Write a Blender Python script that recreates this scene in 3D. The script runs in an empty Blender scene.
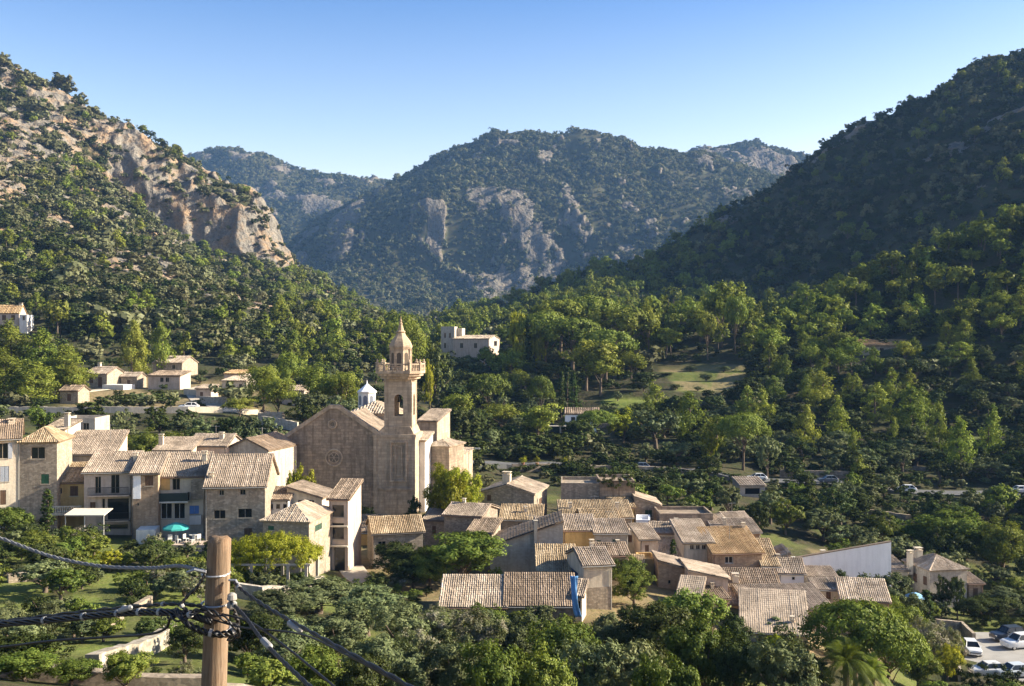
import bpy, math, random
import numpy as np
from mathutils import Vector, Matrix

# ------------------------------------------------------------------ camera, sky, sun, exposure
F = 1000.0            # focal length in pixels of a 1024 px wide frame
CX, CY = 512.0, 343.0
H = 60.0              # height of the viewpoint over the world's zero
SUN_AZ, SUN_EL = 85.0, 26.0      # azimuth from +Y towards +X, elevation
sc = bpy.context.scene
col = sc.collection
cam_d = bpy.data.cameras.new("camera"); cam_o = bpy.data.objects.new("camera", cam_d); col.objects.link(cam_o)
cam_o.location = (0, 0, H); cam_o.rotation_euler = (math.radians(90), 0, 0)
cam_d.sensor_width = 36.0; cam_d.lens = 36.0 * F / 1024.0
cam_d.clip_start = 0.1; cam_d.clip_end = 20000
sc.camera = cam_o
W = bpy.data.worlds.new("World"); sc.world = W; W.use_nodes = True
wn = W.node_tree.nodes; wl = W.node_tree.links
sky = wn.new("ShaderNodeTexSky"); sky.sky_type = 'NISHITA'; sky.sun_disc = False
sky.sun_elevation = math.radians(SUN_EL); sky.sun_rotation = math.radians(SUN_AZ)
sky.altitude = 400; sky.air_density = 1.0; sky.dust_density = 2.4; sky.ozone_density = 2.6
bg = wn["Background"]; bg.inputs[1].default_value = 0.100
# paler towards the horizon, deeper blue overhead
_tc = wn.new("ShaderNodeTexCoord"); _sx = wn.new("ShaderNodeSeparateXYZ"); wl.new(_tc.outputs["Generated"], _sx.inputs[0])
_rp = wn.new("ShaderNodeValToRGB"); wl.new(_sx.outputs[2], _rp.inputs[0])
_el_ = _rp.color_ramp.elements; _el_.new(.5); _el_.new(.6); _el_.new(.7)
for _e, (_p, _c) in zip(_el_, ((0.0, (2.1, 1.45, 1.03)), (0.11, (1.85, 1.33, .99)), (0.21, (1.12, .99, .91)), (0.33, (.46, .61, .78)), (1.0, (.22, .31, .44)))): _e.position = _p; _e.color = (*_c, 1)
_mx = wn.new("ShaderNodeMix"); _mx.data_type = 'RGBA'; _mx.blend_type = 'MULTIPLY'; _mx.inputs[0].default_value = 1.0
wl.new(sky.outputs[0], _mx.inputs[6]); wl.new(_rp.outputs[0], _mx.inputs[7]); wl.new(_mx.outputs[2], bg.inputs[0])
sd = bpy.data.lights.new("sun", 'SUN'); sd.energy = 5.0; sd.angle = math.radians(0.53); sd.color = (1.0, 0.88, 0.69)
so = bpy.data.objects.new("sun", sd); col.objects.link(so)
_el, _az = math.radians(SUN_EL), math.radians(SUN_AZ)
sdir = Vector((math.sin(_az) * math.cos(_el), math.cos(_az) * math.cos(_el), math.sin(_el)))
so.rotation_euler = sdir.to_track_quat('Z', 'Y').to_euler(); so.location = (200, 0, 400)
sc.view_settings.view_transform = 'Standard'; sc.view_settings.look = 'None'
sc.view_settings.exposure = 1.62; sc.view_settings.gamma = 1.0; sc.view_settings.use_curve_mapping = False
sc.render.engine = 'CYCLES'
sc.cycles.max_bounces = 5; sc.cycles.diffuse_bounces = 2; sc.cycles.glossy_bounces = 1
sc.cycles.transmission_bounces = 2; sc.cycles.volume_bounces = 0; sc.cycles.transparent_max_bounces = 4
sc.cycles.use_denoising = True; sc.cycles.caustics_reflective = False; sc.cycles.caustics_refractive = False

# ------------------------------------------------------------------ small helpers
def at(px, py, Y):
    return Vector(((px - CX) / F * Y, Y, H + (CY - py) / F * Y))

def tag(o, label=None, cat=None, group=None, kind=None):
    if label: o["label"] = label
    if cat: o["category"] = cat
    if group: o["group"] = group
    if kind: o["kind"] = kind
    return o

def hash01(ix, iy, iz, seed):
    h = (ix * 374761393 + iy * 668265263 + iz * 2147483647 + seed * 1274126177) & 0xffffffff
    h = ((h ^ (h >> 13)) * 1274126177) & 0xffffffff
    h = ((h ^ (h >> 15)) * 2246822519) & 0xffffffff
    return ((h ^ (h >> 16)) & 0xffffff) / float(0xffffff)

def vnoise(x, y, z=None, seed=0):
    if z is None: z = np.zeros_like(x)
    fx, fy, fz = np.floor(x), np.floor(y), np.floor(z)
    ix, iy, iz = fx.astype(np.int64), fy.astype(np.int64), fz.astype(np.int64)
    tx, ty, tz = x - fx, y - fy, z - fz
    tx, ty, tz = [t * t * (3 - 2 * t) for t in (tx, ty, tz)]
    r = 0
    for a in (0, 1):
        for b in (0, 1):
            for c in (0, 1):
                w = (tx if a else 1 - tx) * (ty if b else 1 - ty) * (tz if c else 1 - tz)
                r = r + w * hash01(ix + a, iy + b, iz + c, seed)
    return r

def fbm(x, y, z=None, s=1.0, octv=4, seed=0, ridged=False):
    r, amp, tot = 0, 1.0, 0
    for k in range(octv):
        n = vnoise(x / s, y / s, None if z is None else z / s, seed + k * 17)
        n = 1 - np.abs(2 * n - 1) if ridged else n
        r = r + n * amp; tot += amp; amp *= 0.5; s *= 0.5
    return r / tot

def mesh_from(name, V, Fc, mats=(), mi=None, smooth=False):
    me = bpy.data.meshes.new(name)
    V = np.asarray(V, dtype=np.float32)
    me.vertices.add(len(V)); me.vertices.foreach_set("co", V.ravel())
    if isinstance(Fc, np.ndarray):
        k = Fc.shape[1]; n = len(Fc)
        me.loops.add(n * k); me.loops.foreach_set("vertex_index", Fc.astype(np.int32).ravel())
        me.polygons.add(n)
        me.polygons.foreach_set("loop_start", np.arange(0, n * k, k, dtype=np.int32))
    else:
        n = len(Fc); lens = [len(f) for f in Fc]
        me.loops.add(sum(lens)); me.loops.foreach_set("vertex_index", np.array([i for f in Fc for i in f], dtype=np.int32))
        me.polygons.add(n)
        me.polygons.foreach_set("loop_start", np.concatenate([[0], np.cumsum(lens)[:-1]]).astype(np.int32))
    for m in mats: me.materials.append(m)
    if mi is not None: me.polygons.foreach_set("material_index", np.asarray(mi, dtype=np.int32))
    me.polygons.foreach_set("use_smooth", np.full(n, bool(smooth)))
    me.update(calc_edges=True)
    return me

def link(name, me, parent=None):
    o = bpy.data.objects.new(name, me); col.objects.link(o)
    if parent is not None: o.parent = parent
    return o

def empty(name, loc=(0, 0, 0), rz=0.0):
    o = bpy.data.objects.new(name, None); col.objects.link(o)
    o.location = loc; o.rotation_euler = (0, 0, rz); o.empty_display_size = 0.3
    return o

def copy_tree(o, parent=None):
    c = o.copy(); col.objects.link(c)
    if parent is not None: c.parent = parent
    for ch in list(o.children): copy_tree(ch, c)
    return c

class MB:
    """collects simple solids; build() links them as ONE mesh object"""
    def __init__(s): s.v = []; s.f = []
    def add(s, V, Fc):
        b = len(s.v); s.v += [tuple(p) for p in V]; s.f += [tuple(i + b for i in f) for f in Fc]; return s
    def box(s, lo, hi, M=None):
        (x0, y0, z0), (x1, y1, z1) = lo, hi
        V = [Vector(p) for p in ((x0, y0, z0), (x1, y0, z0), (x1, y1, z0), (x0, y1, z0), (x0, y0, z1), (x1, y0, z1), (x1, y1, z1), (x0, y1, z1))]
        if M is not None: V = [M @ p for p in V]
        return s.add(V, [(3, 2, 1, 0), (4, 5, 6, 7), (0, 1, 5, 4), (1, 2, 6, 5), (2, 3, 7, 6), (3, 0, 4, 7)])
    def prism(s, poly, y0, y1, M=None):
        """poly in (x,z), extruded along y"""
        n = len(poly)
        V = [Vector((x, y0, z)) for x, z in poly] + [Vector((x, y1, z)) for x, z in poly]
        if M is not None: V = [M @ p for p in V]
        return s.add(V, [tuple(range(n)), tuple(range(2 * n - 1, n - 1, -1))] + [(i, i + n, (i + 1) % n + n, (i + 1) % n) for i in range(n)])
    def tube(s, pts, radii, n=8, cap=True):
        pts = [Vector(p) for p in pts]
        if not hasattr(radii, '__len__'): radii = [radii] * len(pts)
        V = []; Fc = []
        ref = Vector((0.31, 0.87, 0.38)).normalized()
        for i, p in enumerate(pts):
            d = (pts[min(i + 1, len(pts) - 1)] - pts[max(i - 1, 0)])
            d = d.normalized() if d.length > 1e-9 else Vector((0, 0, 1))
            a = d.cross(ref)
            if a.length < 1e-3: a = d.cross(Vector((1, 0, 0)))
            a.normalize(); b = d.cross(a)
            for k in range(n):
                t = 2 * math.pi * k / n
                V.append(p + (a * math.cos(t) + b * math.sin(t)) * radii[i])
        for i in range(len(pts) - 1):
            for k in range(n):
                Fc.append((i * n + k, i * n + (k + 1) % n, (i + 1) * n + (k + 1) % n, (i + 1) * n + k))
        if cap:
            Fc.append(tuple(range(n - 1, -1, -1))); m = (len(pts) - 1) * n
            Fc.append(tuple(range(m, m + n)))
        return s.add(V, Fc)
    def lathe(s, prof, n=12, c=(0, 0), phase=0.0):
        """prof (r,z) revolved about the vertical through c"""
        V = []; Fc = []
        for r, z in prof:
            for k in range(n):
                t = 2 * math.pi * k / n + phase
                V.append((c[0] + r * math.cos(t), c[1] + r * math.sin(t), z))
        for i in range(len(prof) - 1):
            for k in range(n):
                Fc.append((i * n + k, i * n + (k + 1) % n, (i + 1) * n + (k + 1) % n, (i + 1) * n + k))
        Fc.append(tuple(range(n - 1, -1, -1))); m = (len(prof) - 1) * n
        Fc.append(tuple(range(m, m + n)))
        return s.add(V, Fc)
    def build(s, name, mat, parent=None, smooth=False):
        return link(name, mesh_from(name, s.v, s.f, [mat], smooth=smooth), parent)

# ------------------------------------------------------------------ node material helpers
def new_mat(name):
    m = bpy.data.materials.new(name); m.use_nodes = True
    nt = m.node_tree
    for n in list(nt.nodes): nt.nodes.remove(n)
    return m, nt, nt.nodes.new("ShaderNodeOutputMaterial")

def nd(nt, kind, **kw):
    n = nt.nodes.new(kind)
    for k, v in kw.items():
        if k.startswith("i_"):
            key = k[2:]; n.inputs[int(key) if key.isdigit() else key].default_value = v
        else: setattr(n, k, v)
    return n

def mixc(nt, fac, a, b, mode='MIX'):
    n = nt.nodes.new("ShaderNodeMix"); n.data_type = 'RGBA'; n.blend_type = mode
    for sock, v in ((0, fac), (6, a), (7, b)):
        if isinstance(v, bpy.types.NodeSocket): nt.links.new(v, n.inputs[sock])
        else: n.inputs[sock].default_value = v if sock == 0 or len(v) == 4 else (*v, 1)
    return n.outputs[2]

def ramp(nt, src, stops):
    n = nt.nodes.new("ShaderNodeValToRGB"); nt.links.new(src, n.inputs[0])
    e = n.color_ramp.elements
    while len(e) < len(stops): e.new(0.5)
    for el, (p, c) in zip(e, stops):
        el.position = p; el.color = (c, c, c, 1) if not hasattr(c, '__len__') else (*c, 1)
    return n.outputs[0]

def noise(nt, scale, detail=4, rough=0.55, vec=None, dist=0.0):
    n = nd(nt, "ShaderNodeTexNoise", i_Scale=scale, i_Detail=detail, i_Roughness=rough, i_Distortion=dist)
    if vec is not None: nt.links.new(vec, n.inputs["Vector"])
    return n.outputs[0]

def bump(nt, h, dist, strength=0.6):
    b = nd(nt, "ShaderNodeBump", i_Strength=strength, i_Distance=dist); nt.links.new(h, b.inputs["Height"]); return b.outputs[0]

def principled(nt, out, color, rough=0.9, normal=None, spec=0.2, metal=0.0):
    p = nt.nodes.new("ShaderNodeBsdfPrincipled")
    if isinstance(color, bpy.types.NodeSocket): nt.links.new(color, p.inputs["Base Color"])
    else: p.inputs["Base Color"].default_value = (*color, 1)
    p.inputs["Roughness"].default_value = rough; p.inputs["Specular IOR Level"].default_value = spec
    p.inputs["Metallic"].default_value = metal
    if normal is not None: nt.links.new(normal, p.inputs["Normal"])
    nt.links.new(p.outputs[0], out.inputs[0]); return p

_plain = {}
def plain(color, rough=0.7, spec=0.3, metal=0.0, name="paint"):
    k = (color, rough, spec, metal)
    if k not in _plain:
        m, nt, out = new_mat(name)
        tc = nd(nt, "ShaderNodeTexCoord").outputs["Object"]
        n = noise(nt, 3.0, 5, 0.6, tc)
        c = mixc(nt, ramp(nt, n, [(0.3, 0.0), (0.75, 0.5)]), color, tuple(x * 0.62 for x in color))
        principled(nt, out, c, rough, None, spec, metal); _plain[k] = m
    return _plain[k]
# ------------------------------------------------------------------ terrain: height over the camera level (m), row by row in depth
T = [
 (1.5,  [(-900,-1.7),(1900,-1.7)]),
 (8,    [(-900,-4.6),(1900,-5.0)]),
 (20,   [(-900,-8),(0,-9),(1900,-10)]),
 (40,   [(-900,-12),(0,-13.6),(200,-14.6),(350,-17),(500,-18),(650,-19),(800,-19.5),(1100,-20),(1900,-20)]),
 (65,   [(-900,-18),(0,-20.3),(200,-20.5),(350,-22.5),(500,-24.5),(650,-25.4),(800,-26.5),(950,-28),(1100,-29),(1900,-30)]),
 (80,   [(-900,-19),(0,-22),(200,-22.5),(350,-24.5),(500,-26),(650,-27.8),(800,-29.5),(950,-33),(1100,-34),(1900,-35)]),
 (100,  [(-900,-20),(0,-22),(200,-23),(350,-25.9),(500,-26.5),(650,-28),(800,-31),(930,-35.8),(1100,-37.2),(1900,-38)]),
 (115,  [(-900,-19),(0,-22),(200,-23.5),(350,-26.7),(500,-26.7),(650,-28),(800,-31),(930,-36.8),(1100,-37.6),(1900,-39)]),
 (130,  [(-900,-18),(0,-20),(200,-22.3),(350,-26.5),(500,-26.5),(650,-28),(800,-31.5),(950,-37.4),(1100,-38),(1900,-39)]),
 (150,  [(-900,-15),(0,-17),(200,-19.5),(300,-24.5),(350,-26),(500,-26.3),(650,-28),(800,-32),(950,-37),(1100,-38),(1900,-38)]),
 (170,  [(-900,-12),(0,-15.3),(200,-17),(300,-20.5),(350,-23.5),(500,-25.5),(650,-27.5),(800,-32),(950,-36),(1100,-37),(1900,-36)]),
 (200,  [(-900,-8),(0,-13.6),(200,-14),(350,-18),(500,-24.4),(650,-26),(800,-29),(950,-31),(1100,-31.5),(1900,-26)]),
 (230,  [(-900,-2),(0,-12),(200,-13.3),(350,-16.5),(500,-22),(650,-24.5),(800,-26.5),(950,-28),(1100,-27),(1900,-12)]),
 (260,  [(-900,8),(0,-8),(60,-10.5),(200,-12.2),(300,-13),(350,-14),(500,-21.5),(560,-22.6),(650,-22),(800,-22),(950,-22),(1100,-20),(1900,5)]),
 (300,  [(-900,26),(0,-3),(120,-7.5),(200,-8),(350,-11),(500,-16.5),(580,-14.5),(650,-13),(730,-13),(800,-13),(900,-6.5),(950,-6),(1100,0),(1900,35)]),
 (340,  [(-900,48),(0,8.5),(200,2),(350,-7),(440,-11),(500,-11),(560,-7),(640,-6),(720,-4),(800,-2),(870,-1.5),(950,6),(1024,14),(1200,32),(1900,80)]),
 (400,  [(-900,95),(-300,55),(0,30),(120,25),(200,18),(300,9),(350,4),(400,1),(435,-6.5),(505,-6.5),(540,0),(600,4),(640,6),(700,9),(780,6),(830,15),(900,28),(960,36),(1024,46),(1200,75),(1900,130)]),
 (460,  [(-900,150),(-300,85),(0,50),(120,40),(200,25),(300,11),(350,5),(430,-2),(500,0),(600,8),(640,5),(700,4),(780,4),(830,10),(900,20),(960,28),(1024,38),(1200,70),(1900,160)]),
 (560,  [(-900,230),(-300,140),(0,88),(60,74),(120,60),(200,34),(250,26),(300,17),(350,9),(395,5),(430,2),(500,8),(560,14),(600,17),(640,14),(700,17),(770,26),(830,42),(900,62),(960,78),(1024,96),(1200,140),(1900,230)]),
 (650,  [(-900,300),(-300,200),(0,130),(60,112),(120,92),(200,50),(250,41),(300,28),(350,15),(395,8),(430,5),(500,14),(560,24),(600,30),(640,30),(700,40),(770,58),(830,86),(900,112),(960,134),(1024,156),(1200,200),(1900,290)]),
 (725,  [(-900,370),(-300,260),(0,176),(60,150),(100,120),(140,92),(200,66),(250,57),(272,52),(300,42),(345,24),(395,11),(430,9),(520,22),(600,41),(640,46),(700,66),(770,90),(830,126),(900,152),(960,180),(1024,196),(1200,240),(1900,320)]),
 (748,  [(-900,390),(-300,285),(0,192),(60,166),(100,147),(140,134),(200,117),(250,102),(264,86),(276,64),(300,47),(345,30),(395,13),(430,11),(520,25),(600,46),(640,52),(700,76),(770,103),(830,140),(860,156),(900,166),(960,194),(1024,212),(1200,255),(1900,335)]),
 (790,  [(-900,420),(-300,350),(0,222),(60,195),(120,168),(200,135),(250,119),(266,101),(280,72),(300,56),(345,38),(395,17),(430,15),(470,20),(520,30),(600,53),(640,60),(700,87),(770,117),(800,136),(830,157),(860,172),(900,182),(940,194),(975,218),(1024,229),(1200,275),(1900,350)]),
 (850,  [(-900,410),(-300,330),(0,205),(120,150),(200,120),(250,100),(280,58),(345,25),(395,8),(430,4),(520,16),(640,45),(770,100),(860,155),(940,180),(1024,215),(1200,260),(1900,340)]),
 (1000, [(-900,330),(0,120),(250,30),(345,-5),(430,-15),(640,-5),(770,40),(860,90),(1024,150),(1900,280)]),
 (1300, [(-900,200),(0,60),(250,10),(430,8),(640,20),(800,40),(1024,80),(1900,200)]),
 (1500, [(-900,200),(0,80),(200,70),(300,58),(430,48),(560,55),(700,80),(800,100),(1024,120),(1900,220)]),
 (1700, [(-900,200),(0,100),(200,95),(260,95),(300,108),(345,116),(430,112),(500,110),(560,128),(640,165),(700,190),(800,200),(1024,220),(1900,260)]),
 (1790, [(-900,200),(0,110),(200,105),(250,110),(300,165),(345,215),(430,262),(500,240),(560,236),(640,236),(700,232),(800,230),(1024,240),(1900,270)]),
 (1950, [(-900,220),(0,120),(200,120),(250,130),(300,195),(345,256),(400,310),(450,350),(500,352),(560,350),(600,352),(640,325),(700,310),(800,290),(1024,290),(1900,280)]),
 (2100, [(-900,230),(0,130),(200,130),(250,150),(280,190),(310,240),(345,288),(380,324),(400,345),(450,396),(490,423),(540,426),(565,427),(585,434),(600,430),(620,415),(650,388),(700,380),(740,366),(800,345),(1024,330),(1900,300)]),
 (2250, [(-900,230),(0,150),(200,200),(250,200),(345,260),(400,310),(500,380),(585,400),(700,340),(800,310),(1024,300),(1900,300)]),
 (2450, [(-900,240),(0,230),(150,270),(205,310),(240,315),(300,330),(345,345),(400,340),(500,330),(640,350),(690,400),(750,410),(800,400),(1024,350),(1900,300)]),
 (2700, [(-900,260),(0,330),(100,415),(150,461),(190,490),(212,503),(238,517),(252,508),(268,489),(300,459),(345,437),(400,440),(500,420),(640,450),(690,502),(730,509),(752,516),(775,508),(800,499),(860,470),(1024,420),(1900,320)]),
 (3000, [(-900,200),(0,250),(238,430),(400,350),(752,430),(1900,250)]),
]
pxs = np.unique(np.concatenate([np.linspace(-900, -160, 60), np.linspace(-160, 1184, 700), np.linspace(1184, 1900, 60)]))
Ys = np.concatenate([np.geomspace(1.5, 80, 50)[:-1], np.linspace(80, 250, 110)[:-1], np.geomspace(250, 700, 190)[:-1], np.linspace(700, 860, 105)[:-1],
                     np.linspace(860, 1300, 24)[:-1], np.linspace(1300, 2120, 190)[:-1], np.linspace(2120, 2480, 26)[:-1], np.linspace(2480, 2720, 56)[:-1], np.linspace(2720, 3000, 10)])
NP, NY = len(pxs), len(Ys)
kY = np.array([r[0] for r in T], float)
KZ = np.array([np.interp(pxs, [p for p, _ in r[1]], [z for _, z in r[1]]) for r in T])       # knots x columns
# soften the kinks between columns a little
dx_w = np.exp(-0.5 * (np.arange(-6, 7) / 2.6) ** 2); dx_w /= dx_w.sum()
KZ = np.array([np.convolve(np.pad(r, 6, mode='edge'), dx_w, 'valid') for r in KZ])
def pchip(xk, yk, x):
    h = np.diff(xk)[:, None]; d = np.diff(yk, axis=0) / h
    m = np.zeros_like(yk); m[0] = d[0]; m[-1] = d[-1]
    w1 = 2 * h[1:] + h[:-1]; w2 = h[1:] + 2 * h[:-1]
    same = d[:-1] * d[1:] > 0
    with np.errstate(divide='ignore', invalid='ignore'):
        hm = (w1 + w2) / (w1 / d[:-1] + w2 / d[1:])
    m[1:-1] = np.where(same, hm, 0)
    i = np.clip(np.searchsorted(xk, x) - 1, 0, len(xk) - 2)
    hh = (xk[i + 1] - xk[i])[:, None]; t = ((x - xk[i]) / (xk[i + 1] - xk[i]))[:, None]
    return ((2 * t ** 3 - 3 * t ** 2 + 1) * yk[i] + (t ** 3 - 2 * t ** 2 + t) * hh * m[i] + (-2 * t ** 3 + 3 * t ** 2) * yk[i + 1] + (t ** 3 - t ** 2) * hh * m[i + 1])
GZ = pchip(kY, KZ, Ys)                                   # NY x NP
GX = (pxs[None, :] - CX) / F * Ys[:, None]; GY = np.repeat(Ys[:, None], NP, 1)
PXG = np.repeat(pxs[None, :], NY, 0)
def sstep(a, b, x):
    t = np.clip((x - a) / (b - a), 0, 1); return t * t * (3 - 2 * t)
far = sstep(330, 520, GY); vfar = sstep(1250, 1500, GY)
near_amp = 0.5 * sstep(4, 30, GY)
GZ = GZ + near_amp * (fbm(GX, GY, s=9, octv=3, seed=3) - 0.5) * (1 - sstep(90, 100, GY) * (1 - sstep(165, 190, GY)) * 0.7)
GZ = GZ + far * (1 - vfar) * ((fbm(GX, GY, s=55, octv=5, seed=5) - 0.5) * 14)
GZ = GZ + vfar * ((fbm(GX, GY, s=260, octv=6, seed=8) - 0.5) * 60 + (fbm(GX, GY, s=90, octv=4, seed=28, ridged=True) - 0.5) * 26)
# terraces cut in the lower slopes
ter = sstep(185, 215, GY) * (1 - sstep(310, 350, GY))
st = 2.4; q = GZ / st; fr = q - np.floor(q)
GZ = GZ * (1 - ter * .75) + ter * .75 * ((np.floor(q) + sstep(0.62, 0.98, fr)) * st)
GZ += H
P = np.stack([GX, GY, GZ], -1)
def grid_normals(P):
    du = np.gradient(P, axis=1); dv = np.gradient(P, axis=0)
    n = np.cross(du, dv); n /= np.linalg.norm(n, axis=-1, keepdims=True) + 1e-9
    return n
N0 = grid_normals(P)
steep0 = 1 - N0[..., 2]
# rock: steep faces, plus scattered outcrops
left_m = (1 - sstep(380, 440, PXG)) * sstep(330, 430, GY) * (1 - sstep(900, 1000, GY))
left_hi = left_m * sstep(25, 95, GZ - H + 30 * (fbm(GX, GY, s=120, octv=2, seed=60) - .5))
out1 = fbm(GX, GY, GZ, s=24, octv=5, seed=61)
rock = np.clip(sstep(0.34, 0.5, steep0 + .25 * (out1 - .5)) * far, 0, 1)
rock = np.maximum(rock, left_hi * sstep(0.50, 0.565, out1 + 0.34 * (steep0 - 0.2) + .015))
cliff_m = sstep(85, 120, PXG) * (1 - sstep(285, 300, PXG)) * sstep(640, 690, GY) * (1 - sstep(800, 840, GY))
rock = np.maximum(rock, cliff_m * sstep(.20, .34, steep0))
low_out = left_m * sstep(.575, .62, fbm(GX, GY, GZ, s=24, octv=4, seed=161)); rock = np.maximum(rock, low_out)
right_m = sstep(600, 700, PXG) * sstep(440, 520, GY) * (1 - sstep(900, 1000, GY))
rock = np.where(PXG > 500, rock * sstep(.55, .66, out1), rock)
rock = np.maximum(rock, right_m * sstep(0.655, 0.71, fbm(GX, GY, GZ, s=40, octv=4, seed=77)) * sstep(95, 140, GZ - H + 30))
band = sstep(1640, 1700, GY) * (1 - sstep(1800, 1880, GY)) * sstep(.22, .40, steep0) * sstep(330, 360, PXG)
streak = fbm(GX, GY * .6, GZ * 0.4, s=34, octv=4, seed=91)
band2 = sstep(55, 110, GZ - H) * (1 - sstep(250, 320, GZ - H)) * sstep(310, 340, PXG) * (1 - sstep(630, 700, PXG)) * (1 - sstep(1950, 2050, GY))
far_out = np.maximum(band2 * sstep(.515, .56, fbm(GX, GY * .3, GZ * .42, s=62, octv=4, seed=191)), sstep(2350, 2480, GY) * sstep(.53, .58, fbm(GX, GY, GZ, s=55, octv=4, seed=193)))
rock = np.maximum(rock * (1 - vfar), vfar * far_out)
rock = np.maximum(rock * 1.0, vfar * sstep(0.46, 0.56, 0.55 * np.minimum(steep0, .6) + 1.7 * (streak - 0.5) + .125 + .22 * band * (fbm(GX, GY, GZ, s=180, octv=2, seed=171) > .42)))
# crags: push the surface along its normal
amp = rock * far * (1 - vfar) * (7.5 + 9 * cliff_m) + rock * vfar * 30
crag = fbm(GX, GY, GZ * 0.45, s=21, octv=5, seed=33, ridged=True) * (1 - vfar) + fbm(GX, GY, GZ * 0.4, s=70, octv=5, seed=35, ridged=True) * vfar
P = P + N0 * (amp * (crag - 0.55))[..., None]
small = (fbm(P[..., 0], P[..., 1], P[..., 2], s=5.0, octv=3, seed=41) - 0.5)
P = P + N0 * (rock * far * (1 - vfar) * 4.6 * small)[..., None]
N1 = grid_normals(P)
GZ = P[..., 2]

def ground_z(x, y):
    y = min(max(y, Ys[0]), Ys[-1]); px = x / y * F + CX
    px = min(max(px, pxs[0]), pxs[-1])
    j = min(max(np.searchsorted(pxs, px) - 1, 0), NP - 2); i = min(max(np.searchsorted(Ys, y) - 1, 0), NY - 2)
    u = (px - pxs[j]) / (pxs[j + 1] - pxs[j]); v = (y - Ys[i]) / (Ys[i + 1] - Ys[i])
    return float((GZ[i, j] * (1 - u) + GZ[i, j + 1] * u) * (1 - v) + (GZ[i + 1, j] * (1 - u) + GZ[i + 1, j + 1] * u) * v)

def hit(px, py, ymin=60):
    """where the sight line through a pixel first meets the ground"""
    j = int(np.argmin(np.abs(pxs - px)))
    rows = CY - (GZ[:, j] - H) / Ys * F
    for i in range(NY):
        if Ys[i] > ymin and rows[i] <= py:
            y = Ys[i]; return Vector(((px - CX) / F * y, y, ground_z((px - CX) / F * y, y)))
    return None

# --- ground materials
def ground_mat():
    m, nt, out = new_mat("hill_ground")
    tc = nd(nt, "ShaderNodeTexCoord").outputs["Object"]
    rk = nd(nt, "ShaderNodeAttribute", attribute_name="rock").outputs["Fac"]
    gr = nd(nt, "ShaderNodeAttribute", attribute_name="grass").outputs["Fac"]
    n1 = noise(nt, 0.06, 8, 0.65, tc); n2 = noise(nt, 0.9, 6, 0.7, tc); n3 = noise(nt, 0.25, 6, 0.65, tc)
    soil = mixc(nt, ramp(nt, n2, [(0.35, 0), (0.65, 1)]), (0.036, 0.036, 0.020), (0.085, 0.068, 0.040))
    soil = mixc(nt, ramp(nt, n3, [(0.40, 0), (0.6, 1)]), soil, (0.045, 0.052, 0.020))
    rock_c = mixc(nt, ramp(nt, n3, [(0.3, 0), (0.7, 1)]), (0.145, 0.135, 0.12), (0.265, 0.24, 0.20))
    rock_c = mixc(nt, ramp(nt, n1, [(0.46, 0), (0.60, .75)]), rock_c, (0.36, 0.235, 0.13))
    rock_c = mixc(nt, ramp(nt, n2, [(0.30, .8), (0.48, 0)]), rock_c, (0.045, 0.042, 0.032))
    fr = nd(nt, 'ShaderNodeAttribute', attribute_name='far_shade').outputs['Fac']  # shade of the far cliffs, painted in by darkening their rock colour
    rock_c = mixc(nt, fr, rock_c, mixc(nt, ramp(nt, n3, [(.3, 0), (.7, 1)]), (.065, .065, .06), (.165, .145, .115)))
    edge = nd(nt, "ShaderNodeMath", operation='ADD'); nt.links.new(rk, edge.inputs[0])
    sub = nd(nt, "ShaderNodeMath", operation='MULTIPLY_ADD', i_1=0.7, i_2=-0.35); nt.links.new(n3, sub.inputs[0])
    nt.links.new(sub.outputs[0], edge.inputs[1])
    c = mixc(nt, ramp(nt, edge.outputs[0], [(0.40, 0), (0.60, 1)]), soil, rock_c)
    grass = mixc(nt, ramp(nt, n2, [(0.35, 0), (0.68, 1)]), (0.125, 0.175, 0.032), (0.19, 0.20, 0.06))
    c = mixc(nt, gr, c, grass)
    vo = nd(nt, "ShaderNodeTexVoronoi", i_Scale=0.16, i_Randomness=1.0); mpv = nd(nt, "ShaderNodeMapping"); mpv.inputs["Scale"].default_value = (1, 1, .45)
    dw = nd(nt, "ShaderNodeVectorMath", operation='MULTIPLY_ADD'); nz = nd(nt, "ShaderNodeTexNoise", i_Scale=.12, i_Detail=5); nt.links.new(tc, nz.inputs["Vector"]); nt.links.new(nz.outputs["Color"], dw.inputs[0]); dw.inputs[1].default_value = (9, 9, 9); nt.links.new(tc, dw.inputs[2])
    nt.links.new(dw.outputs[0], mpv.inputs[0]); nt.links.new(mpv.outputs[0], vo.inputs["Vector"])
    hh = nd(nt, "ShaderNodeMath", operation='MULTIPLY_ADD'); nt.links.new(n3, hh.inputs[0]); hh.inputs[1].default_value = 1.0; nt.links.new(vo.outputs["Distance"], hh.inputs[2])
    hm = nd(nt, "ShaderNodeMath", operation='MULTIPLY'); nt.links.new(hh.outputs[0], hm.inputs[0]); nt.links.new(rk, hm.inputs[1])
    bb = nd(nt, "ShaderNodeBump", i_Strength=0.9, i_Distance=4.0); nt.links.new(hm.outputs[0], bb.inputs["Height"])
    b2 = nd(nt, "ShaderNodeBump", i_Strength=0.5, i_Distance=0.6); nt.links.new(n2, b2.inputs["Height"]); nt.links.new(bb.outputs[0], b2.inputs["Normal"])
    dr = nd(nt, 'ShaderNodeAttribute', attribute_name='dry').outputs['Fac']
    c = mixc(nt, dr, c, mixc(nt, ramp(nt, n2, [(.35, 0), (.65, 1)]), (.30, .215, .125), (.17, .15, .07)))
    principled(nt, out, c, 0.95, b2.outputs[0], 0.1)
    return m
M_GROUND = ground_mat()
grassmask = np.zeros_like(GZ)
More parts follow.
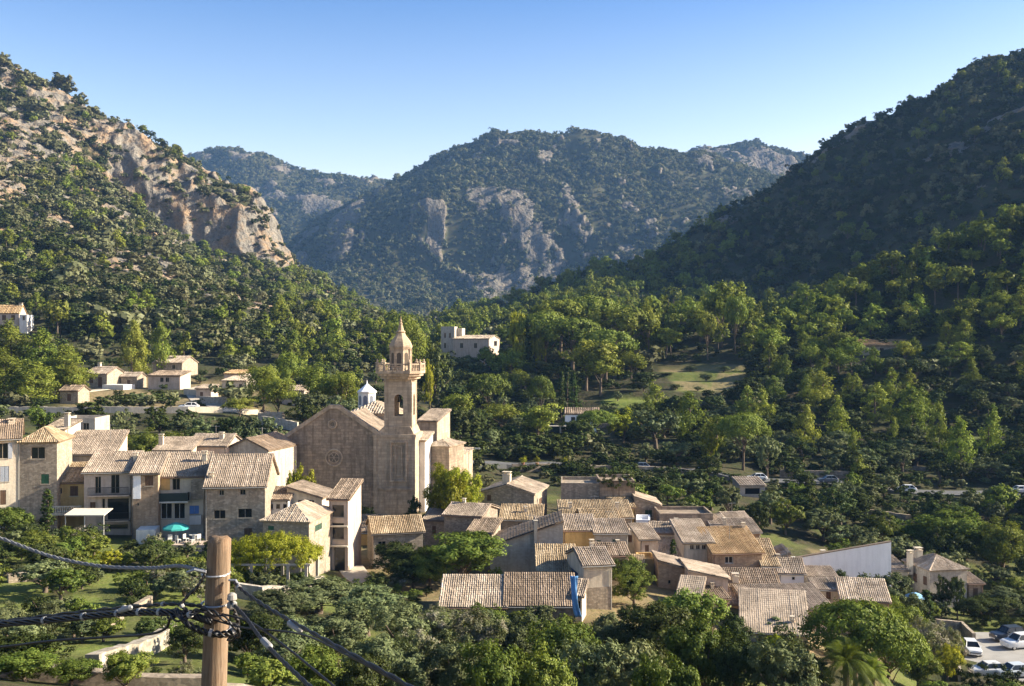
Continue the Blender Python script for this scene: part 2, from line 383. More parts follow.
def grass_patch(px0, px1, y0, y1, soft=0.12):
    global grassmask
    a = sstep(px0, px0 + 6, PXG) * (1 - sstep(px1 - 6, px1, PXG)) * sstep(y0, y0 + 4, GY) * (1 - sstep(y1 - 4, y1, GY))
    grassmask = np.maximum(grassmask, a)
grass_patch(45, 175, 62, 74); PXF = PXG + 34 * (fbm(GX, GY, s=16, octv=3, seed=211) - .5); GYF = GY + 9 * (fbm(GX, GY, s=14, octv=3, seed=213) - .5)
grassmask = np.maximum(grassmask, sstep(596, 604, PXF) * (1 - sstep(690, 698, PXF)) * sstep(278, 281, GYF) * (1 - sstep(290, 293, GYF))); grass_patch(905, 985, 249, 255)
grassmask = np.maximum(grassmask, .62 * sstep(0, 8, PXF - (655 + (330 - GYF) * .5)) * (1 - sstep(732, 750, PXF)) * sstep(294, 298, GYF) * (1 - sstep(318, 330, GYF)) * sstep(.38, .55, fbm(GX, GY, s=9, octv=3, seed=215)))
grass_patch(70, 205, 88, 93)
nb = sstep(30, 45, GY) * (1 - sstep(160, 185, GY)); grassmask = np.maximum(grassmask, nb * .55 * sstep(.40, .6, fbm(GX, GY, s=7, octv=3, seed=111)))
grassmask = np.maximum(grassmask, .8 * sstep(72, 76, GY) * (1 - sstep(108, 112, GY)) * (1 - sstep(210, 230, PXG)) * sstep(.36, .5, fbm(GX, GY, s=5, octv=3, seed=119)))
lawn = grassmask > .85
drymask = sstep(205, 225, GY) * (1 - sstep(275, 300, GY)) * sstep(50, 80, PXG) * (1 - sstep(240, 280, PXG)) * sstep(.42, .55, fbm(GX, GY, s=14, octv=3, seed=113))
drymask = np.maximum(drymask, .8 * sstep(0, 8, PXF - (655 + (330 - GYF) * .5)) * (1 - sstep(732, 750, PXF)) * sstep(294, 300, GYF) * (1 - sstep(318, 330, GYF)) * sstep(.45, .55, fbm(GX, GY, s=6, octv=3, seed=115)))
yard = sstep(96, 102, GY) * (1 - sstep(150, 165, GY)) * sstep(330, 345, PXG) * (1 - sstep(880, 900, PXG)); grassmask = grassmask * (1 - .8 * yard); drymask = np.maximum(drymask, yard * .85 * sstep(.36, .5, fbm(GX, GY, s=6, octv=3, seed=117)))
def split_ground(name, mask):
    """faces whose cell is in mask, as one sheet"""
    iy, ix = np.nonzero(mask[:-1, :-1])
    a = iy * NP + ix
    quads = np.stack([a, a + 1, a + NP + 1, a + NP], 1)
    used, inv = np.unique(quads, return_inverse=True)
    me = mesh_from(name, P.reshape(-1, 3)[used], inv.reshape(-1, 4), [M_GROUND], smooth=True)
    for an, arr in (("rock", rock), ("grass", grassmask), ("dry", drymask), ("far_shade", vfar * .85)):
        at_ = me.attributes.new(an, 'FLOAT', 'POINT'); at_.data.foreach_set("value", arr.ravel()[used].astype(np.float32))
    return tag(link(name, me), kind="structure")
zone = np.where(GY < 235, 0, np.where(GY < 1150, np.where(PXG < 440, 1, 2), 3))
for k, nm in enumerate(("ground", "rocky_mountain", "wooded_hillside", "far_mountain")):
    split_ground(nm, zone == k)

# --- air
def haze(dens):
    mb = MB().box((-2900, -60, P[..., 2].min() - 1), (4300, 3010, P[..., 2].max() + 12))
    m, nt, out = new_mat("haze_air")
    v = nd(nt, "ShaderNodeVolumePrincipled", i_Density=dens, i_Anisotropy=0.0)
    v.inputs["Color"].default_value = (0.26, 0.52, 1.0, 1)
    nt.links.new(v.outputs[0], out.inputs["Volume"])
    o = mb.build("haze", m); tag(o, kind="stuff"); return o
haze(0.00007)
# ------------------------------------------------------------------ foliage
def leaf_mat(name, c1, c2, c3, trans=0.35):
    """c1..c2 from leaf clump to leaf clump, c3 now and then; each tree a little different"""
    m, nt, out = new_mat(name)
    geo = nd(nt, "ShaderNodeNewGeometry"); oi = nd(nt, "ShaderNodeObjectInfo")
    tc = nd(nt, "ShaderNodeTexCoord").outputs["Object"]
    a = mixc(nt, geo.outputs["Random Per Island"], c1, c2)
    n = noise(nt, 5.0, 3, 0.6, tc)
    a = mixc(nt, ramp(nt, n, [(0.45, 0), (0.7, 0.55)]), a, c3)
    hsv = nd(nt, "ShaderNodeHueSaturation", i_Saturation=1.0)
    nt.links.new(a, hsv.inputs["Color"])
    mp = nd(nt, "ShaderNodeMapRange"); mp.inputs[3].default_value = 0.72; mp.inputs[4].default_value = 1.3
    nt.links.new(oi.outputs["Random"], mp.inputs[0]); nt.links.new(mp.outputs[0], hsv.inputs["Value"])
    w = nd(nt, "ShaderNodeTexWhiteNoise", noise_dimensions='1D'); nt.links.new(oi.outputs["Random"], w.inputs["W"])
    mp2 = nd(nt, "ShaderNodeMapRange"); mp2.inputs[3].default_value = 0.48; mp2.inputs[4].default_value = 0.515
    nt.links.new(w.outputs[0], mp2.inputs[0]); nt.links.new(mp2.outputs[0], hsv.inputs["Hue"])
    d = nd(nt, "ShaderNodeBsdfDiffuse"); t = nd(nt, "ShaderNodeBsdfTranslucent")
    nt.links.new(hsv.outputs[0], d.inputs[0])
    tcol = mixc(nt, 0.6, hsv.outputs[0], (1.0, 1.0, 0.25), 'MULTIPLY'); nt.links.new(tcol, t.inputs[0])
    g = nd(nt, "ShaderNodeBsdfGlossy", i_Roughness=0.45); g.inputs[0].default_value = (1, 1, 1, 1)
    mx = nd(nt, "ShaderNodeMixShader", i_Fac=trans); nt.links.new(d.outputs[0], mx.inputs[1]); nt.links.new(t.outputs[0], mx.inputs[2])
    mg = nd(nt, "ShaderNodeMixShader", i_Fac=0.006); nt.links.new(mx.outputs[0], mg.inputs[1]); nt.links.new(g.outputs[0], mg.inputs[2])
    nt.links.new(mg.outputs[0], out.inputs[0]); return m
def bark_mat(name, a, b):
    m, nt, out = new_mat(name)
    tc = nd(nt, "ShaderNodeTexCoord").outputs["Object"]
    mp = nd(nt, "ShaderNodeMapping"); mp.inputs["Scale"].default_value = (30, 30, 6); nt.links.new(tc, mp.inputs[0])
    n = noise(nt, 1.0, 6, 0.7, mp.outputs[0])
    principled(nt, out, mixc(nt, ramp(nt, n, [(0.3, 0), (0.7, 1)]), a, b), 0.9, bump(nt, n, 0.05, 0.8), 0.1); return m
M_BARK = bark_mat("bark", (0.07, 0.05, 0.035), (0.19, 0.15, 0.115))
LEAF = {
 'pine':    leaf_mat("pine_needles", (0.105, 0.142, 0.022), (0.235, 0.265, 0.044), (0.05, 0.078, 0.016), 0.26),
 'umbrella':leaf_mat("umbrella_pine_needles", (0.082, 0.118, 0.02), (0.175, 0.208, 0.038), (0.045, 0.075, 0.014), 0.2),
 'oak':     leaf_mat("oak_leaves", (0.028, 0.044, 0.013), (0.074, 0.094, 0.026), (0.018, 0.03, 0.01), 0.15),
 'olive':   leaf_mat("olive_leaves", (0.078, 0.1, 0.042), (0.165, 0.188, 0.085), (0.056, 0.075, 0.03), 0.16),
 'broad':   leaf_mat("broad_leaves", (0.082, 0.122, 0.022), (0.185, 0.222, 0.044), (0.05, 0.082, 0.016), 0.27),
 'lime':    leaf_mat("yellow_green_leaves", (0.155, 0.185, 0.014), (0.3, 0.31, 0.028), (0.1, 0.135, 0.012), 0.33),
 'cypress': leaf_mat("cypress_leaves", (0.026, 0.049, 0.013), (0.058, 0.085, 0.020), (0.019, 0.036, 0.011), 0.15),
 'scrub':   leaf_mat("scrub_leaves", (0.085, 0.094, 0.045), (0.165, 0.17, 0.08), (0.13, 0.125, 0.07), 0.15),
 'blossom': leaf_mat("oleander_leaves", (0.075, 0.095, 0.032), (0.15, 0.165, 0.07), (0.42, 0.34, 0.34), 0.22),
 'palm':    leaf_mat("palm_leaves", (0.075, 0.119, 0.020), (0.158, 0.203, 0.039), (0.105, 0.140, 0.022), 0.3),
}

def clumps(kind, rng, n):
    """centres, radii of the leaf masses of a crown in a tree of height 1"""
    C = []; R = []
    if kind == 'pine':                       # loose upright crown of tufts, uneven, narrowing upwards
        lean = rng.normal(0, .05, 2); base = rng.uniform(.10, .22)
        for i in range(n):
            t = rng.uniform(0, 1) ** 0.85
            z = base + t * (1 - base - .05)
            rr = (0.33 * (1 - t ** 1.5) ** 0.8 + 0.03) * rng.uniform(0.35, 1.08)
            a = rng.uniform(0, 2 * math.pi)
            C.append((rr * math.cos(a) + lean[0] * t, rr * math.sin(a) + lean[1] * t, z + 0.05 * rng.normal())); R.append(rng.uniform(.075, .130) * (1.15 - .45 * t))
    elif kind == 'pineb':                    # broad rounded pine on several limbs
        limbs = [(rng.uniform(0, 2 * math.pi), rng.uniform(.05, .27), rng.uniform(.55, .86)) for _ in range(7)]
        for i in range(n):
            a, r, z = limbs[i % 7]
            q = rng.normal(0, .080, 3)
            C.append((r * math.cos(a) + q[0] * 1.2, r * math.sin(a) + q[1] * 1.2, z + q[2] * .8)); R.append(rng.uniform(.07, .115))
    elif kind == 'umbrella':
        for i in range(n):
            a = rng.uniform(0, 2 * math.pi); r = math.sqrt(rng.uniform(0, 1))
            top = math.sqrt(max(0, 1 - r * r))
            z = .60 + .34 * top * (1 if rng.uniform() < .75 else rng.uniform(.1, .9))
            C.append((.50 * r * math.cos(a), .50 * r * math.sin(a), z)); R.append(rng.uniform(.06, .095))
    elif kind in ('oak', 'broad', 'lime', 'olive', 'blossom'):
        lobes = [(rng.uniform(0, 2 * math.pi), rng.uniform(.10, .30), rng.uniform(.38, .78), rng.uniform(.16, .25)) for _ in range(7)] + [(0, 0, .62, .30), (0, 0, .4, .28)]
        for i in range(n):
            a, r, z, lr = lobes[i % len(lobes)]
            v = rng.normal(size=3); v /= np.linalg.norm(v); v *= lr * rng.uniform(.55, 1.0)
            C.append((r * math.cos(a) + v[0], r * math.sin(a) + v[1], max(.12, z + v[2] * .85))); R.append(rng.uniform(.045, .085) * (0.9 if kind == 'olive' else 1.1))
    elif kind == 'scrub':
        for i in range(n):
            v = rng.normal(size=3); v /= np.linalg.norm(v); k = rng.uniform(.5, 1)
            C.append((.5 * v[0] * k, .5 * v[1] * k, .1 + .72 * abs(v[2]) * k)); R.append(rng.uniform(.09, .17))
    elif kind == 'cypress':
        for i in range(n):
            t = rng.uniform(0, 1); a = rng.uniform(0, 2 * math.pi)
            r = .085 * min(1, t * 7 + .45) * (1 - t) ** .42 * rng.uniform(.6, 1)
            C.append((r * math.cos(a), r * math.sin(a), .03 + .93 * t)); R.append(rng.uniform(.022, .042))
    return np.array(C), np.array(R)

def foliage(C, R, nleaf, leaf, rng, flat=0.85, up=0.25, lens=1.0):
    """leaf faces over the clumps; the faces lie roughly along each clump's surface"""
    w = R ** 2; idx = rng.choice(len(C), nleaf, p=w / w.sum())
    d = rng.normal(size=(nleaf, 3)); d /= np.linalg.norm(d, axis=1, keepdims=True)
    rad = R[idx] * (rng.uniform(0, 1, nleaf) ** 0.42) * rng.uniform(.75, 1.25, nleaf)
    p = C[idx] + d * rad[:, None] * np.array([1, 1, flat])
    ctr = C.mean(0); o = C[idx] - ctr; o /= np.linalg.norm(o, axis=1, keepdims=True) + 1e-6
    nrm = d * 0.85 + o * 0.7 + rng.normal(size=(nleaf, 3)) * 0.45 + np.array([0, 0, up])
    nrm /= np.linalg.norm(nrm, axis=1, keepdims=True)
    a = np.cross(nrm, rng.normal(size=(nleaf, 3))); a /= np.linalg.norm(a, axis=1, keepdims=True)
    b = np.cross(nrm, a)
    s = leaf * rng.uniform(.6, 1.35, nleaf)[:, None]
    q1 = rng.uniform(.75, 1.25, (nleaf, 1)); 
    V = np.stack([p - a * s * lens, p - b * s * .55 * q1, p + a * s * lens, p + b * s * .55], 1).reshape(-1, 3)
    Fc = np.arange(nleaf * 4).reshape(-1, 4)
    return V, Fc

def wood(kind, C, rng, tr, full=True):
    mb = MB()
    top = .93 if kind in ('pine', 'cypress') else .66 if kind in ('pineb', 'umbrella') else .48
    if kind in ('scrub',): top = .3
    bend = rng.normal(0, .022, 2)
    pts = [(bend[0] * math.sin(3 * t), bend[1] * math.sin(2.4 * t), -.06 + (top + .06) * t) for t in np.linspace(0, 1, 7)]
    mb.tube(pts, [tr * (1.25 - .95 * t) + .001 for t in np.linspace(0, 1, 7)], 7)
    if full:
        sel = rng.choice(len(C), min(len(C), 16), replace=False)
        for k in sel:
            c = C[k]; t = rng.uniform(.35, .9) if kind != 'pine' else min(.95, max(.1, (c[2] - .1) / top))
            i = t * 6; j = int(min(5, i)); s = Vector(pts[j]).lerp(Vector(pts[j + 1]), i - j)
            e = Vector(c); mid = s.lerp(e, .5) + Vector((0, 0, .03))
            r0 = tr * (1.0 - .75 * t) * .6
            mb.tube([s, mid, e], [r0, r0 * .65, r0 * .25], 5)
    return mb

# detail levels: leaf count, leaf half length, clump count
DETAIL = {
 'pine':     {'hi': (9000, .0150, 110), 'mid': (3000, .0230, 80), 'low': (800, .042, 46)},
 'pineb':    {'hi': (9000, .0150, 120), 'mid': (3200, .0230, 90), 'low': (850, .042, 50)},
 'umbrella': {'hi': (13000, .0150, 170), 'mid': (4500, .0240, 120), 'low': (1000, .045, 60)},
 'oak':      {'hi': (14000, .0155, 150), 'mid': (3600, .0270, 90), 'low': (900, .050, 50)},
 'broad':    {'hi': (14000, .0165, 150), 'mid': (3600, .0280, 90), 'low': (900, .050, 50)},
 'lime':     {'hi': (14000, .0165, 150), 'mid': (3600, .0280, 90), 'low': (900, .050, 50)},
 'olive':    {'hi': (15000, .0140, 190), 'mid': (3600, .0250, 110), 'low': (900, .046, 55)},
 'blossom':  {'hi': (13000, .0150, 160), 'mid': (3000, .0280, 90), 'low': (900, .050, 50)},
 'scrub':    {'hi': (6000, .0270, 60), 'mid': (1500, .0500, 30), 'low': (420, .090, 18)},
 'cypress':  {'hi': (7000, .0110, 170), 'mid': (2200, .0180, 110), 'low': (600, .034, 70)},
}
TRUNK_R = {'pine': .020, 'pineb': .022, 'umbrella': .026, 'oak': .034, 'broad': .03, 'lime': .028, 'olive': .042, 'blossom': .015, 'scrub': .02, 'cypress': .012}
_crowns = {}
def tree_meshes(kind, lod, var):
    """(crown mesh, trunk mesh, half width); the tree is 1 high"""
    k = (kind, lod, var)
    if k not in _crowns:
        rng = np.random.default_rng(abs(hash((sum(map(ord, kind + lod)), var * 7919))) % (2 ** 31))
        n, leaf, nc = DETAIL[kind][lod]
        C, R = clumps(kind, rng, nc)
        V, Fc = foliage(C, R, n, leaf, rng, lens=1.25 if kind in ('pine', 'pineb', 'olive') else 1.0)
        zt = np.quantile(V[:, 2], .995); V[:, 2] *= 1 / zt
        hw = np.quantile(np.abs(V[:, :2]), .985)
        mat = LEAF['pine' if kind == 'pineb' else kind]
        me = mesh_from(kind + "_crown", V, Fc, [mat])
        tm = None
        if lod != 'low' or kind in ('pine', 'pineb', 'umbrella'):
            w = wood(kind, C, rng, TRUNK_R[kind], lod != 'low'); tm = mesh_from(kind + "_trunk", w.v, w.f, [M_BARK], smooth=True)
        _crowns[k] = (me, tm, float(hw))
    return _crowns[k]
_single = {}
def single_mesh(kind, lod, var):
    """crown and trunk in one mesh, for trees too small in the picture to show both"""
    k = (kind, lod, var)
    if k not in _single:
        cr, tm, hw = tree_meshes(kind, lod, var)
        n = len(cr.vertices); V = np.empty(n * 3, np.float32); cr.vertices.foreach_get("co", V); V = V.reshape(-1, 3)
        Fc = [tuple(r) for r in np.arange(n).reshape(-1, 4)]; mi = [0] * len(Fc); mats = [cr.materials[0], M_BARK]
        if tm is not None:
            V = np.vstack([V, [tuple(v.co) for v in tm.vertices]])
            tf = [tuple(i + n for i in p.vertices) for p in tm.polygons]; Fc += tf; mi += [1] * len(tf)
        _single[k] = (mesh_from(kind + "_tree", V, Fc, mats, mi), hw)
    return _single[k]
KIND_NAME = {'pine': 'pine_tree', 'pineb': 'pine_tree', 'umbrella': 'umbrella_pine', 'oak': 'holm_oak', 'broad': 'leafy_tree', 'lime': 'leafy_tree',
             'olive': 'olive_tree', 'blossom': 'oleander_bush', 'scrub': 'shrub', 'cypress': 'cypress_tree'}
KIND_CAT = {'pine_tree': 'pine tree', 'umbrella_pine': 'pine tree', 'holm_oak': 'oak tree', 'leafy_tree': 'tree', 'olive_tree': 'olive tree', 'oleander_bush': 'bush', 'shrub': 'bush', 'cypress_tree': 'cypress'}
trng = random.Random(11)
_parted = {}
def tree(kind, loc, height, halfw, label, group=None, lod='hi', parts=True, rot=None, var=None, name=None):
    var = trng.randrange(5 if lod == 'hi' else 7) if var is None else var
    rot = trng.uniform(0, 6.28) if rot is None else rot
    nm = name or KIND_NAME[kind]
    if parts:
        cr, tm, hw = tree_meshes(kind, lod, var)
        r = empty(nm, loc, rot); link("crown", cr, r)
        if tm is not None: link("trunk", tm, r)
    else:
        me, hw = single_mesh(kind, lod, var); r = link(nm, me); r.location = loc; r.rotation_euler = (0, 0, rot)
    s = halfw / hw; r.scale = (s, s, height)
    return tag(r, label, KIND_CAT.get(nm, nm.replace('_', ' ')), group)
def tree_px(kind, px, ytop, Y, wpx, label, group=None, lod='hi', parts=True, **k):
    """a tree whose top shows at (px, ytop), wpx wide, standing Y away"""
    p = at(px, ytop, Y); g = ground_z(p.x, Y)
    h = max(p.z - g, 0.6)
    return tree(kind, (p.x, Y, g - .05), h, wpx * Y / F / 2, label, group, lod, parts, **k)

# ------------------------------------------------------------------ woods nobody could count: one object each, grown by geometry nodes
def visible_mask(th):
    ang = (GZ - H) / GY
    run = np.maximum.accumulate(np.vstack([np.full((1, NP), -9.), ang[:-1]]), axis=0)
    return (GZ + th - H) / GY > run
CELL_A = np.linalg.norm(np.cross(np.gradient(P, axis=1), np.gradient(P, axis=0)), axis=-1)
def scatter(dens, th, seed, pxr=(-260, 1290)):
    """random points on the terrain: dens is trees per square metre, cell by cell"""
    rng = np.random.default_rng(seed)
    lam = dens * CELL_A * visible_mask(th) * (PXG > pxr[0]) * (PXG < pxr[1])
    n = rng.poisson(np.minimum(lam, 30)); n[-1] = 0; n[:, -1] = 0
    iy, ix = np.nonzero(n); k = n[iy, ix]; iy = np.repeat(iy, k); ix = np.repeat(ix, k)
    u = rng.uniform(0, 1, len(iy))[:, None]; v = rng.uniform(0, 1, len(iy))[:, None]
    p = (P[iy, ix] * (1 - u) + P[iy, ix + 1] * u) * (1 - v) + (P[iy + 1, ix] * (1 - u) + P[iy + 1, ix + 1] * u) * v
    return p, rng, (iy, ix)
def wood_stuff(name, label, pts, hgt, wid, kinds, rng):
    """kinds: [(kind, lod, share)]; hgt, wid arrays in metres"""
    srcs = []
    for kd, lod, share in kinds:
        for v in range(3):
            me, hw = single_mesh(kd, lod, v); srcs.append((me, hw, share / 3))
    pr = np.array([s[2] for s in srcs]); pick = rng.choice(len(srcs), len(pts), p=pr / pr.sum())
    hws = np.array([s[1] for s in srcs])[pick]
    me = bpy.data.meshes.new(name); me.vertices.add(len(pts)); me.vertices.foreach_set("co", np.asarray(pts, np.float32).ravel())
    sc_ = np.stack([wid / 2 / hws, wid / 2 / hws, hgt], 1).astype(np.float32)
    rt = np.stack([rng.normal(0, .06, len(pts)), rng.normal(0, .06, len(pts)), rng.uniform(0, 6.28, len(pts))], 1).astype(np.float32)
    me.attributes.new("t_scale", 'FLOAT_VECTOR', 'POINT').data.foreach_set("vector", sc_.ravel())
    me.attributes.new("t_rot", 'FLOAT_VECTOR', 'POINT').data.foreach_set("vector", rt.ravel())
    me.attributes.new("t_pick", 'INT', 'POINT').data.foreach_set("value", pick.astype(np.int32))
    o = link(name, me); tag(o, label, None, None, "stuff")
    ng = bpy.data.node_groups.new(name, 'GeometryNodeTree')
    ng.interface.new_socket("Geometry", in_out='INPUT', socket_type='NodeSocketGeometry'); ng.interface.new_socket("Geometry", in_out='OUTPUT', socket_type='NodeSocketGeometry')
    gi = ng.nodes.new("NodeGroupInput"); go = ng.nodes.new("NodeGroupOutput"); L = ng.links
    join = ng.nodes.new("GeometryNodeJoinGeometry")
    def attr(nm, ty):
        a = ng.nodes.new("GeometryNodeInputNamedAttribute"); a.data_type = ty; a.inputs["Name"].default_value = nm; return a.outputs[0]
    s_, r_, p_ = attr("t_scale", 'FLOAT_VECTOR'), attr("t_rot", 'FLOAT_VECTOR'), attr("t_pick", 'INT')
    for i, (sm, _, _) in enumerate(srcs):
        so_ = bpy.data.objects.get("source_" + sm.name) or bpy.data.objects.new("source_" + sm.name, sm)
        oi = ng.nodes.new("GeometryNodeObjectInfo"); oi.inputs["Object"].default_value = so_; oi.inputs["As Instance"].default_value = True
        cmpn = ng.nodes.new("FunctionNodeCompare"); cmpn.data_type = 'INT'; cmpn.operation = 'EQUAL'
        ins = [s for s in cmpn.inputs if s.type == 'INT']; L.new(p_, ins[0]); ins[1].default_value = i
        io = ng.nodes.new("GeometryNodeInstanceOnPoints")
        e2r = ng.nodes.new("FunctionNodeEulerToRotation"); L.new(r_, e2r.inputs[0])
        L.new(gi.outputs[0], io.inputs["Points"]); L.new(cmpn.outputs[0], io.inputs["Selection"]); L.new(oi.outputs["Geometry"], io.inputs["Instance"])
        L.new(e2r.outputs[0], io.inputs["Rotation"]); L.new(s_, io.inputs["Scale"])
        L.new(io.outputs[0], join.inputs[0])
    L.new(join.outputs[0], go.inputs[0])
    md = o.modifiers.new("grow", 'NODES'); md.node_group = ng
    return o

# ------------------------------------------------------------------ walls, roofs, windows
def wall_mat(name, c1, c2, stone=0.0, joint=(0.30, 0.27, 0.22), size=0.30, stain=0.5, ashlar=0.0):
    m, nt, out = new_mat(name)
    tc = nd(nt, "ShaderNodeTexCoord").outputs["Object"]
    oi = nd(nt, "ShaderNodeObjectInfo")
    off = nd(nt, "ShaderNodeVectorMath", operation='ADD'); nt.links.new(tc, off.inputs[0]); nt.links.new(oi.outputs["Location"], off.inputs[1])
    v = off.outputs[0]
    n1 = noise(nt, 0.55, 7, 0.65, v); n2 = noise(nt, 3.2, 6, 0.7, v)
    mp = nd(nt, "ShaderNodeMapping"); mp.inputs["Scale"].default_value = (1.6, 1.6, 0.22); nt.links.new(v, mp.inputs[0])
    n3 = noise(nt, 1.0, 6, 0.65, mp.outputs[0])
    c = mixc(nt, ramp(nt, n1, [(0.32, 0), (0.68, 1)]), c1, c2)
    if stone > 0:
        vo = nd(nt, "ShaderNodeTexVoronoi", i_Scale=1 / size, i_Randomness=0.9)
        mp2 = nd(nt, "ShaderNodeMapping"); mp2.inputs["Scale"].default_value = (1, 1, 1.7); nt.links.new(v, mp2.inputs[0]); nt.links.new(mp2.outputs[0], vo.inputs["Vector"])
        sep = nd(nt, "ShaderNodeSeparateColor"); nt.links.new(vo.outputs["Color"], sep.inputs[0])
        tone = ramp(nt, sep.outputs[0], [(0.0, tuple(x * .78 for x in c1)), (0.5, c1), (1.0, tuple(min(1, x * 1.2) for x in c2))])
        c = mixc(nt, stone, c, tone)
        de = nd(nt, "ShaderNodeTexVoronoi", feature='DISTANCE_TO_EDGE', i_Scale=1 / size, i_Randomness=0.9); nt.links.new(mp2.outputs[0], de.inputs["Vector"])
        jm = ramp(nt, de.outputs["Distance"], [(0.02, stone * .45), (0.10, 0)])
        c = mixc(nt, jm, c, joint)
    if ashlar > 0:                                               # coursed blocks
        sx = nd(nt, "ShaderNodeSeparateXYZ"); nt.links.new(v, sx.inputs[0]); ad = nd(nt, "ShaderNodeMath", operation='ADD'); nt.links.new(sx.outputs[0], ad.inputs[0]); nt.links.new(sx.outputs[1], ad.inputs[1])
        cx = nd(nt, "ShaderNodeCombineXYZ"); nt.links.new(ad.outputs[0], cx.inputs[0]); nt.links.new(sx.outputs[2], cx.inputs[1])
        bk = nd(nt, "ShaderNodeTexBrick", i_Scale=1.0); bk.inputs["Brick Width"].default_value = .85; bk.inputs["Row Height"].default_value = .42; bk.inputs["Mortar Size"].default_value = .025; bk.inputs["Mortar Smooth"].default_value = .4
        bk.inputs["Color1"].default_value = (.62, .62, .62, 1); bk.inputs["Color2"].default_value = (1.12, 1.08, 1.02, 1); bk.inputs["Mortar"].default_value = (.5, .48, .45, 1); nt.links.new(cx.outputs[0], bk.inputs["Vector"])
        c = mixc(nt, ashlar, c, bk.outputs["Color"], 'MULTIPLY')
    st = ramp(nt, n3, [(0.46, 0), (0.70, stain)])
    c = mixc(nt, st, c, tuple(x * 0.42 for x in c1))
    c = mixc(nt, ramp(nt, n2, [(0.55, 0), (0.8, 0.35)]), c, tuple(min(1, x * 1.3) for x in c2))
    principled(nt, out, c, 0.95, bump(nt, n2, 0.04, 0.7), 0.12); return m
WALL = {
 'stone':  wall_mat("rubble_stone", (0.29, 0.235, 0.175), (0.39, 0.325, 0.25), 0.75),
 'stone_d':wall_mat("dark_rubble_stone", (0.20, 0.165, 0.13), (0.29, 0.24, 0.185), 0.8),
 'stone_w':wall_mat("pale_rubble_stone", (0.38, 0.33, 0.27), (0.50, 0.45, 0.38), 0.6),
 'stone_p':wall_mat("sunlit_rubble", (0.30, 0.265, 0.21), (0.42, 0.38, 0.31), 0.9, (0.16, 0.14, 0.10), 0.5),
 'church': wall_mat("church_stone", (0.28, 0.22, 0.165), (0.38, 0.31, 0.24), 0.3, (0.25, 0.19, 0.14), 0.45, 0.85, .75),
 'tower':  wall_mat("tower_stone", (0.40, 0.32, 0.235), (0.50, 0.41, 0.31), 0.2, (0.27, 0.21, 0.155), 0.6, 0.75, .6),
 'cream':  wall_mat("cream_plaster", (0.50, 0.43, 0.33), (0.62, 0.55, 0.44), 0.12),
 'white':  wall_mat("white_plaster", (0.60, 0.58, 0.54), (0.74, 0.72, 0.68), 0.0, stain=0.35),
 'pink':   wall_mat("pinkish_plaster", (0.44, 0.35, 0.28), (0.56, 0.46, 0.38), 0.15),
 'ochre':  wall_mat("ochre_plaster", (0.48, 0.31, 0.12), (0.60, 0.42, 0.19), 0.15),
 'grey':   wall_mat("grey_plaster", (0.36, 0.315, 0.26), (0.48, 0.435, 0.37), 0.3),
 'bluew':  wall_mat("bluish_white_plaster", (0.80, 0.81, 0.84), (0.86, 0.87, 0.89), 0.0, stain=0.2),
 'brick':  wall_mat("reddish_stone", (0.31, 0.215, 0.14), (0.42, 0.31, 0.21), 0.5),
}
def tile_mat(name, a, b, c3, dark):
    m, nt, out = new_mat(name)
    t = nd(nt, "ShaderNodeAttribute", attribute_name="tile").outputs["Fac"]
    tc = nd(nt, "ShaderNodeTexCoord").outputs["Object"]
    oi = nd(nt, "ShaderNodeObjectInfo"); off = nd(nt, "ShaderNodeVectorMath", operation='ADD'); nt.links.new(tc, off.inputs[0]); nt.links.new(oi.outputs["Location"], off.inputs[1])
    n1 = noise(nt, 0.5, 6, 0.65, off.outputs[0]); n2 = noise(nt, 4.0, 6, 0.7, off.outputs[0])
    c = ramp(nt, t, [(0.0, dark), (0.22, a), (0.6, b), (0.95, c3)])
    c = mixc(nt, ramp(nt, n1, [(0.40, 0), (0.64, 0.85)]), c, tuple(x * 0.5 for x in a))
    c = mixc(nt, ramp(nt, n2, [(0.52, 0), (0.72, 0.6)]), c, (0.13, 0.11, 0.07))
    principled(nt, out, c, 0.92, None, 0.15); return m
TILE = {
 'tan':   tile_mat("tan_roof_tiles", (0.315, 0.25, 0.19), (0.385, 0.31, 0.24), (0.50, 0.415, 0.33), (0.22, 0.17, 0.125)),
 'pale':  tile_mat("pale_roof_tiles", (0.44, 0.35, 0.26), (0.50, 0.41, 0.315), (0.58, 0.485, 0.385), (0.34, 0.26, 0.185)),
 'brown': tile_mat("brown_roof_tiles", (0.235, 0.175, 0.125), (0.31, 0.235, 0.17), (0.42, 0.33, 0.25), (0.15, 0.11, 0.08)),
 'mossy': tile_mat("mossy_roof_tiles", (0.33, 0.24, 0.145), (0.42, 0.325, 0.21), (0.53, 0.425, 0.29), (0.20, 0.15, 0.09)),
 'sand':  tile_mat("smooth_sand_roof", (0.47, 0.375, 0.28), (0.49, 0.39, 0.29), (0.53, 0.43, 0.325), (0.43, 0.335, 0.245)),
 'orange':tile_mat("orange_roof_tiles", (0.40, 0.26, 0.13), (0.48, 0.33, 0.175), (0.55, 0.41, 0.25), (0.25, 0.165, 0.095)),
}
M_FRAME = plain((0.30, 0.25, 0.19), 0.7, name="window_frame_wood"); M_FRAMEW = plain((0.62, 0.60, 0.55), 0.6, name="white_frame")
M_SILL = plain((0.42, 0.37, 0.30), 0.9, name="stone_sill")
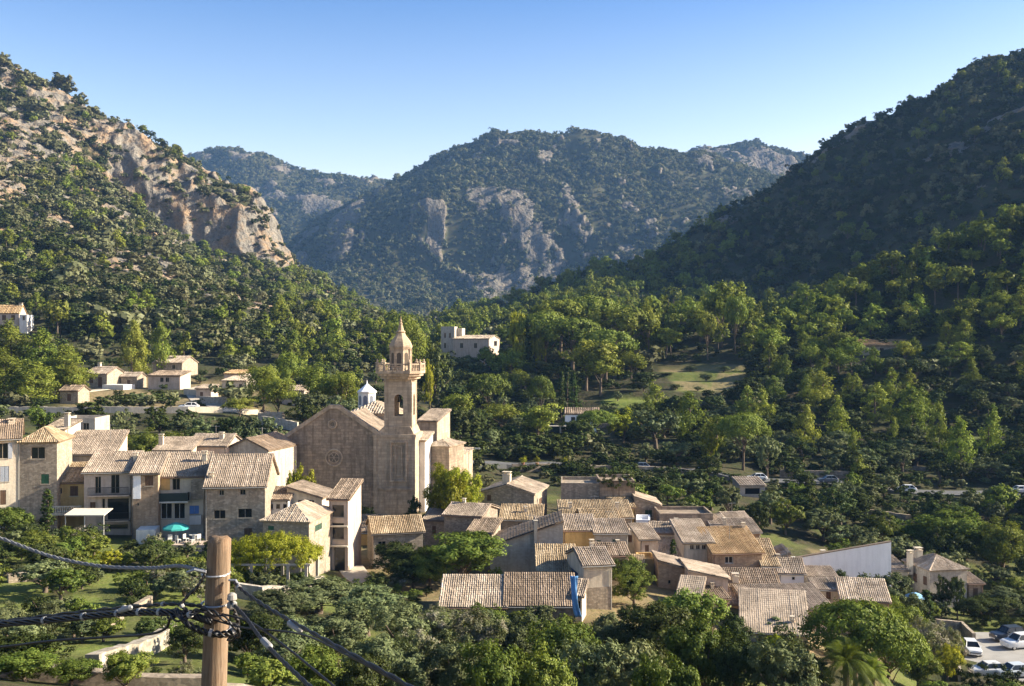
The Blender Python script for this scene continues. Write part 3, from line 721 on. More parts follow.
SHUT = {'green': plain((0.035, 0.115, 0.06), 0.6, name="green_shutter"), 'dgreen': plain((0.035, 0.07, 0.045), 0.6, name="dark_green_shutter"), 'blue': plain((0.10, 0.22, 0.52), 0.6, name="blue_shutter"),
        'brown': plain((0.13, 0.075, 0.045), 0.7, name="brown_shutter"), 'greyb': plain((0.34, 0.37, 0.42), 0.7, name="grey_shutter"), 'dblue': plain((0.03, 0.06, 0.13), 0.6, name="dark_blue_shutter")}
def glass_mat():
    m, nt, out = new_mat("window_glass"); principled(nt, out, (0.012, 0.014, 0.017), 0.12, None, 0.5); return m
M_GLASS = glass_mat()
M_PIPE = [plain((.22, .14, .10), .6, name='brown_gutter'), plain((.30, .29, .27), .5, name='zinc_gutter'), plain((.12, .11, .10), .5, name='dark_gutter')]
M_IRON = plain((0.02, 0.022, 0.022), 0.5, 0.4, name="dark_iron")

PITCH = 0.22
def tile_plane(V, Fc, TI, A, e, L, g, hl=0.0, hr=0.0, pitch=PITCH, row=0.42, seed=0, sag=0.05, relief=1.0):
    """barrel tiles over a sloping plane: A lower left corner, e along the eave, g up to the ridge"""
    rng = np.random.default_rng(seed)
    A = np.array(A, float); e = np.array(e, float); g = np.array(g, float)
    up = np.cross(e, g); up /= np.linalg.norm(up)
    if up[2] < 0: up = -up
    sl = np.linalg.norm(g); nr = max(2, int(round(sl / row))); nc = max(2, int(round(L / pitch))); p = L / nc
    prof = [(0.0, 0.0), (0.18, .045), (0.36, .075), (0.54, .075), (0.74, .045), (1.0, 0.0)]
    hk = pitch / 0.27 * relief
    for c in range(nc):
        s0 = c * p
        sm = s0 + p / 2
        tm = min(1.0, sm / hl if hl > 1e-6 else 1.0, (L - sm) / hr if hr > 1e-6 else 1.0)
        dz = rng.normal(0, .008); ct = rng.uniform(); rows = max(1, int(round(nr * tm)))
        for r in range(rows):
            t0 = tm * r / rows; t1 = tm * (r + 1) / rows
            b = len(V); j = rng.normal(0, .009); tj = rng.normal(0, .012)
            sg = -sag * math.sin(math.pi * s0 / L) * math.sin(math.pi * (t0 + .1))
            for t, hh in ((t0, .035), (t1, 0.0)):
                for fs, h in prof:
                    V.append(A + e * (s0 + fs * p + tj) + g * t + up * ((h + hh * .8 + j) * hk + .03 + dz + sg))
            tv = .6 * ct + .4 * rng.uniform()
            for k in range(5):
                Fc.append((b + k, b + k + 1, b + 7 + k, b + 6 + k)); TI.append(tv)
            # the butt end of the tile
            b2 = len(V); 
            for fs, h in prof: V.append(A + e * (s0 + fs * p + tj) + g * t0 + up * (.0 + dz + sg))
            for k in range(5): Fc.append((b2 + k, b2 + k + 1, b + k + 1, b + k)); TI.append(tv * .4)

def slab(mb, pts, th=0.11):
    """a thin solid under the tiles; pts counter-clockwise seen from above"""
    p = [Vector(q) for q in pts]; n = (p[1] - p[0]).cross(p[2] - p[0]).normalized()
    lo = [q - n * th for q in p]; k = len(p)
    mb.add(p + lo, [tuple(range(k)), tuple(range(2 * k - 1, k - 1, -1))] + [(i, i + k, (i + 1) % k + k, (i + 1) % k) for i in range(k)])

def face_holes(mb, O, u, n, Wd, z0, z1, holes, rev=0.18):
    """wall face from O along u (unit, horizontal) with outward normal n, height z0..z1, openings (a0,b0,a1,b1) with reveals"""
    O = Vector(O); u = Vector(u); n = Vector(n); zz = Vector((0, 0, 1))
    hs = []
    for a0, b0, a1, b1 in holes:
        a0, a1 = max(.06, min(a0, a1)), min(Wd - .06, max(a0, a1)); b0, b1 = max(z0 + .06, min(b0, b1)), min(z1 - .06, max(b0, b1))
        if a1 - a0 > .08 and b1 - b0 > .08: hs.append((a0, b0, a1, b1))
    xs = sorted({0.0, Wd} | {h[0] for h in hs} | {h[2] for h in hs}); zs = sorted({z0, z1} | {h[1] for h in hs} | {h[3] for h in hs})
    flip = u.cross(zz).dot(n) < 0
    def q(a, b, c, d): mb.add([a, b, c, d], [(3, 2, 1, 0) if flip else (0, 1, 2, 3)])
    for i in range(len(xs) - 1):
        for j in range(len(zs) - 1):
            cx, cz = (xs[i] + xs[i + 1]) / 2, (zs[j] + zs[j + 1]) / 2
            if any(h[0] < cx < h[2] and h[1] < cz < h[3] for h in hs): continue
            q(O + u * xs[i] + zz * zs[j], O + u * xs[i + 1] + zz * zs[j], O + u * xs[i + 1] + zz * zs[j + 1], O + u * xs[i] + zz * zs[j + 1])
    for a0, b0, a1, b1 in hs:
        c = [O + u * a0 + zz * b0, O + u * a1 + zz * b0, O + u * a1 + zz * b1, O + u * a0 + zz * b1]
        d = [x - n * rev for x in c]
        for k in range(4): 
            k2 = (k + 1) % 4; mb.add([c[k], d[k], d[k2], c[k2]], [(0, 1, 2, 3) if flip else (3, 2, 1, 0)])
        q(*[x - n * .001 for x in d])
    return hs

def opening(root, O, u, n, h, style, nm='window', rev=0.18):
    """what fills an opening: frame + glass, or shutters, or a dark doorway"""
    O = Vector(O); u = Vector(u); n = Vector(n); a0, b0, a1, b1 = h; w, hh = a1 - a0, b1 - b0
    M = Matrix.Translation(O + u * a0 + Vector((0, 0, b0))) @ Matrix(((u.x, -n.x, 0, 0), (u.y, -n.y, 0, 0), (0, 0, 1, 0), (0, 0, 0, 1)))   # local x along the wall, y inwards
    big = w > .5
    door = nm == 'door'
    if style in SHUT and not door or style in SHUT:
        mb = MB(); k = 2 if w > .55 else 1
        for i in range(k):
            x0 = w * i / k + .015; x1 = w * (i + 1) / k - .015
            mb.box((x0, .03, .02), (x1, .075, hh - .02), M)
            ns = max(3, int(hh / .11))
            for r in range(ns):
                zc = hh * (r + .5) / ns
                mb.box((x0 + .05, .012, zc - .022), (x1 - .05, .03, zc + .022), M)
        f = MB()
        f.box((0, .08, 0), (w, .13, .06), M).box((0, .08, hh - .06), (w, .13, hh), M).box((0, .08, .06), (.06, .13, hh - .06), M).box((w - .06, .08, .06), (w, .13, hh - .06), M)
        r = f.build(nm, M_FRAME, root); mb.build('shutter', SHUT[style], r)
    else:
        fm = M_FRAMEW if style == 'whitef' else M_FRAME
        f = MB(); t = .055
        f.box((0, .10, 0), (w, .15, t), M).box((0, .10, hh - t), (w, .15, hh), M).box((0, .10, t), (t, .15, hh - t), M).box((w - t, .10, t), (w, .15, hh - t), M)
        if big and style != 'void': f.box((w / 2 - .03, .10, t), (w / 2 + .03, .145, hh - t), M)
        if style == 'bars':
            for i in range(1, 5): f.box((w * i / 5 - .012, .05, 0), (w * i / 5 + .012, .07, hh), M)
        r = f.build(nm, fm, root)
        MB().box((t * .5, .145, t * .5), (w - t * .5, .16, hh - t * .5), M).build('pane', M_GLASS, r)
        if style == 'open':          # shutters folded back against the wall
            for sx in (-1, 1):
                x0, x1 = (-.46, -.02) if sx < 0 else (w + .02, w + .46)
                MB().box((x0, -.06, 0), (x1, -.015, hh), M).build('shutter', SHUT['greyb'], r)
    if nm == 'window' and big:
        MB().box((-.08, -.07, -.075), (w + .08, .03, -.003), M).build('sill', M_SILL, r)
    return r

def chimney_mb(w, d, h, cap=True):
    mb = MB(); mb.box((-w / 2, -d / 2, -1.2), (w / 2, d / 2, h))
    if cap:
        for sx in (-1, 1):
            for sy in (-1, 1): mb.box((sx * w * .36 - .05, sy * d * .36 - .05, h), (sx * w * .36 + .05, sy * d * .36 + .05, h + .25))
        mb.box((-w / 2 - .07, -d / 2 - .07, h + .25), (w / 2 + .07, d / 2 + .07, h + .33))
        mb.box((-w / 2 - .05, -d / 2 - .05, h - .1), (w / 2 + .05, d / 2 + .05, h - .02))
    return mb

hseed = [0]; DEBUG = False
class House: pass
KEEP = []        # ground taken by buildings: (x, y, radius)
def house(name, label, x0, x1, ye, yb, Y, th, d, roof, r, wall='stone', tile='tan', wins=(), chim=(), group=None, dig=3.0, cat='house', oh=0.28, aerial=None, parent=None):
    """front face seen between pixel columns x0..x1, lower eave at row ye, foot at row yb, Y away, turned th degrees"""
    hseed[0] += 1; seed = hseed[0]
    t = math.radians(th); c, s = math.cos(t), math.sin(t)
    k0, k1 = (x0 - CX) / F, (x1 - CX) / F
    w = (k1 - k0) * Y / (c - k1 * s)
    O = at(x0, yb, Y); he = (yb - ye) / F * Y
    R = House(); root = empty(name, O, t)
    gs = [ground_z(O.x + w * i * c - d * j * s, O.y + w * i * s + d * j * c) for i in (0, .5, 1) for j in (0, 1)]; dig = max(dig, O.z - min(gs) + .8)
    if DEBUG: print('H %-44s base %.1f ground %.1f..%.1f eave %.1f' % (label[:44], O.z, min(gs), max(gs), O.z + he))
    R.root, R.w, R.d, R.h, R.r = root, w, d, he, r
    for a in np.linspace(0, w, max(2, int(w / 3))):
        for b in np.linspace(0, d, max(2, int(d / 3))): KEEP.append((O.x + a * c - b * s, O.y + a * s + b * c, 2.6))
    if Y > 170:
        f_ = O / O.length; q_ = (3, 7, 11, 16) if Y > 350 else (3, 7, 11, 15, 20)
        for a in np.linspace(0, w, max(2, int(w / 4))):
            for b in q_: KEEP.append((O.x + a * c - f_.x * b, O.y + a * s - f_.y * b, 3.2))
    tag(root, label, cat, group)
    def local(px, py, face):
        """the point of a wall face behind a pixel: (along the face, height)"""
        dirv = Vector(((px - CX) / F, 1, (CY - py) / F)); cam = Vector((0, 0, H))
        uax = Vector((c, s, 0)); vax = Vector((-s, c, 0))
        n, p0 = {'f': (-vax, O), 'r': (uax, O + uax * w), 'l': (-uax, O)}[face]
        q = cam + dirv * ((p0 - cam).dot(n) / dirv.dot(n)) - O
        return (q.dot(uax) if face == 'f' else q.dot(vax)), q.z
    R.local = local
    # heights of the four corners of the wall top, by roof type
    hz = {'gx': (0, 0, 0, 0), 'gy': (0, 0, 0, 0), 'hip': (0, 0, 0, 0), 'flat': (r,) * 4, 'sf': (0, 0, r, r), 'sb': (r, r, 0, 0), 'sl': (0, r, r, 0), 'sr': (r, 0, 0, r)}[roof]
    tops = [he + z for z in hz]                                  # front-left, front-right, back-right, back-left
    mb = MB(); holes = {'f': [], 'r': [], 'l': [], 'b': []}
    for wn_ in wins:
        face, a0, b0, a1, b1, style = wn_[:6]
        p, q = local(a0, b1, face), local(a1, b0, face)
        holes[face].append(((min(p[0], q[0]), min(p[1], q[1]), max(p[0], q[0]), max(p[1], q[1])), style, wn_[6] if len(wn_) > 6 else 'window'))
    faces = {'f': ((0, 0, 0), (1, 0, 0), (0, -1, 0), w, tops[0], tops[1]), 'r': ((w, 0, 0), (0, 1, 0), (1, 0, 0), d, tops[1], tops[2]),
             'l': ((0, 0, 0), (0, 1, 0), (-1, 0, 0), d, tops[0], tops[3]), 'b': ((0, d, 0), (1, 0, 0), (0, 1, 0), w, tops[3], tops[2])}
    fills = []
    for f, (o_, u_, n_, L_, ha, hb) in faces.items():
        low = min(ha, hb)
        hs = holes[f]
        got = face_holes(mb, o_, u_, n_, L_, -dig, low, [x[0] for x in hs])
        for hcl in got:
            st = min(hs, key=lambda x: abs(x[0][0] - hcl[0]) + abs(x[0][1] - hcl[1])); fills.append((o_, u_, n_, hcl, st[1], st[2]))
        o_, u_ = Vector(o_), Vector(u_)
        if abs(ha - hb) > .01:
            hi = o_ + (u_ * L_ if hb > ha else Vector((0, 0, 0))) + Vector((0, 0, max(ha, hb)))
            tri = [o_ + Vector((0, 0, low)), o_ + u_ * L_ + Vector((0, 0, low)), hi]
            mb.add(tri, [(0, 1, 2) if u_.cross(Vector((0, 0, 1))).dot(Vector(n_)) > 0 else (2, 1, 0)])
        if (roof == 'gx' and f in 'rl') or (roof == 'gy' and f in 'fb'):
            tri = [o_ + Vector((0, 0, low)), o_ + u_ * L_ + Vector((0, 0, low)), o_ + u_ * L_ / 2 + Vector((0, 0, low + r))]
            mb.add(tri, [(0, 1, 2) if u_.cross(Vector((0, 0, 1))).dot(Vector(n_)) > 0 else (2, 1, 0)])
    if roof == 'flat':                                           # parapet with a sunken terrace
        p = .22; z1 = he + r; z0 = z1 - .45
        for a, b in (((0, 0), (w, p)), ((0, d - p), (w, d)), ((0, p), (p, d - p)), ((w - p, p), (w, d - p))):
            mb.add([(a[0], a[1], z1), (b[0], a[1], z1), (b[0], b[1], z1), (a[0], b[1], z1)], [(0, 1, 2, 3)])
        mb.add([(p, p, z0), (w - p, p, z0), (w - p, d - p, z0), (p, d - p, z0)], [(0, 1, 2, 3)])
        for a, b in (((p, p), (w - p, p)), ((w - p, p), (w - p, d - p)), ((w - p, d - p), (p, d - p)), ((p, d - p), (p, p))):
            mb.add([(a[0], a[1], z0), (b[0], b[1], z0), (b[0], b[1], z1), (a[0], a[1], z1)], [(3, 2, 1, 0)])
    else:                                                        # close the loft
        mb.add([(0, 0, tops[0]), (w, 0, tops[1]), (w, d, tops[2]), (0, d, tops[3])], [(0, 1, 2, 3)])
    R.wall = mb.build('wall', WALL[wall], root)
    for o_, u_, n_, hcl, style, nm in fills: opening(root, o_, u_, n_, hcl, style, nm)
    # roof
    if roof != 'flat':
        V, Fc, TI = [], [], []; sb = MB()
        pitch = PITCH if Y < 170 else .5; row = .36 if Y < 170 else .9
        g0 = .03
        def plane(A, B, C, D):
            """lower edge A->B, upper edge D->C (rectangle)"""
            A, B, C, D = [Vector(x) + Vector((0, 0, g0 + .11)) for x in (A, B, C, D)]
            slab(sb, [q - Vector((0, 0, .10)) for q in (A, B, C, D)]); e = (B - A).normalized()
            tile_plane(V, Fc, TI, A, e, (B - A).length, D - A, 0, 0, pitch, row, seed * 7 + len(V) % 5, .08, .3 if tile == 'sand' else 1.0)
        o2 = oh
        if roof == 'gx':
            k = r / (d / 2)
            plane((-o2, -o2, he - k * o2), (w + o2, -o2, he - k * o2), (w + o2, d / 2, he + r), (-o2, d / 2, he + r))
            plane((w + o2, d + o2, he - k * o2), (-o2, d + o2, he - k * o2), (-o2, d / 2, he + r), (w + o2, d / 2, he + r))
            ridge = [((-o2, d / 2, he + r + .2), (w + o2, d / 2, he + r + .2))]
        elif roof == 'gy':
            k = r / (w / 2)
            plane((-o2, d + o2, he - k * o2), (-o2, -o2, he - k * o2), (w / 2, -o2, he + r), (w / 2, d + o2, he + r))
            plane((w + o2, -o2, he - k * o2), (w + o2, d + o2, he - k * o2), (w / 2, d + o2, he + r), (w / 2, -o2, he + r))
            ridge = [((w / 2, -o2, he + r + .2), (w / 2, d + o2, he + r + .2))]
        elif roof == 'sf':
            k = r / d; plane((-o2, -o2, he - k * o2), (w + o2, -o2, he - k * o2), (w + o2, d + .1, he + r + k * .1), (-o2, d + .1, he + r + k * .1)); ridge = []
        elif roof == 'sb':
            k = r / d; plane((w + o2, d + o2, he - k * o2), (-o2, d + o2, he - k * o2), (-o2, -o2, he + r + k * o2), (w + o2, -o2, he + r + k * o2)); ridge = []
        elif roof == 'sl':
            k = r / w; plane((-o2, d + o2, he - k * o2), (-o2, -o2, he - k * o2), (w + .1, -o2, he + r + k * .1), (w + .1, d + o2, he + r + k * .1)); ridge = []
        elif roof == 'sr':
            k = r / w; plane((w + o2, -o2, he - k * o2), (w + o2, d + o2, he - k * o2), (-.1, d + o2, he + r + k * .1), (-.1, -o2, he + r + k * .1)); ridge = []
        elif roof == 'hip':
            a = min(w, d) / 2; a = max(a, .5); zr = he + r; ov = -r / (d / 2) * o2
            la, lb = (a, 0) if w >= d else (w / 2, 0)
            x0_, x1_, y0_, y1_ = -o2, w + o2, -o2, d + o2; ze = he + g0 + .11 - .1
            if w >= d: r1, r2 = Vector((d / 2, d / 2, zr + g0 + .11)), Vector((w - d / 2, d / 2, zr + g0 + .11))
            else: r1, r2 = Vector((w / 2, w / 2, zr + g0 + .11)), Vector((w / 2, d - w / 2, zr + g0 + .11))
            c4 = [Vector((x0_, y0_, ze)), Vector((x1_, y0_, ze)), Vector((x1_, y1_, ze)), Vector((x0_, y1_, ze))]
            if w >= d: sides = [(c4[0], c4[1], r1, r2), (c4[1], c4[2], r2, r2), (c4[2], c4[3], r2, r1), (c4[3], c4[0], r1, r1)]
            else: sides = [(c4[0], c4[1], r1, r1), (c4[1], c4[2], r1, r2), (c4[2], c4[3], r2, r2), (c4[3], c4[0], r2, r1)]
            for A, B, L_, R_ in sides:
                e = (B - A).normalized(); Ln = (B - A).length
                hl = (L_ - A).dot(e); hr = (B - R_).dot(e)
                g = (L_ - A) - e * hl
                slab(sb, (A, B, R_, L_) if (R_ - L_).length > .01 else (A, B, R_))
                tile_plane(V, Fc, TI, A, e, Ln, g, hl, hr, pitch, row, seed * 7 + len(V) % 5, .02)
            ridge = [(A + Vector((0, 0, .08)), q + Vector((0, 0, .08))) for A, q in ((c4[0], r1), (c4[1], r2 if w >= d else r1), (c4[2], r2), (c4[3], r1 if w >= d else r2))] + ([(r1 + Vector((0, 0, .07)), r2 + Vector((0, 0, .07)))] if (r2 - r1).length > .1 else [])
        rg = random.Random(seed)
        for a_, b_ in ridge:
            a_, b_ = Vector(a_), Vector(b_); n_ = max(1, int((b_ - a_).length / .45)); t_ = MB()
            for i in range(n_):
                p, q = a_.lerp(b_, i / n_), a_.lerp(b_, (i + 1.06) / n_); jz = Vector((0, 0, rg.gauss(0, .018) - .06 * math.sin(math.pi * i / n_)))
                t_.tube([p + jz - Vector((0, 0, .05)), q + jz - Vector((0, 0, .05))], [.12, .10], 8)
            b = len(V); V += t_.v; Fc += [tuple(i + b for i in f) for f in t_.f]; TI += [rg.random() for _ in t_.f]
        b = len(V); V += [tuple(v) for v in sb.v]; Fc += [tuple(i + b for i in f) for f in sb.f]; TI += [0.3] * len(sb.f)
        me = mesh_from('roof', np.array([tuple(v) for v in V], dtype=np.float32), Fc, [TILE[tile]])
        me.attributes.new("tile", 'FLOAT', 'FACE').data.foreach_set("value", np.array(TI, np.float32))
        R.roof = link('roof', me, root)
    if roof in ('gx', 'sf') and Y < 150:                            # gutter along the front eave, rain pipe down one corner
        kk = r / (d / 2) if roof == 'gx' else r / d; zg = he - kk * (oh + .05) + .06
        mb = MB(); mb.tube([(-oh, -oh - .05, zg), (w * .5, -oh - .05, zg - .03), (w + oh, -oh - .05, zg)], .062, 7)
        xp = w - .12 if seed % 2 else .12
        mb.tube([(xp, -oh - .04, zg - .04), (xp, -.07, zg - .40), (xp, -.07, -dig + .3)], .045, 6)
        mb.build('gutter', M_PIPE[seed % 3], root)
    for cx, cy, ch, cw in chim:                                    # chimneys: fractions along front and depth, height over the eave, width
        o = chimney_mb(cw, cw * .8, ch).build('chimney', WALL['cream'], root); o.location = (cx * w, cy * d, he)
    if aerial:
        ax, ay, ah = aerial; m_ = MB(); m_.tube([(0, 0, -.5), (0, 0, ah)], .025, 5)
        m_.tube([(-.5, 0, ah - .15), (.6, 0, ah - .15)], .015, 4)
        for i in range(6): m_.tube([(-.45 + i * .2, -.28 + .02 * i, ah - .15), (-.45 + i * .2, .28 - .02 * i, ah - .15)], .01, 4)
        o = m_.build('aerial', plain((.35, .35, .35), .4, .5, .6, name="aerial_metal"), root); o.location = (ax * w, ay * d, he + r * .6)
    return R

def railing(root, x0, x1, y, z, h=0.95, solid=None, name='railing'):
    mb = MB()
    mb.box((x0, y - .03, z + h - .05), (x1, y + .03, z + h)).box((x0, y - .02, z + .05), (x1, y + .02, z + .09))
    n = max(2, int((x1 - x0) / .13))
    for i in range(n + 1):
        x = x0 + (x1 - x0) * i / n; mb.box((x - .011, y - .011, z), (x + .011, y + .011, z + h - .02))
    return mb.build(name, solid or M_IRON, root)
# ------------------------------------------------------------------ the village
# left of the church
house("village_house", "cream plastered house with grey shutters at the left edge of the photo", -28, 20, 440, 508, 116, 24, 7, 'gx', 1.9, 'cream', 'brown',
      [('f', -3, 443, 8, 459, 'open'), ('f', 0, 466, 9, 482, 'greyb'), ('f', -14, 466, -6, 482, 'greyb'), ('f', 0, 490, 6, 505, 'brown', 'door')], [(.8, .4, 1.9, .7)])
house("village_house", "square stone house with hipped mossy roof, dark upper window and green shutter", 20, 57, 443, 502, 118, 9, 6.5, 'hip', 1.5, 'stone', 'mossy',
      [('f', 31, 447, 45, 459, 'dark'), ('f', 41, 474, 49, 484, 'green')])
house("village_house", "narrow white house whose bare end wall and chimney rise behind the hip roofed house", 44, 64, 430, 470, 130, -6, 4, 'sf', .9, 'white', 'tan', [], [(.95, .25, 1.9, .6)])
house("village_house", "low flat roofed grey house with two dark windows below the long road wall", 60, 95, 420, 436, 150, 2, 6, 'flat', .3, 'grey', 'tan', [('f', 69, 424, 74, 430, 'dark'), ('f', 83, 423, 89, 431, 'dark')])
house("village_house", "house with one broad tan tiled slope and a small brown window under the eave", 60, 114, 455, 484, 126, 8, 7, 'sf', 2.3, 'cream', 'tan', [('f', 67, 456.5, 73, 463, 'brown'), ('f', 102, 456, 108, 460, 'dark')], [(.04, .3, 1.7, .5)], aerial=(.8, .5, 2.2))
hq = house("village_house", "small ochre house under a mossy roof opening on a balustraded terrace", 56, 84, 483, 514, 120, 8, 5, 'sf', 1.7, 'ochre', 'mossy', [('f', 70, 486, 78, 496, 'brown'), ('f', 59, 488, 62, 494, 'dark')])
tb = MB(); tb.box((-.3, -2.1, .15), (hq.w + .3, -.01, .42)); tb.build('terrace_floor', WALL['cream'], hq.root)
tb = MB()
for i in range(15):
    x = -.2 + i * (hq.w + .4) / 14.4
    tb.lathe([(.07, .42), (.10, .55), (.05, .75), (.09, 1.05), (.06, 1.12)], 7, (x, -1.98))
tb.box((-.3, -2.1, 1.12), (hq.w + .3, -1.86, 1.24)); tb.build('balustrade', WALL['cream'], hq.root)
h5 = house("village_house", "pale pink house with dark balcony doors above a shadowed open ground floor", 84, 131.5, 473, 530, 118, 9, 6, 'sf', 1.7, 'pink', 'tan',
      [('f', 95, 476.5, 101, 493.5, 'dark', 'door'), ('f', 111, 474.6, 119.5, 493.5, 'dark', 'door'), ('f', 90, 502, 95.5, 509, 'brown'), ('f', 102, 498, 129, 520, 'void'), ('f', 108, 524, 128, 529.5, 'void')], [(.97, .5, 1.7, .5)])
MB().box((.6, -.9, 3.98), (h5.w - .1, -.002, 4.14)).build('balcony', WALL['pink'], h5.root)
MB().box((2.2, -.7, .95), (h5.w - .1, -.002, 1.1)).build('balcony', WALL['pink'], h5.root)
railing(h5.root, .65, h5.w - .15, -.86, 4.14); railing(h5.root, 2.3, h5.w - .15, -.64, 1.1)
MB().box((2.35, -.06, .0), (2.65, .25, 3.9)).build('pillar', WALL['pink'], h5.root)
h6 = house("village_house", "tall brownish stone house with one brown window beneath a white patch of plaster", 131.8, 158, 474, 534, 117, 9, 6, 'sf', 1.7, 'brick', 'tan', [('f', 145, 475.6, 153, 486, 'brown'), ('f', 137, 503, 139, 506, 'dark')])
MB().box((.05, -.045, 4.1), (1.0, -.003, 6.9)).build('plaster_patch', WALL['bluew'], h6.root)
MB().box((1.0, -2.6, -2), (h6.w + .2, -.003, .9)).build('lean_to', WALL['white'], h6.root)
h7 = house("village_house", "house with black balcony, wide glazed lower floor and yellow upper wall", 158.3, 205, 477, 536, 119, 8, 5, 'sf', 2.2, 'cream', 'tan',
      [('f', 172.5, 478.5, 180, 490, 'dark', 'door'), ('f', 161, 503, 172, 519, 'whitef'), ('f', 174, 503, 185, 519, 'whitef'), ('f', 189.5, 505.5, 199, 514, 'blue')], [(.9, .6, 2.4, .55)])
MB().box((.12, -.04, 5.45), (1.35, -.003, 6.85)).build('yellow_panel', WALL['ochre'], h7.root)
MB().box((.0, -1.0, 4.05), (3.6, -.003, 4.22)).build('balcony', WALL['white'], h7.root)
MB().box((.02, -.99, 4.22), (3.58, -.93, 5.2)).box((3.5, -.92, 4.22), (3.56, -.01, 5.2)).build('railing', plain((.03, .045, .04), .6, name="dark_screen"), h7.root)
MB().box((3.65, -.35, 1.3), (5.0, -.003, 2.4)).build('white_panel', WALL['white'], h7.root)
MB().box((3.8, -.35, 4.3), (h7.w - .02, -.003, 6.6)).build('bay', WALL['stone'], h7.root)
house("village_house", "large grey stone house with wide corrugated tile slope and four dark windows", 205.2, 265, 487, 540, 115, 6, 11, 'gx', 3.0, 'stone', 'tan',
      [('f', 219, 490, 224, 495.5, 'dark'), ('f', 240, 489.5, 245.5, 495, 'dark'), ('f', 214, 510, 225.5, 519, 'dark'), ('f', 238, 508.5, 252, 518, 'dark'), ('f', 244, 528, 252, 539.5, 'brown', 'door')], [(.06, .12, 1.2, .5)])
house("village_house", "long low house whose tan roof peeps over the ridge of the wide stone house", 188, 226, 446, 462, 142, -4, 7, 'gx', 1.3, 'pink', 'tan', [], [(.75, .3, 1.5, .6)], aerial=(.5, .5, 1.9))
house("village_house", "grey gabled house squeezed between the wide stone house and the church", 226, 268, 449, 475, 143, -14, 9, 'gy', 1.5, 'grey', 'brown', [('f', 258, 460, 263, 466, 'dark')], aerial=(.5, .5, 1.9))
house("village_house", "brown roofed house touching the left corner of the church front", 258, 285, 447, 490, 149, -8, 7, 'sr', 1.5, 'stone_d', 'brown', [('f', 265, 462, 272, 470, 'dark')])
house("village_house", "low tiled house above the tree line left of the big stone house", 154, 190, 451, 466, 138, 2, 6, 'sf', 1.2, 'pink', 'tan', [], [(.05, .4, 1.8, .6)])
house("village_house", "low house with bright sunlit end wall, green shutters and hipped pale roof", 263, 309, 521, 575, 110, -10, 8, 'hip', 1.35, 'stone', 'pale',
      [('r', 315, 522.5, 322, 532, 'dgreen'), ('r', 316, 548, 322, 556, 'brown'), ('f', 268, 526, 274, 530, 'green')], dig=4)
house("village_house", "small cream house with white door and sloping tan roof above the hipped pale roof", 287, 322, 497, 516, 123, -10, 5, 'sr', 1.2, 'cream', 'tan', [('f', 309, 500, 314, 512, 'whitef', 'door'), ('f', 298, 500, 302, 504, 'brown')])
house("village_house", "low white walled shed with three square openings beside the wide stone house", 264, 288, 500, 516, 121, 0, 4, 'sf', .9, 'white', 'brown', [('f', 266, 504, 273, 509, 'dark'), ('f', 276, 504, 280, 509, 'dark'), ('f', 283, 504, 287, 509, 'dark')])
h11 = house("village_house", "narrow half ruined house with stacked open loggias and a broken tiled top", 329, 348, 499, 578, 116, -9, 5, 'sf', 1.5, 'pink', 'brown',
      [('f', 332, 505, 344, 517, 'void'), ('f', 332, 523, 344, 539, 'void'), ('f', 334, 546, 345, 573, 'void', 'door')], dig=4)
MB().box((-.1, -.5, 6.0), (h11.w + .1, -.003, 6.15)).build('balcony', WALL['cream'], h11.root)
MB().box((-.1, -.5, 3.7), (h11.w + .1, -.003, 3.85)).build('balcony', WALL['cream'], h11.root)
house("village_house", "ochre house in shade at the end of the alley under the church", 349.5, 373, 533, 576, 131, 0, 6, 'sf', 1.2, 'ochre', 'brown', [('f', 356, 541, 361, 551, 'brown'), ('f', 364, 556, 369, 572, 'brown', 'door')])
house("village_house", "small ochre ended house with tan roof half hidden behind a dark tree", 373, 423, 534, 580, 118, 14, 6.5, 'gx', 1.35, 'stone', 'mossy', [('f', 378, 541, 386, 552, 'dark'), ('f', 404, 543, 412, 552, 'dark')])
# right of the church
house("village_house", "low stone house with weathered roof and sunlit end next to the bright green tree", 444, 481, 515, 537, 124, -16, 7, 'gx', .9, 'stone_d', 'tan', [('r', 484, 524, 487, 530, 'dark')], [(.3, .5, 1.3, .35)])
house("village_house", "brown stone house with shallow gable, sunlit right wall and big white chimney", 481, 534, 492, 516, 140, -15, 8, 'gy', 1.15, 'stone', 'pale', [('f', 487, 495, 491, 501, 'brown'), ('r', 539, 497, 542, 505, 'brown')], [(.42, .25, 2.4, 1.1)])
h5b = house("village_house", "grey rough walled house with one roof slope climbing to the right and tall flue", 490, 563, 546, 566, 115, 0, 6, 'sl', 2.8, 'grey', 'brown', [('f', 541, 549, 549, 557, 'dark')], [], aerial=(.55, .5, 1.5))
MB().box((5.05, -.36, .9), (5.42, -.002, 5.2)).box((4.98, -.42, 5.2), (5.5, .05, 5.3)).build('flue', WALL['cream'], h5b.root)
house("village_house", "ochre walled house with thin tan roof beside the grey sloping roof house", 563.3, 595, 531, 556, 121, 2, 5, 'sf', 1.0, 'ochre', 'tan', [])
house("village_house", "stone house with two dark green shuttered openings and a little balcony", 595.3, 628, 534, 558, 120, 2, 5, 'sf', .8, 'grey', 'tan', [('f', 596.5, 540, 601, 549, 'dgreen'), ('f', 612.5, 539, 619, 555, 'dgreen', 'door')], aerial=(.5, .5, 1.9))
house("village_house", "tan gabled roof rising behind the green shuttered stone house", 585, 621, 525, 542, 127, 10, 6, 'gx', 1.4, 'pink', 'mossy', [])
house("village_house", "tiny white flat roofed house with sunlit terrace left of the brown box house", 625, 640, 531, 548, 127, -14, 4, 'flat', .2, 'cream', 'tan', [('f', 628, 535, 632, 542, 'brown')])
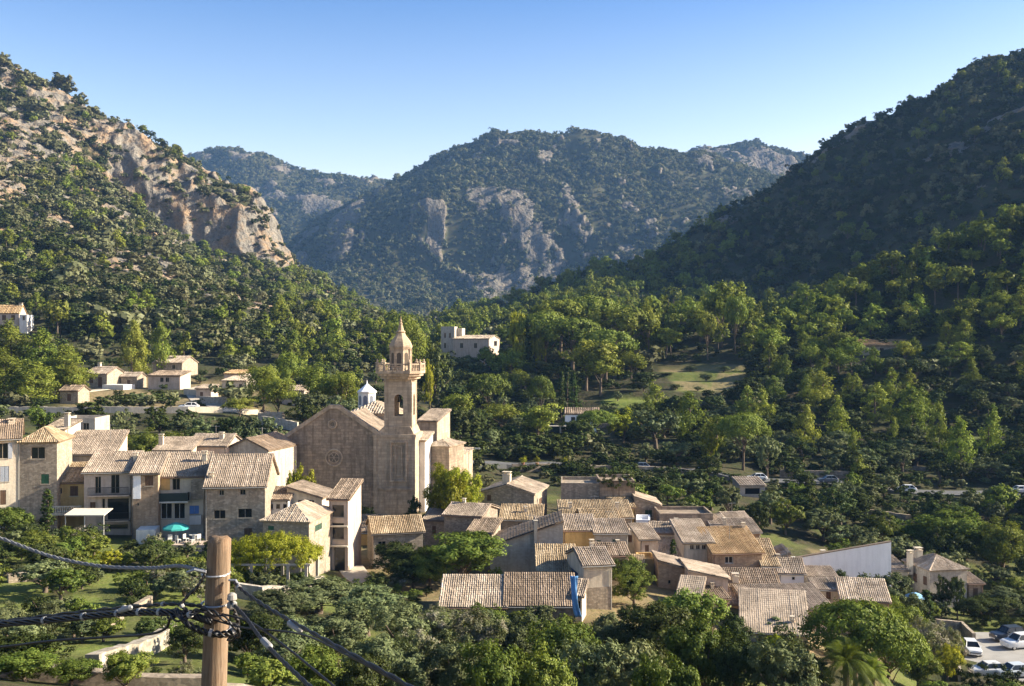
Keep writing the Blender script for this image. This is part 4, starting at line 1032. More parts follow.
house("village_house", "pale blue walled house behind the tiny white terrace house", 636, 650, 521, 545, 133, -8, 4, 'flat', .2, 'bluew', 'tan', [('r', 650, 525, 652, 532, 'dark')])
house("village_house", "long windowless stone wall of a roofless house at the back of the village", 561, 599.5, 485, 512, 143, -3, 7, 'flat', .3, 'stone', 'tan', [])
house("village_house", "tall plain stone building with creeper along its flat top", 600, 635, 482, 512, 142, 0, 7, 'flat', .2, 'church', 'tan', [('f', 618, 500, 621, 505, 'dark')])
house("village_house", "long low mossy roof lying in front of the windowless stone wall", 561, 632, 518, 533, 131, 0, 7, 'sf', 1.1, 'stone_d', 'mossy', [], [(.15, .5, 1.2, .4), (.82, .4, 1.3, .4)], aerial=(.5, .5, 1.8))
house("village_house", "small stone house with green window and roof falling to the right", 634.5, 660, 505, 526, 140, 0, 6, 'sr', 1.1, 'stone', 'pale', [('f', 645, 510, 652, 517, 'dgreen')])
house("village_house", "long brownish box shaped house with flat parapet and no windows", 660, 713, 515, 536, 134, 0, 6, 'flat', .2, 'church', 'tan', [])
house("village_house", "small detached house with pale low gable at the upper right of the village", 730, 752, 524, 538, 138, 12, 6, 'gx', 1.0, 'cream', 'pale', [('l', 719, 527, 723, 532, 'dark')], aerial=(.5, .5, 1.9))
house("village_house", "cream house with a row of small attic openings under a shaggy pale roof", 684, 713, 543, 580, 124, 6, 6, 'sf', 1.7, 'cream', 'pale',
      [('f', 690, 545, 694, 549.5, 'dark'), ('f', 696, 545, 700, 549.5, 'dark'), ('f', 702, 545, 706, 549.5, 'dark'), ('f', 687, 561, 697, 568, 'dark')])
house("village_house", "warm brown house with orange mossy roof and two white framed windows", 713.3, 762, 554, 584, 122, 7, 6, 'sf', 2.0, 'brick', 'orange', [('f', 725, 556.5, 733, 563.5, 'whitef'), ('f', 732, 571, 741, 579, 'whitef')], [(.95, .95, 2.4, .4)], aerial=(.5, .5, 1.9))
house("village_house", "narrow ochre annexe with a broken roof at the end of the orange roofed house", 762.3, 778, 566, 586, 122, 0, 5, 'sf', 2.2, 'ochre', 'mossy', [('f', 768, 570, 774, 580, 'brown')])
house("village_house", "steep cream tiled lean-to house with a small cypress against its wall", 657, 684, 564, 578, 124, 0, 5.5, 'sf', 2.5, 'ochre', 'pale', [])
house("village_house", "yellow plastered cube house above the round orange tree", 641, 658, 561, 592, 119, 2, 4, 'flat', .2, 'ochre', 'tan', [('f', 652, 577, 655, 585, 'brown')])
house("village_house", "brown stone house between the yellow cube and the white gabled house", 658.3, 688, 569, 598, 115.5, 0, 5, 'sr', .9, 'brick', 'tan', [('f', 668, 580, 671, 584, 'dark')])
house("village_house", "white shaded house with one small dark window and roof falling right", 688.3, 728, 579, 604, 113, 0, 6, 'sr', .95, 'pink', 'pale', [('f', 704, 585, 710.5, 593.5, 'dark')])
house("village_house", "low shed with smooth pale lit roof below the white shaded house", 676, 698, 604, 622, 107, -18, 5, 'sf', 1.8, 'cream', 'sand', [])
h13 = house("village_house", "two storey white house with stone lower half beside the blue tarpaulin", 584, 612, 566, 616, 103, 12, 6.5, 'gx', 1.1, 'cream', 'tan', [('l', 571, 573, 578, 583, 'dblue'), ('l', 574, 590, 579, 604, 'blue'), ('f', 593, 588, 597, 595, 'brown')], [(.75, .75, 1.4, .4)])
MB().box((.02, -.07, -2.9), (h13.w - .02, -.003, 2.9)).build('stone_base', WALL['stone'], h13.root)
house("village_house", "mossy roofed house tucked behind the long corrugated roof and white house", 538, 576, 572, 594, 107.5, 0, 5.5, 'sf', 1.7, 'stone', 'mossy', [], [(.9, .3, 1.2, .5)])
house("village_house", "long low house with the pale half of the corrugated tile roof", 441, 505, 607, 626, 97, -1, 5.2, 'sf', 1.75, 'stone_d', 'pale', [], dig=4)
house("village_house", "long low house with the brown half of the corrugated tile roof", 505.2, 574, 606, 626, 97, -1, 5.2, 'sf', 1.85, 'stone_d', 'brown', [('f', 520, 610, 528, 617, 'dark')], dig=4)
house("village_house", "small cream gable at the right end of the brown corrugated roof", 575, 582, 596, 618, 98, -12, 3, 'sf', .8, 'cream', 'tan', [('f', 578, 601, 582, 609, 'dark')])
house("village_house", "house with collapsed rubble strewn roof in the lower right of the village", 727, 786, 604, 622, 112, -3, 7, 'sf', 2.3, 'ochre', 'brown', [], [(.25, .6, 2.2, .7)])
house("village_house", "low house with smooth sand coloured roof tilted towards the palm tree", 742, 808, 631, 650, 101, -12, 7, 'sf', 2.5, 'pink', 'sand', [('f', 757, 638, 764, 645, 'brown')], [(.78, .25, 1.0, .35)], dig=4)
house("village_house", "pinkish walled house with long shallow roof behind the sand coloured roof", 752, 832, 611, 628, 109, 6, 6, 'sf', 1.2, 'pink', 'tan', [])
house("village_house", "stone shed with whitish tile roof left of the bushy garden", 842, 889, 600, 622, 114, -12, 5, 'sf', 1.3, 'stone', 'pale', [], dig=4)
house("village_house", "white walled house with tan gable and one tiny window beside the blue wall", 779, 804, 573, 592, 121, -6, 5.5, 'gx', 1.2, 'bluew', 'tan', [('f', 792, 577, 795, 580, 'dark')], [(.1, .5, 1.4, .4)], aerial=(.5, .5, 1.9))
house("village_house", "low open porch with tan roof in front of the big blue white gable", 808.5, 836, 577, 592, 123, -3, 3.5, 'sf', .45, 'stone', 'tan', [('f', 814, 579, 832, 588, 'void')])
hb = house("village_house", "big plain bluish white gable wall without windows at the right of the village", 794, 890, 572, 590, 133, 3, 9, 'flat', .1, 'bluew', 'tan', [], [(.35, .2, 2.2, .55)], dig=4)
MB().prism([(-.05, -4), (hb.w + .05, -4), (hb.w + .05, hb.h + 3.9), (.3, hb.h + 1.9), (-.05, hb.h + 1.6)], -.25, .12).build('gable_wall', WALL['bluew'], hb.root)
MB().prism([(-.15, hb.h + 1.61), (.3, hb.h + 1.91), (hb.w + .1, hb.h + 3.91), (hb.w + .1, hb.h + 4.03), (.3, hb.h + 2.03), (-.15, hb.h + 1.73)], -.32, .2).build('coping', TILE['tan'], hb.root)
house("village_house", "detached house with cream side, grey front and low hipped roof among gardens", 930, 967, 571, 606, 140, 10, 6.5, 'hip', 1.4, 'grey', 'pale',
      [('l', 913, 574, 917, 581, 'brown'), ('l', 923, 577, 927, 584, 'brown'), ('f', 939, 576.5, 945, 584, 'dark'), ('f', 953, 576.5, 958, 584, 'dark')], [(-.15, .55, 1.9, .7), (.25, .8, 1.9, 1.0)])
house("village_house", "low annexe with cream wall on the left of the hipped garden house", 892, 908, 571, 588, 143, 6, 5, 'sf', 1.0, 'cream', 'tan', [])
house("garden_shed", "small reddish shed at the right end of the hipped garden house", 969, 983, 584, 602, 141, 4, 4, 'sf', .6, 'brick', 'tan', [('f', 973, 588, 978, 597, 'brown', 'door')], cat="shed")
# low buildings wedged between the others
house("village_house", "low ruin with weedy tile slope between the big chimney house and the ochre house", 500, 541, 520, 534, 130, -4, 5, 'sf', 1.1, 'stone', 'mossy', [('f', 518, 523, 522, 529, 'dark')], [(.6, .5, 1.1, .4)])
house("village_house", "little stone outhouse with lit end wall below the low stone house", 468, 492, 532, 552, 119, -14, 4, 'sf', .9, 'stone', 'brown', [('f', 474, 538, 478, 548, 'brown', 'door')])
house("village_house", "small pale house tucked between brown box house and attic openings house", 652, 684, 533, 556, 129, -4, 5, 'gx', .9, 'cream', 'tan', [('f', 660, 539, 665, 546, 'brown'), ('f', 672, 539, 676, 545, 'dark')], [(.8, .4, 1.3, .4)])
house("village_house", "low tan roofed annexe behind the orange mossy roof", 716, 760, 533, 548, 130, 2, 5, 'sf', .9, 'brick', 'tan', [], [(.3, .5, 1.2, .4)])
house("village_house", "narrow tan roof wedged left of the small house with the tiny window", 774, 790, 560, 580, 124, -4, 5, 'sl', .8, 'pink', 'tan', [('f', 779, 568, 783, 574, 'dark')])
house("village_house", "low tiled shed joined to the yellow cube house", 628, 643, 570, 588, 116, -6, 4, 'sf', .8, 'ochre', 'mossy', [('f', 632, 576, 636, 586, 'brown', 'door')])
house("village_house", "small tiled outhouse in front of the warm brown house", 730, 756, 588, 604, 117, -4, 4, 'sf', 1.1, 'pink', 'tan', [('f', 746, 594, 750, 602, 'brown', 'door')])
house("village_house", "low stone shed beside the alley under the church tower", 424, 446, 520, 536, 130, -10, 4, 'sf', .7, 'stone', 'tan', [('f', 432, 526, 436, 534, 'brown', 'door')])
house("village_house", "small brown roofed cottage behind the blue tarpaulin and white house", 600, 628, 556, 572, 112, 8, 4.5, 'gx', .9, 'stone', 'brown', [('f', 606, 560, 610, 567, 'dgreen'), ('f', 618, 560, 622, 567, 'brown')], [(.8, .5, 1.0, .35)])
house("village_house", "little cream lean-to with green shutter under the long mossy roof", 540, 562, 530, 546, 124, 6, 4, 'sf', .8, 'cream', 'tan', [('f', 548, 535, 553, 541, 'green')])
house("village_house", "narrow pink house with pale roof between ochre house and brown box house", 640, 658, 540, 562, 124, 8, 5, 'sf', 1.0, 'pink', 'pale', [('f', 645, 545, 649, 552, 'brown'), ('f', 651, 553, 655, 561, 'brown', 'door')])
house("village_house", "low brown roofed store in front of the collapsed rubble roof", 700, 728, 600, 618, 110, 8, 4, 'sf', .9, 'stone', 'brown', [('f', 708, 606, 713, 614, 'brown', 'door')], [(.7, .6, 1.0, .35)])
house("village_house", "tan roofed cottage between the porch and the stone shed", 816, 842, 590, 606, 117, -4, 3.5, 'sf', .5, 'cream', 'tan', [('f', 826, 592, 831, 599, 'brown')])
house("village_house", "pale roofed store left of the small detached house at the upper right", 708, 729, 526, 540, 134, 6, 4, 'sf', .7, 'stone', 'pale', [('f', 716, 530, 720, 536, 'dark')])
house("village_house", "small ochre cottage with mossy roof below the tall plain stone building", 612, 634, 508, 524, 138, 4, 4, 'sf', .8, 'ochre', 'mossy', [('f', 618, 512, 622, 518, 'brown')])
# up the slopes
house("hillside_house", "cream house with brown roof high on the left behind tall pines", -20, 19, 313, 328, 330, 4, 6, 'gx', 2.6, 'pink', 'orange', [('f', 2, 315, 6, 320, 'brown'), ('f', 11, 315, 15, 320, 'brown')], [(.95, .5, 3.2, 1.0)])
house("hillside_house", "small white cube house next to the cream house behind the left pines", 19.5, 27, 316, 326, 328, -4, 4, 'flat', .4, 'white', 'tan', [('f', 22.5, 316, 25, 320, 'dark')])
h_ = house("hillside_house", "stone house with tiled roof and long white terrace on the left slope", 86, 107, 374, 392, 258, -12, 8, 'gx', 1.7, 'stone', 'tan', [('f', 89, 377, 93, 383, 'brown'), ('f', 98, 377, 102, 387, 'brown', 'door')], [(.2, .5, 2.6, .8)])
MB().box((h_.w + .01, -2, -2), (h_.w + 6.0, 3, 2.0)).build('terrace', WALL['white'], h_.root)
house("hillside_house", "low flat brown roofed house with two windows on the left slope", 148, 180, 376, 388, 258, -4, 7, 'sf', 1.0, 'pink', 'brown', [('f', 160, 377.5, 163.5, 382, 'dark'), ('f', 165.5, 377.5, 169, 382, 'dark')])
house("hillside_house", "broad pale gabled house above the low brown roofed one on the left slope", 153, 182, 363, 376, 288, -8, 10, 'gx', 1.8, 'stone', 'pale', [('f', 172, 365, 175, 369, 'dark')])
house("hillside_house", "small white house with dark window on the left slope among green trees", 222, 246, 381, 395, 262, -10, 7, 'sf', .9, 'cream', 'pale', [('f', 228, 386, 235, 390.5, 'dark'), ('f', 239, 384, 242, 388, 'dark')])
house("hillside_house", "low pink house just above the small white house on the left slope", 224, 243, 374, 383, 272, -6, 6, 'sf', .8, 'pink', 'orange', [])
house("hillside_house", "tiny house with bluish roof glimpsed between trees left of the church", 282, 304, 391, 402, 240, -8, 5, 'sf', 1.0, 'pink', 'tan', [('f', 290, 394, 296, 399, 'dark')])
house("hillside_house", "pale low building and wall under the tiny bluish roofed house", 258, 282, 414, 426, 205, 0, 3, 'flat', .2, 'stone_w', 'tan', [])
house("hillside_house", "tiny tan roofed cottage between the stone terrace house and the brown roofed house", 121, 137, 377, 388, 262, -8, 5, 'gx', 1.1, 'stone', 'tan', [('f', 127, 380, 130, 385, 'brown')])
house("hillside_house", "small pink cottage beside the climbing track on the left slope", 196, 211, 389, 400, 246, -10, 4, 'sf', .8, 'pink', 'tan', [('f', 200, 392, 203, 396, 'brown')])
house("hillside_house", "small stone barn with brown roof just above the long road wall", 60, 78, 391, 402, 225, -6, 5, 'gx', 1.1, 'stone', 'brown', [('f', 67, 394, 71, 401, 'brown', 'door')])
house("manor_house", "pale stone manor with sunlit right side above the dark trees", 453, 489, 339, 360, 385, -16, 14, 'gx', 1.3, 'pink', 'pale', [('f', 460, 343, 463, 348, 'dark'), ('f', 474, 343, 477, 348, 'dark'), ('r', 494, 341, 497, 346, 'dark')], cat="manor")
ht = house("manor_tower", "square grey tower standing at the left end of the pale manor", 441, 454.5, 328, 358, 386, -8, 6, 'flat', .6, 'grey', 'tan', [('f', 444, 333, 446, 338, 'dark'), ('f', 449, 333, 451, 338, 'dark'), ('f', 444, 343, 446, 348, 'dark')], cat="tower")
house("stair_turret", "small bright turret between the manor roof and its square tower", 455, 462, 329, 345, 390, -20, 3, 'flat', .3, 'cream', 'tan', [], cat="turret")
h_ = house("hillside_house", "low white house with brown roof and terrace below the vivid green field", 565, 598, 414, 428, 262, -6, 7, 'gx', 1.3, 'bluew', 'brown', [('f', 571, 417, 575, 423, 'dark'), ('f', 586, 417, 590, 424, 'dark')])
tm_ = MB(); tm_.box((-4.6, -3.2, .6), (2.6, -.02, .75)).box((-4.5, -3.1, -3), (-4.2, -2.8, .6)).box((2.2, -3.1, -3), (2.5, -2.8, .6)).box((-1.2, -3.1, -3), (-.9, -2.8, .6)); tm_.build('terrace_roof', WALL['cream'], h_.root)
house("farm_building", "long low farm building with pinkish roof among pines on the right slope", 862, 925, 346, 356, 330, 2, 8, 'sf', 2.0, 'stone', 'orange', [('f', 880, 348, 884, 353, 'dark'), ('f', 905, 348, 909, 353, 'dark')], cat="farm building")
house("garage", "small open garage with sunlit roof beside the valley road", 740, 765, 486, 496, 189, 4, 5, 'sf', .9, 'pink', 'pale', [('f', 745, 488, 760, 494.5, 'void')], cat="garage")
# ------------------------------------------------------------------ the church
def absorb(R, root, prefix):
    """make the pieces of a building parts of another one"""
    A = Matrix.Translation(root.location) @ Matrix.Rotation(root.rotation_euler.z, 4, 'Z')
    B = Matrix.Translation(R.root.location) @ Matrix.Rotation(R.root.rotation_euler.z, 4, 'Z')
    Mx = A.inverted() @ B
    for ch in list(R.root.children):
        loc = Mx @ ch.location; ch.parent = root; ch.location = loc; ch.rotation_euler = (0, 0, R.root.rotation_euler.z - root.rotation_euler.z)
        ch.name = prefix + ch.name.split('.')[0]
    bpy.data.objects.remove(R.root)
CH = house("parish_church", "stone parish church with gabled front, tall balconied bell tower and white lantern", 285, 385, 447, 522, 152, -4, 34, 'gy', 4.4, 'church', 'tan', [], dig=4, cat='church', oh=.12)
cr = CH.root; cw = CH.w; chh = CH.h + 1.37
MB().prism([(-.06, -4), (cw + .06, -4), (cw + .06, chh), (cw / 2 + .75, chh + 4.65), (cw / 2 + .35, chh + 4.85), (cw / 2 - .35, chh + 4.85), (cw / 2 - .75, chh + 4.65), (-.06, chh)], -.35, .45).build('facade', WALL['church'], cr)
def lu(px, py=430): return CH.local(px, py, 'f')
FV = -.35
mb = MB()                                                     # mouldings of the front
k = 5.0 / (cw / 2)
for sx in (0, 1):
    a = Vector((0 if sx == 0 else cw, -.22, chh)); b = Vector((cw / 2 + (.5 if sx else -.5), -.22, chh + 4.75))
    e = (b - a); n = Vector((-e.z, 0, e.x)).normalized(); n = n if n.z > 0 else -n
    q = [a - n * .15, b - n * .15, b + n * .40, a + n * .40]
    mb.add([Vector((p.x, -.55, p.z)) for p in q] + [Vector((p.x, .50, p.z)) for p in q], [(0, 1, 2, 3), (7, 6, 5, 4), (0, 4, 5, 1), (1, 5, 6, 2), (2, 6, 7, 3), (3, 7, 4, 0)])
mb.box((-.15, -.48, -3.9), (.9, -.353, chh - .2)).box((cw / 2 - .72, -.56, chh + 4.55), (cw / 2 + .72, .51, chh + 5.12))
mb.build('moulding', WALL['tower'], cr)
def ring(mb, c, R, r, n=22, y=-.40):
    pts = [(c[0] + R * math.cos(2 * math.pi * i / n), y, c[1] + R * math.sin(2 * math.pi * i / n)) for i in range(n + 1)]
    mb.tube(pts, r, 6, False)
for (px, py, R1) in ((333, 424, .62), (334.5, 457.5, 1.25)):
    c = lu(px, py); mb = MB(); ring(mb, c, R1, .13); ring(mb, c, R1 * .62, .06)
    o = mb.build('round_window', WALL['tower'], cr)
    d = MB(); d.prism([(c[0] + R1 * .6 * math.cos(2 * math.pi * i / 16), c[1] + R1 * .6 * math.sin(2 * math.pi * i / 16)) for i in range(16)], -.38, -.33); d.build('pane', plain((.16, .13, .10), .8, name="blind_stone"), o)
    if R1 > 1:
        s_ = MB()
        for i in range(6):
            t = math.pi * i / 3; s_.tube([(c[0], -.40, c[1]), (c[0] + R1 * .6 * math.cos(t), -.40, c[1] + R1 * .6 * math.sin(t))], .05, 5)
        s_.build('tracery', WALL['tower'], o)
# tower
ua, ub = lu(374.5)[0], lu(416)[0]; TF = -.7; TD = 6.6
zt = lu(395, 428)[1]
mb = MB(); mb.box((ua, TF, -4), (ub, TF + TD, zt - .9))
mb.prism([(ua + .25, zt - .9), (ub - .25, zt - .9), (ub - .8, zt + .25), (ua + 1.5, zt + .25)], TF + .3, TF + TD - .3)
TW = mb.build('tower', WALL['tower'], cr)
mb = MB()
mb.box((ua - .12, TF - .12, zt - 1.25), (ub + .12, TF + TD + .12, zt - .95)).box((ua - .06, TF - .07, zt - 1.5), (ub + .06, TF + TD + .07, zt - 1.27))
zc = lu(395, 489)[1]
mb.box((ua + .9, TF - .22, zc), (ub - .3, TF - .003, zc + .28)).box((ua + 1.1, TF - .14, zc - .2), (ub - .5, TF - .003, zc - .003))
def frame(mb, x0, z0, x1, z1, t, y0, y1):
    mb.box((x0, y0, z0), (x1, y1, z0 + t)).box((x0, y0, z1 - t), (x1, y1, z1)).box((x0, y0, z0 + t), (x0 + t, y1, z1 - t)).box((x1 - t, y0, z0 + t), (x1, y1, z1 - t))
p0, p1 = lu(391, 481), lu(408, 441)
frame(mb, p0[0], p0[1], p1[0], p1[1], .25, TF - .28, TF - .003)
frame(mb, p0[0] + .7, p0[1] + .8, p1[0] - .7, p1[1] - .7, .2, TF - .2, TF - .003)
mb.box((ua - .004, TF - .1, -4), (ua + .55, TF - .003, zt - 1.52)).box((ub - .55, TF - .1, -4), (ub + .003, TF - .003, zt - 1.52))
q0 = lu(398, 520); mb.box((q0[0] - .06, TF - .05, 0), (q0[0] + .06, TF - .003, zc - .4))
mb.build('moulding', WALL['tower'], TW)
# belfry: four walls with arched openings
def arch_wall(mb, O, u, n, Wd, z0, z1, a0, a1, b0, spring, th):
    O, u, n = Vector(O), Vector(u), Vector(n); zz = Vector((0, 0, 1)); r = (a1 - a0) / 2; cx = (a0 + a1) / 2; N = 10
    arc = [(cx - r * math.cos(math.pi * i / N), spring + r * math.sin(math.pi * i / N)) for i in range(N + 1)]
    flip = u.cross(zz).dot(n) < 0
    def lay(off, rev):
        def V(a, b): return O + u * a + zz * b - n * off
        def q(*p): mb.add([V(*x) for x in p], [tuple(range(len(p)))[::-1] if (flip ^ rev) else tuple(range(len(p)))])
        q((0, z0), (a0, z0), (a0, z1), (0, z1)); q((a1, z0), (Wd, z0), (Wd, z1), (a1, z1)); q((a0, z0), (a1, z0), (a1, b0), (a0, b0))
        for i in range(N): q(arc[i], arc[i + 1], (arc[i + 1][0], z1), (arc[i][0], z1))
    lay(0, False); lay(th, True)
    edge = [(a0, b0), (a1, b0)] + arc[::-1]
    for i in range(len(edge)):
        p, q_ = edge[i], edge[(i + 1) % len(edge)]
        mb.add([O + u * p[0] + zz * p[1], O + u * q_[0] + zz * q_[1], O + u * q_[0] + zz * q_[1] - n * th, O + u * p[0] + zz * p[1] - n * th], [(0, 1, 2, 3)])
ba, bb = lu(384.5)[0], lu(411.5)[0]; bw = bb - ba; by0 = TF + .8; bd = 4.4
z0, z1 = zt + .25, lu(397, 379)[1]
mb = MB()
oc = lu(398.5)[0] - ba; ow = .68
sill, spr = lu(398, 416)[1], lu(398, 399)[1]
arch_wall(mb, (ba, by0, 0), (1, 0, 0), (0, -1, 0), bw, z0, z1, oc - ow, oc + ow, sill, spr, .6)
arch_wall(mb, (bb, by0 + bd, 0), (-1, 0, 0), (0, 1, 0), bw, z0, z1, bw - oc - ow, bw - oc + ow, sill, spr, .6)
arch_wall(mb, (bb, by0, 0), (0, 1, 0), (1, 0, 0), bd, z0, z1, bd / 2 - ow, bd / 2 + ow, sill, spr, .6)
arch_wall(mb, (ba, by0 + bd, 0), (0, -1, 0), (-1, 0, 0), bd, z0, z1, bd / 2 - ow, bd / 2 + ow, sill, spr, .6)
mb.box((ba + .3, by0 + .3, z0 - .5), (bb - .3, by0 + bd - .3, sill - .2))
BEL = mb.build('belfry', WALL['tower'], cr)
mb = MB(); mb.box((ba - .10, by0 - .10, z0 - .28), (bb + .10, by0 + bd + .10, z0 - .02))
for (x0_, x1_, yy0, yy1) in ((ba - .05, ba + .45, by0 - .06, by0 - .003), (bb - .45, bb + .05, by0 - .06, by0 - .003), (bb + .003, bb + .06, by0 + .0, by0 + .45), (bb + .003, bb + .06, by0 + bd - .45, by0 + bd)):
    mb.box((x0_, yy0, z0), (x1_, yy1, z1 - .5))
mb.build('moulding', WALL['tower'], BEL)
mb = MB(); bc = (ba + oc, by0 + 1.0); zb = spr - .1
mb.lathe([(.02, zb + .55), (.16, zb + .52), (.24, zb + .35), (.30, zb - .1), (.44, zb - .42), (.40, zb - .43)], 14, bc)
M_BRONZE = plain((.10, .075, .045), .45, .5, .8, name="bell_bronze")
mb.tube([(bc[0] - ow + .02, bc[1], zb + .62), (bc[0] + ow - .02, bc[1], zb + .62)], .09, 6).build('bell', M_BRONZE, cr)
# balcony
tc_ = Vector((ba + bw / 2, by0 + bd / 2, 0))
hw1 = lu(425)[0] - lu(376)[0]; hw1 = hw1 / 2 * .93
zp = lu(400, 371)[1]
mb = MB()
for hwid, a, b in ((hw1 * .66, z1 - .35, z1 - .02), (hw1 * .80, z1 - .02, z1 + .42), (hw1 * .92, z1 + .42, z1 + .8), (hw1, z1 + .8, zp)):
    c8 = hwid * .42
    poly = [(-hwid, -hwid + c8), (-hwid + c8, -hwid), (hwid - c8, -hwid), (hwid, -hwid + c8), (hwid, hwid - c8), (hwid - c8, hwid), (-hwid + c8, hwid), (-hwid, hwid - c8)]
    V = [(tc_.x + x, tc_.y + y, a) for x, y in poly] + [(tc_.x + x, tc_.y + y, b) for x, y in poly]
    mb.add(V, [tuple(range(7, -1, -1)), tuple(range(8, 16))] + [(i, (i + 1) % 8, (i + 1) % 8 + 8, i + 8) for i in range(8)])
mb.build('tower_balcony', WALL['tower'], cr)
mb = MB(); hr = hw1 - .22; c8 = hr * .42
poly = [(-hr, -hr + c8), (-hr + c8, -hr), (hr - c8, -hr), (hr, -hr + c8), (hr, hr - c8), (hr - c8, hr), (-hr + c8, hr), (-hr, hr - c8)]
for i in range(8):
    a, b = Vector((*poly[i], 0)) + tc_, Vector((*poly[(i + 1) % 8], 0)) + tc_
    mb.lathe([(.24, zp), (.24, zp + 1.15), (.30, zp + 1.2), (.30, zp + 1.32), (.12, zp + 1.4), (.17, zp + 1.6), (.03, zp + 1.78)], 6, (a.x, a.y))
    n = 6
    for j in range(1, n):
        p = a.lerp(b, j / n); mb.lathe([(.07, zp), (.12, zp + .3), (.05, zp + .62), (.08, zp + .95)], 6, (p.x, p.y))
    d = (b - a).normalized(); t = d.cross(Vector((0, 0, 1))) * .13
    mb.add([a + t + Vector((0, 0, zp + .95)), b + t + Vector((0, 0, zp + .95)), b - t + Vector((0, 0, zp + .95)), a - t + Vector((0, 0, zp + .95)), a + t + Vector((0, 0, zp + 1.12)), b + t + Vector((0, 0, zp + 1.12)), b - t + Vector((0, 0, zp + 1.12)), a - t + Vector((0, 0, zp + 1.12))],
           [(3, 2, 1, 0), (4, 5, 6, 7), (0, 1, 5, 4), (1, 2, 6, 5), (2, 3, 7, 6), (3, 0, 4, 7)])
mb.build('balustrade', WALL['tower'], cr)
# octagonal lantern with niches, bell shaped roof, finial, cross
rl = (lu(412)[0] - lu(388)[0]) / 2 * .93; zl1 = lu(400, 346)[1]
mb = MB(); c2 = (tc_.x, tc_.y); ph = math.pi / 8
mb.lathe([(rl, zp - .05), (rl, zp + .35), (rl * .94, zp + .4), (rl * .94, zl1 - .5), (rl * 1.0, zl1 - .45), (rl * 1.08, zl1 - .12), (rl * 1.08, zl1)], 8, c2, ph)
LAN = mb.build('lantern', WALL['tower'], cr)
mb = MB()
for i in range(8):
    a = ph + math.pi / 8 + i * math.pi / 4 - math.pi / 8
    rr = rl * .95
    mb.lathe([(.16, zp + .4), (.13, zp + .6), (.12, zl1 - .75), (.18, zl1 - .5)], 7, (c2[0] + rr * math.cos(a), c2[1] + rr * math.sin(a)))
mb.build('colonnette', WALL['tower'], LAN)
for i in range(8):
    a = i * math.pi / 4; nn = Vector((math.cos(a), math.sin(a), 0)); uu = Vector((-math.sin(a), math.cos(a), 0)); ap = rl * .94 * math.cos(math.pi / 8) + .004
    O = tc_ + nn * ap
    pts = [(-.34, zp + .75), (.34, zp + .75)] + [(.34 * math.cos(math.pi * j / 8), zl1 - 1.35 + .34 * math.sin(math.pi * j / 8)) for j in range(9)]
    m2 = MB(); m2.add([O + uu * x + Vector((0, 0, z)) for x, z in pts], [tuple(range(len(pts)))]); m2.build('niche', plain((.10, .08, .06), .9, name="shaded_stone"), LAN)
zd = lambda py: lu(400, py)[1]
mb = MB()
mb.lathe([(rl * 1.08, zl1 + .01), (rl * 1.0, zd(344)), (rl * .90, zd(341.5)), (rl * .72, zd(338.5)), (rl * .50, zd(335.5)), (rl * .36, zd(332.5))], 8, c2, ph)
mb.lathe([(rl * .38, zd(332.6)), (rl * .46, zd(331.6)), (rl * .30, zd(330.2)), (rl * .22, zd(327)), (rl * .14, zd(324)), (rl * .19, zd(323.2)), (rl * .09, zd(322.2)), (rl * .12, zd(320.5)), (rl * .05, zd(318.5)), (.03, zd(316))], 10, c2)
mb.build('spire', wall_mat("tiled_spire", (.33, .25, .17), (.45, .35, .25), .3), cr)
mb = MB(); mb.tube([(c2[0], c2[1], zd(317)), (c2[0], c2[1], zd(308.5))], .035, 5); mb.tube([(c2[0] - .35, c2[1], zd(312)), (c2[0] + .35, c2[1], zd(312))], .03, 5); mb.build('cross', M_IRON, cr)
# side chapels and the crossing
absorb(house("tmp", "x x x x", 418.5, 437, 421, 500, 164, -14, 7, 'sf', 1.4, 'tower', 'tan'), cr, 'chapel_')
absorb(house("tmp", "x x x x", 426, 449, 446, 505, 158, -20, 6, 'hip', .8, 'church', 'pale'), cr, 'chapel_')
absorb(house("tmp", "x x x x", 452, 461, 455, 500, 164, -20, 5, 'sf', .6, 'tower', 'pale'), cr, 'chapel_')
absorb(house("tmp", "x x x x", 416.5, 425, 441, 505, 153.5, -7, 6, 'sf', .8, 'white', 'pale'), cr, 'chapel_')
absorb(house("tmp", "x x x x", 348, 392, 414, 450, 172, -7, 9, 'hip', 1.8, 'tower', 'pale'), cr, 'crossing_')
c0 = at(367, 408, 177); A = (Matrix.Translation(cr.location) @ Matrix.Rotation(cr.rotation_euler.z, 4, 'Z')).inverted(); c1 = A @ c0
mb = MB(); r_ = 1.55; zz = lambda py: (A @ at(367, py, 177)).z
mb.lathe([(r_, c1.z - 2), (r_, zz(393)), (r_ * 1.14, zz(392.4)), (r_ * 1.14, zz(391.4))], 8, (c1.x, c1.y), ph)
LW = mb.build('white_lantern', WALL['white'], cr)
MB().lathe([(r_ * 1.12, zz(391.3)), (r_ * .82, zz(389)), (r_ * .42, zz(386.3)), (.12, zz(383.5)), (.10, zz(382.5)), (.02, zz(380))], 8, (c1.x, c1.y), ph).build('lantern_roof', WALL['bluew'], LW)
for i in range(8):
    a = i * math.pi / 4; nn = Vector((math.cos(a), math.sin(a), 0)); uu = Vector((-math.sin(a), math.cos(a), 0)); O = Vector((c1.x, c1.y, 0)) + nn * (r_ * math.cos(math.pi / 8) + .004)
    pts = [(-.36, zz(405)), (.36, zz(405)), (.36, zz(397)), (.18, zz(395.3)), (-.18, zz(395.3)), (-.36, zz(397))]
    m2 = MB(); m2.add([O + uu * x + Vector((0, 0, z)) for x, z in pts], [tuple(range(6))]); m2.build('louvre', plain((.16, .18, .22), .7, name="grey_louvre"), LW)
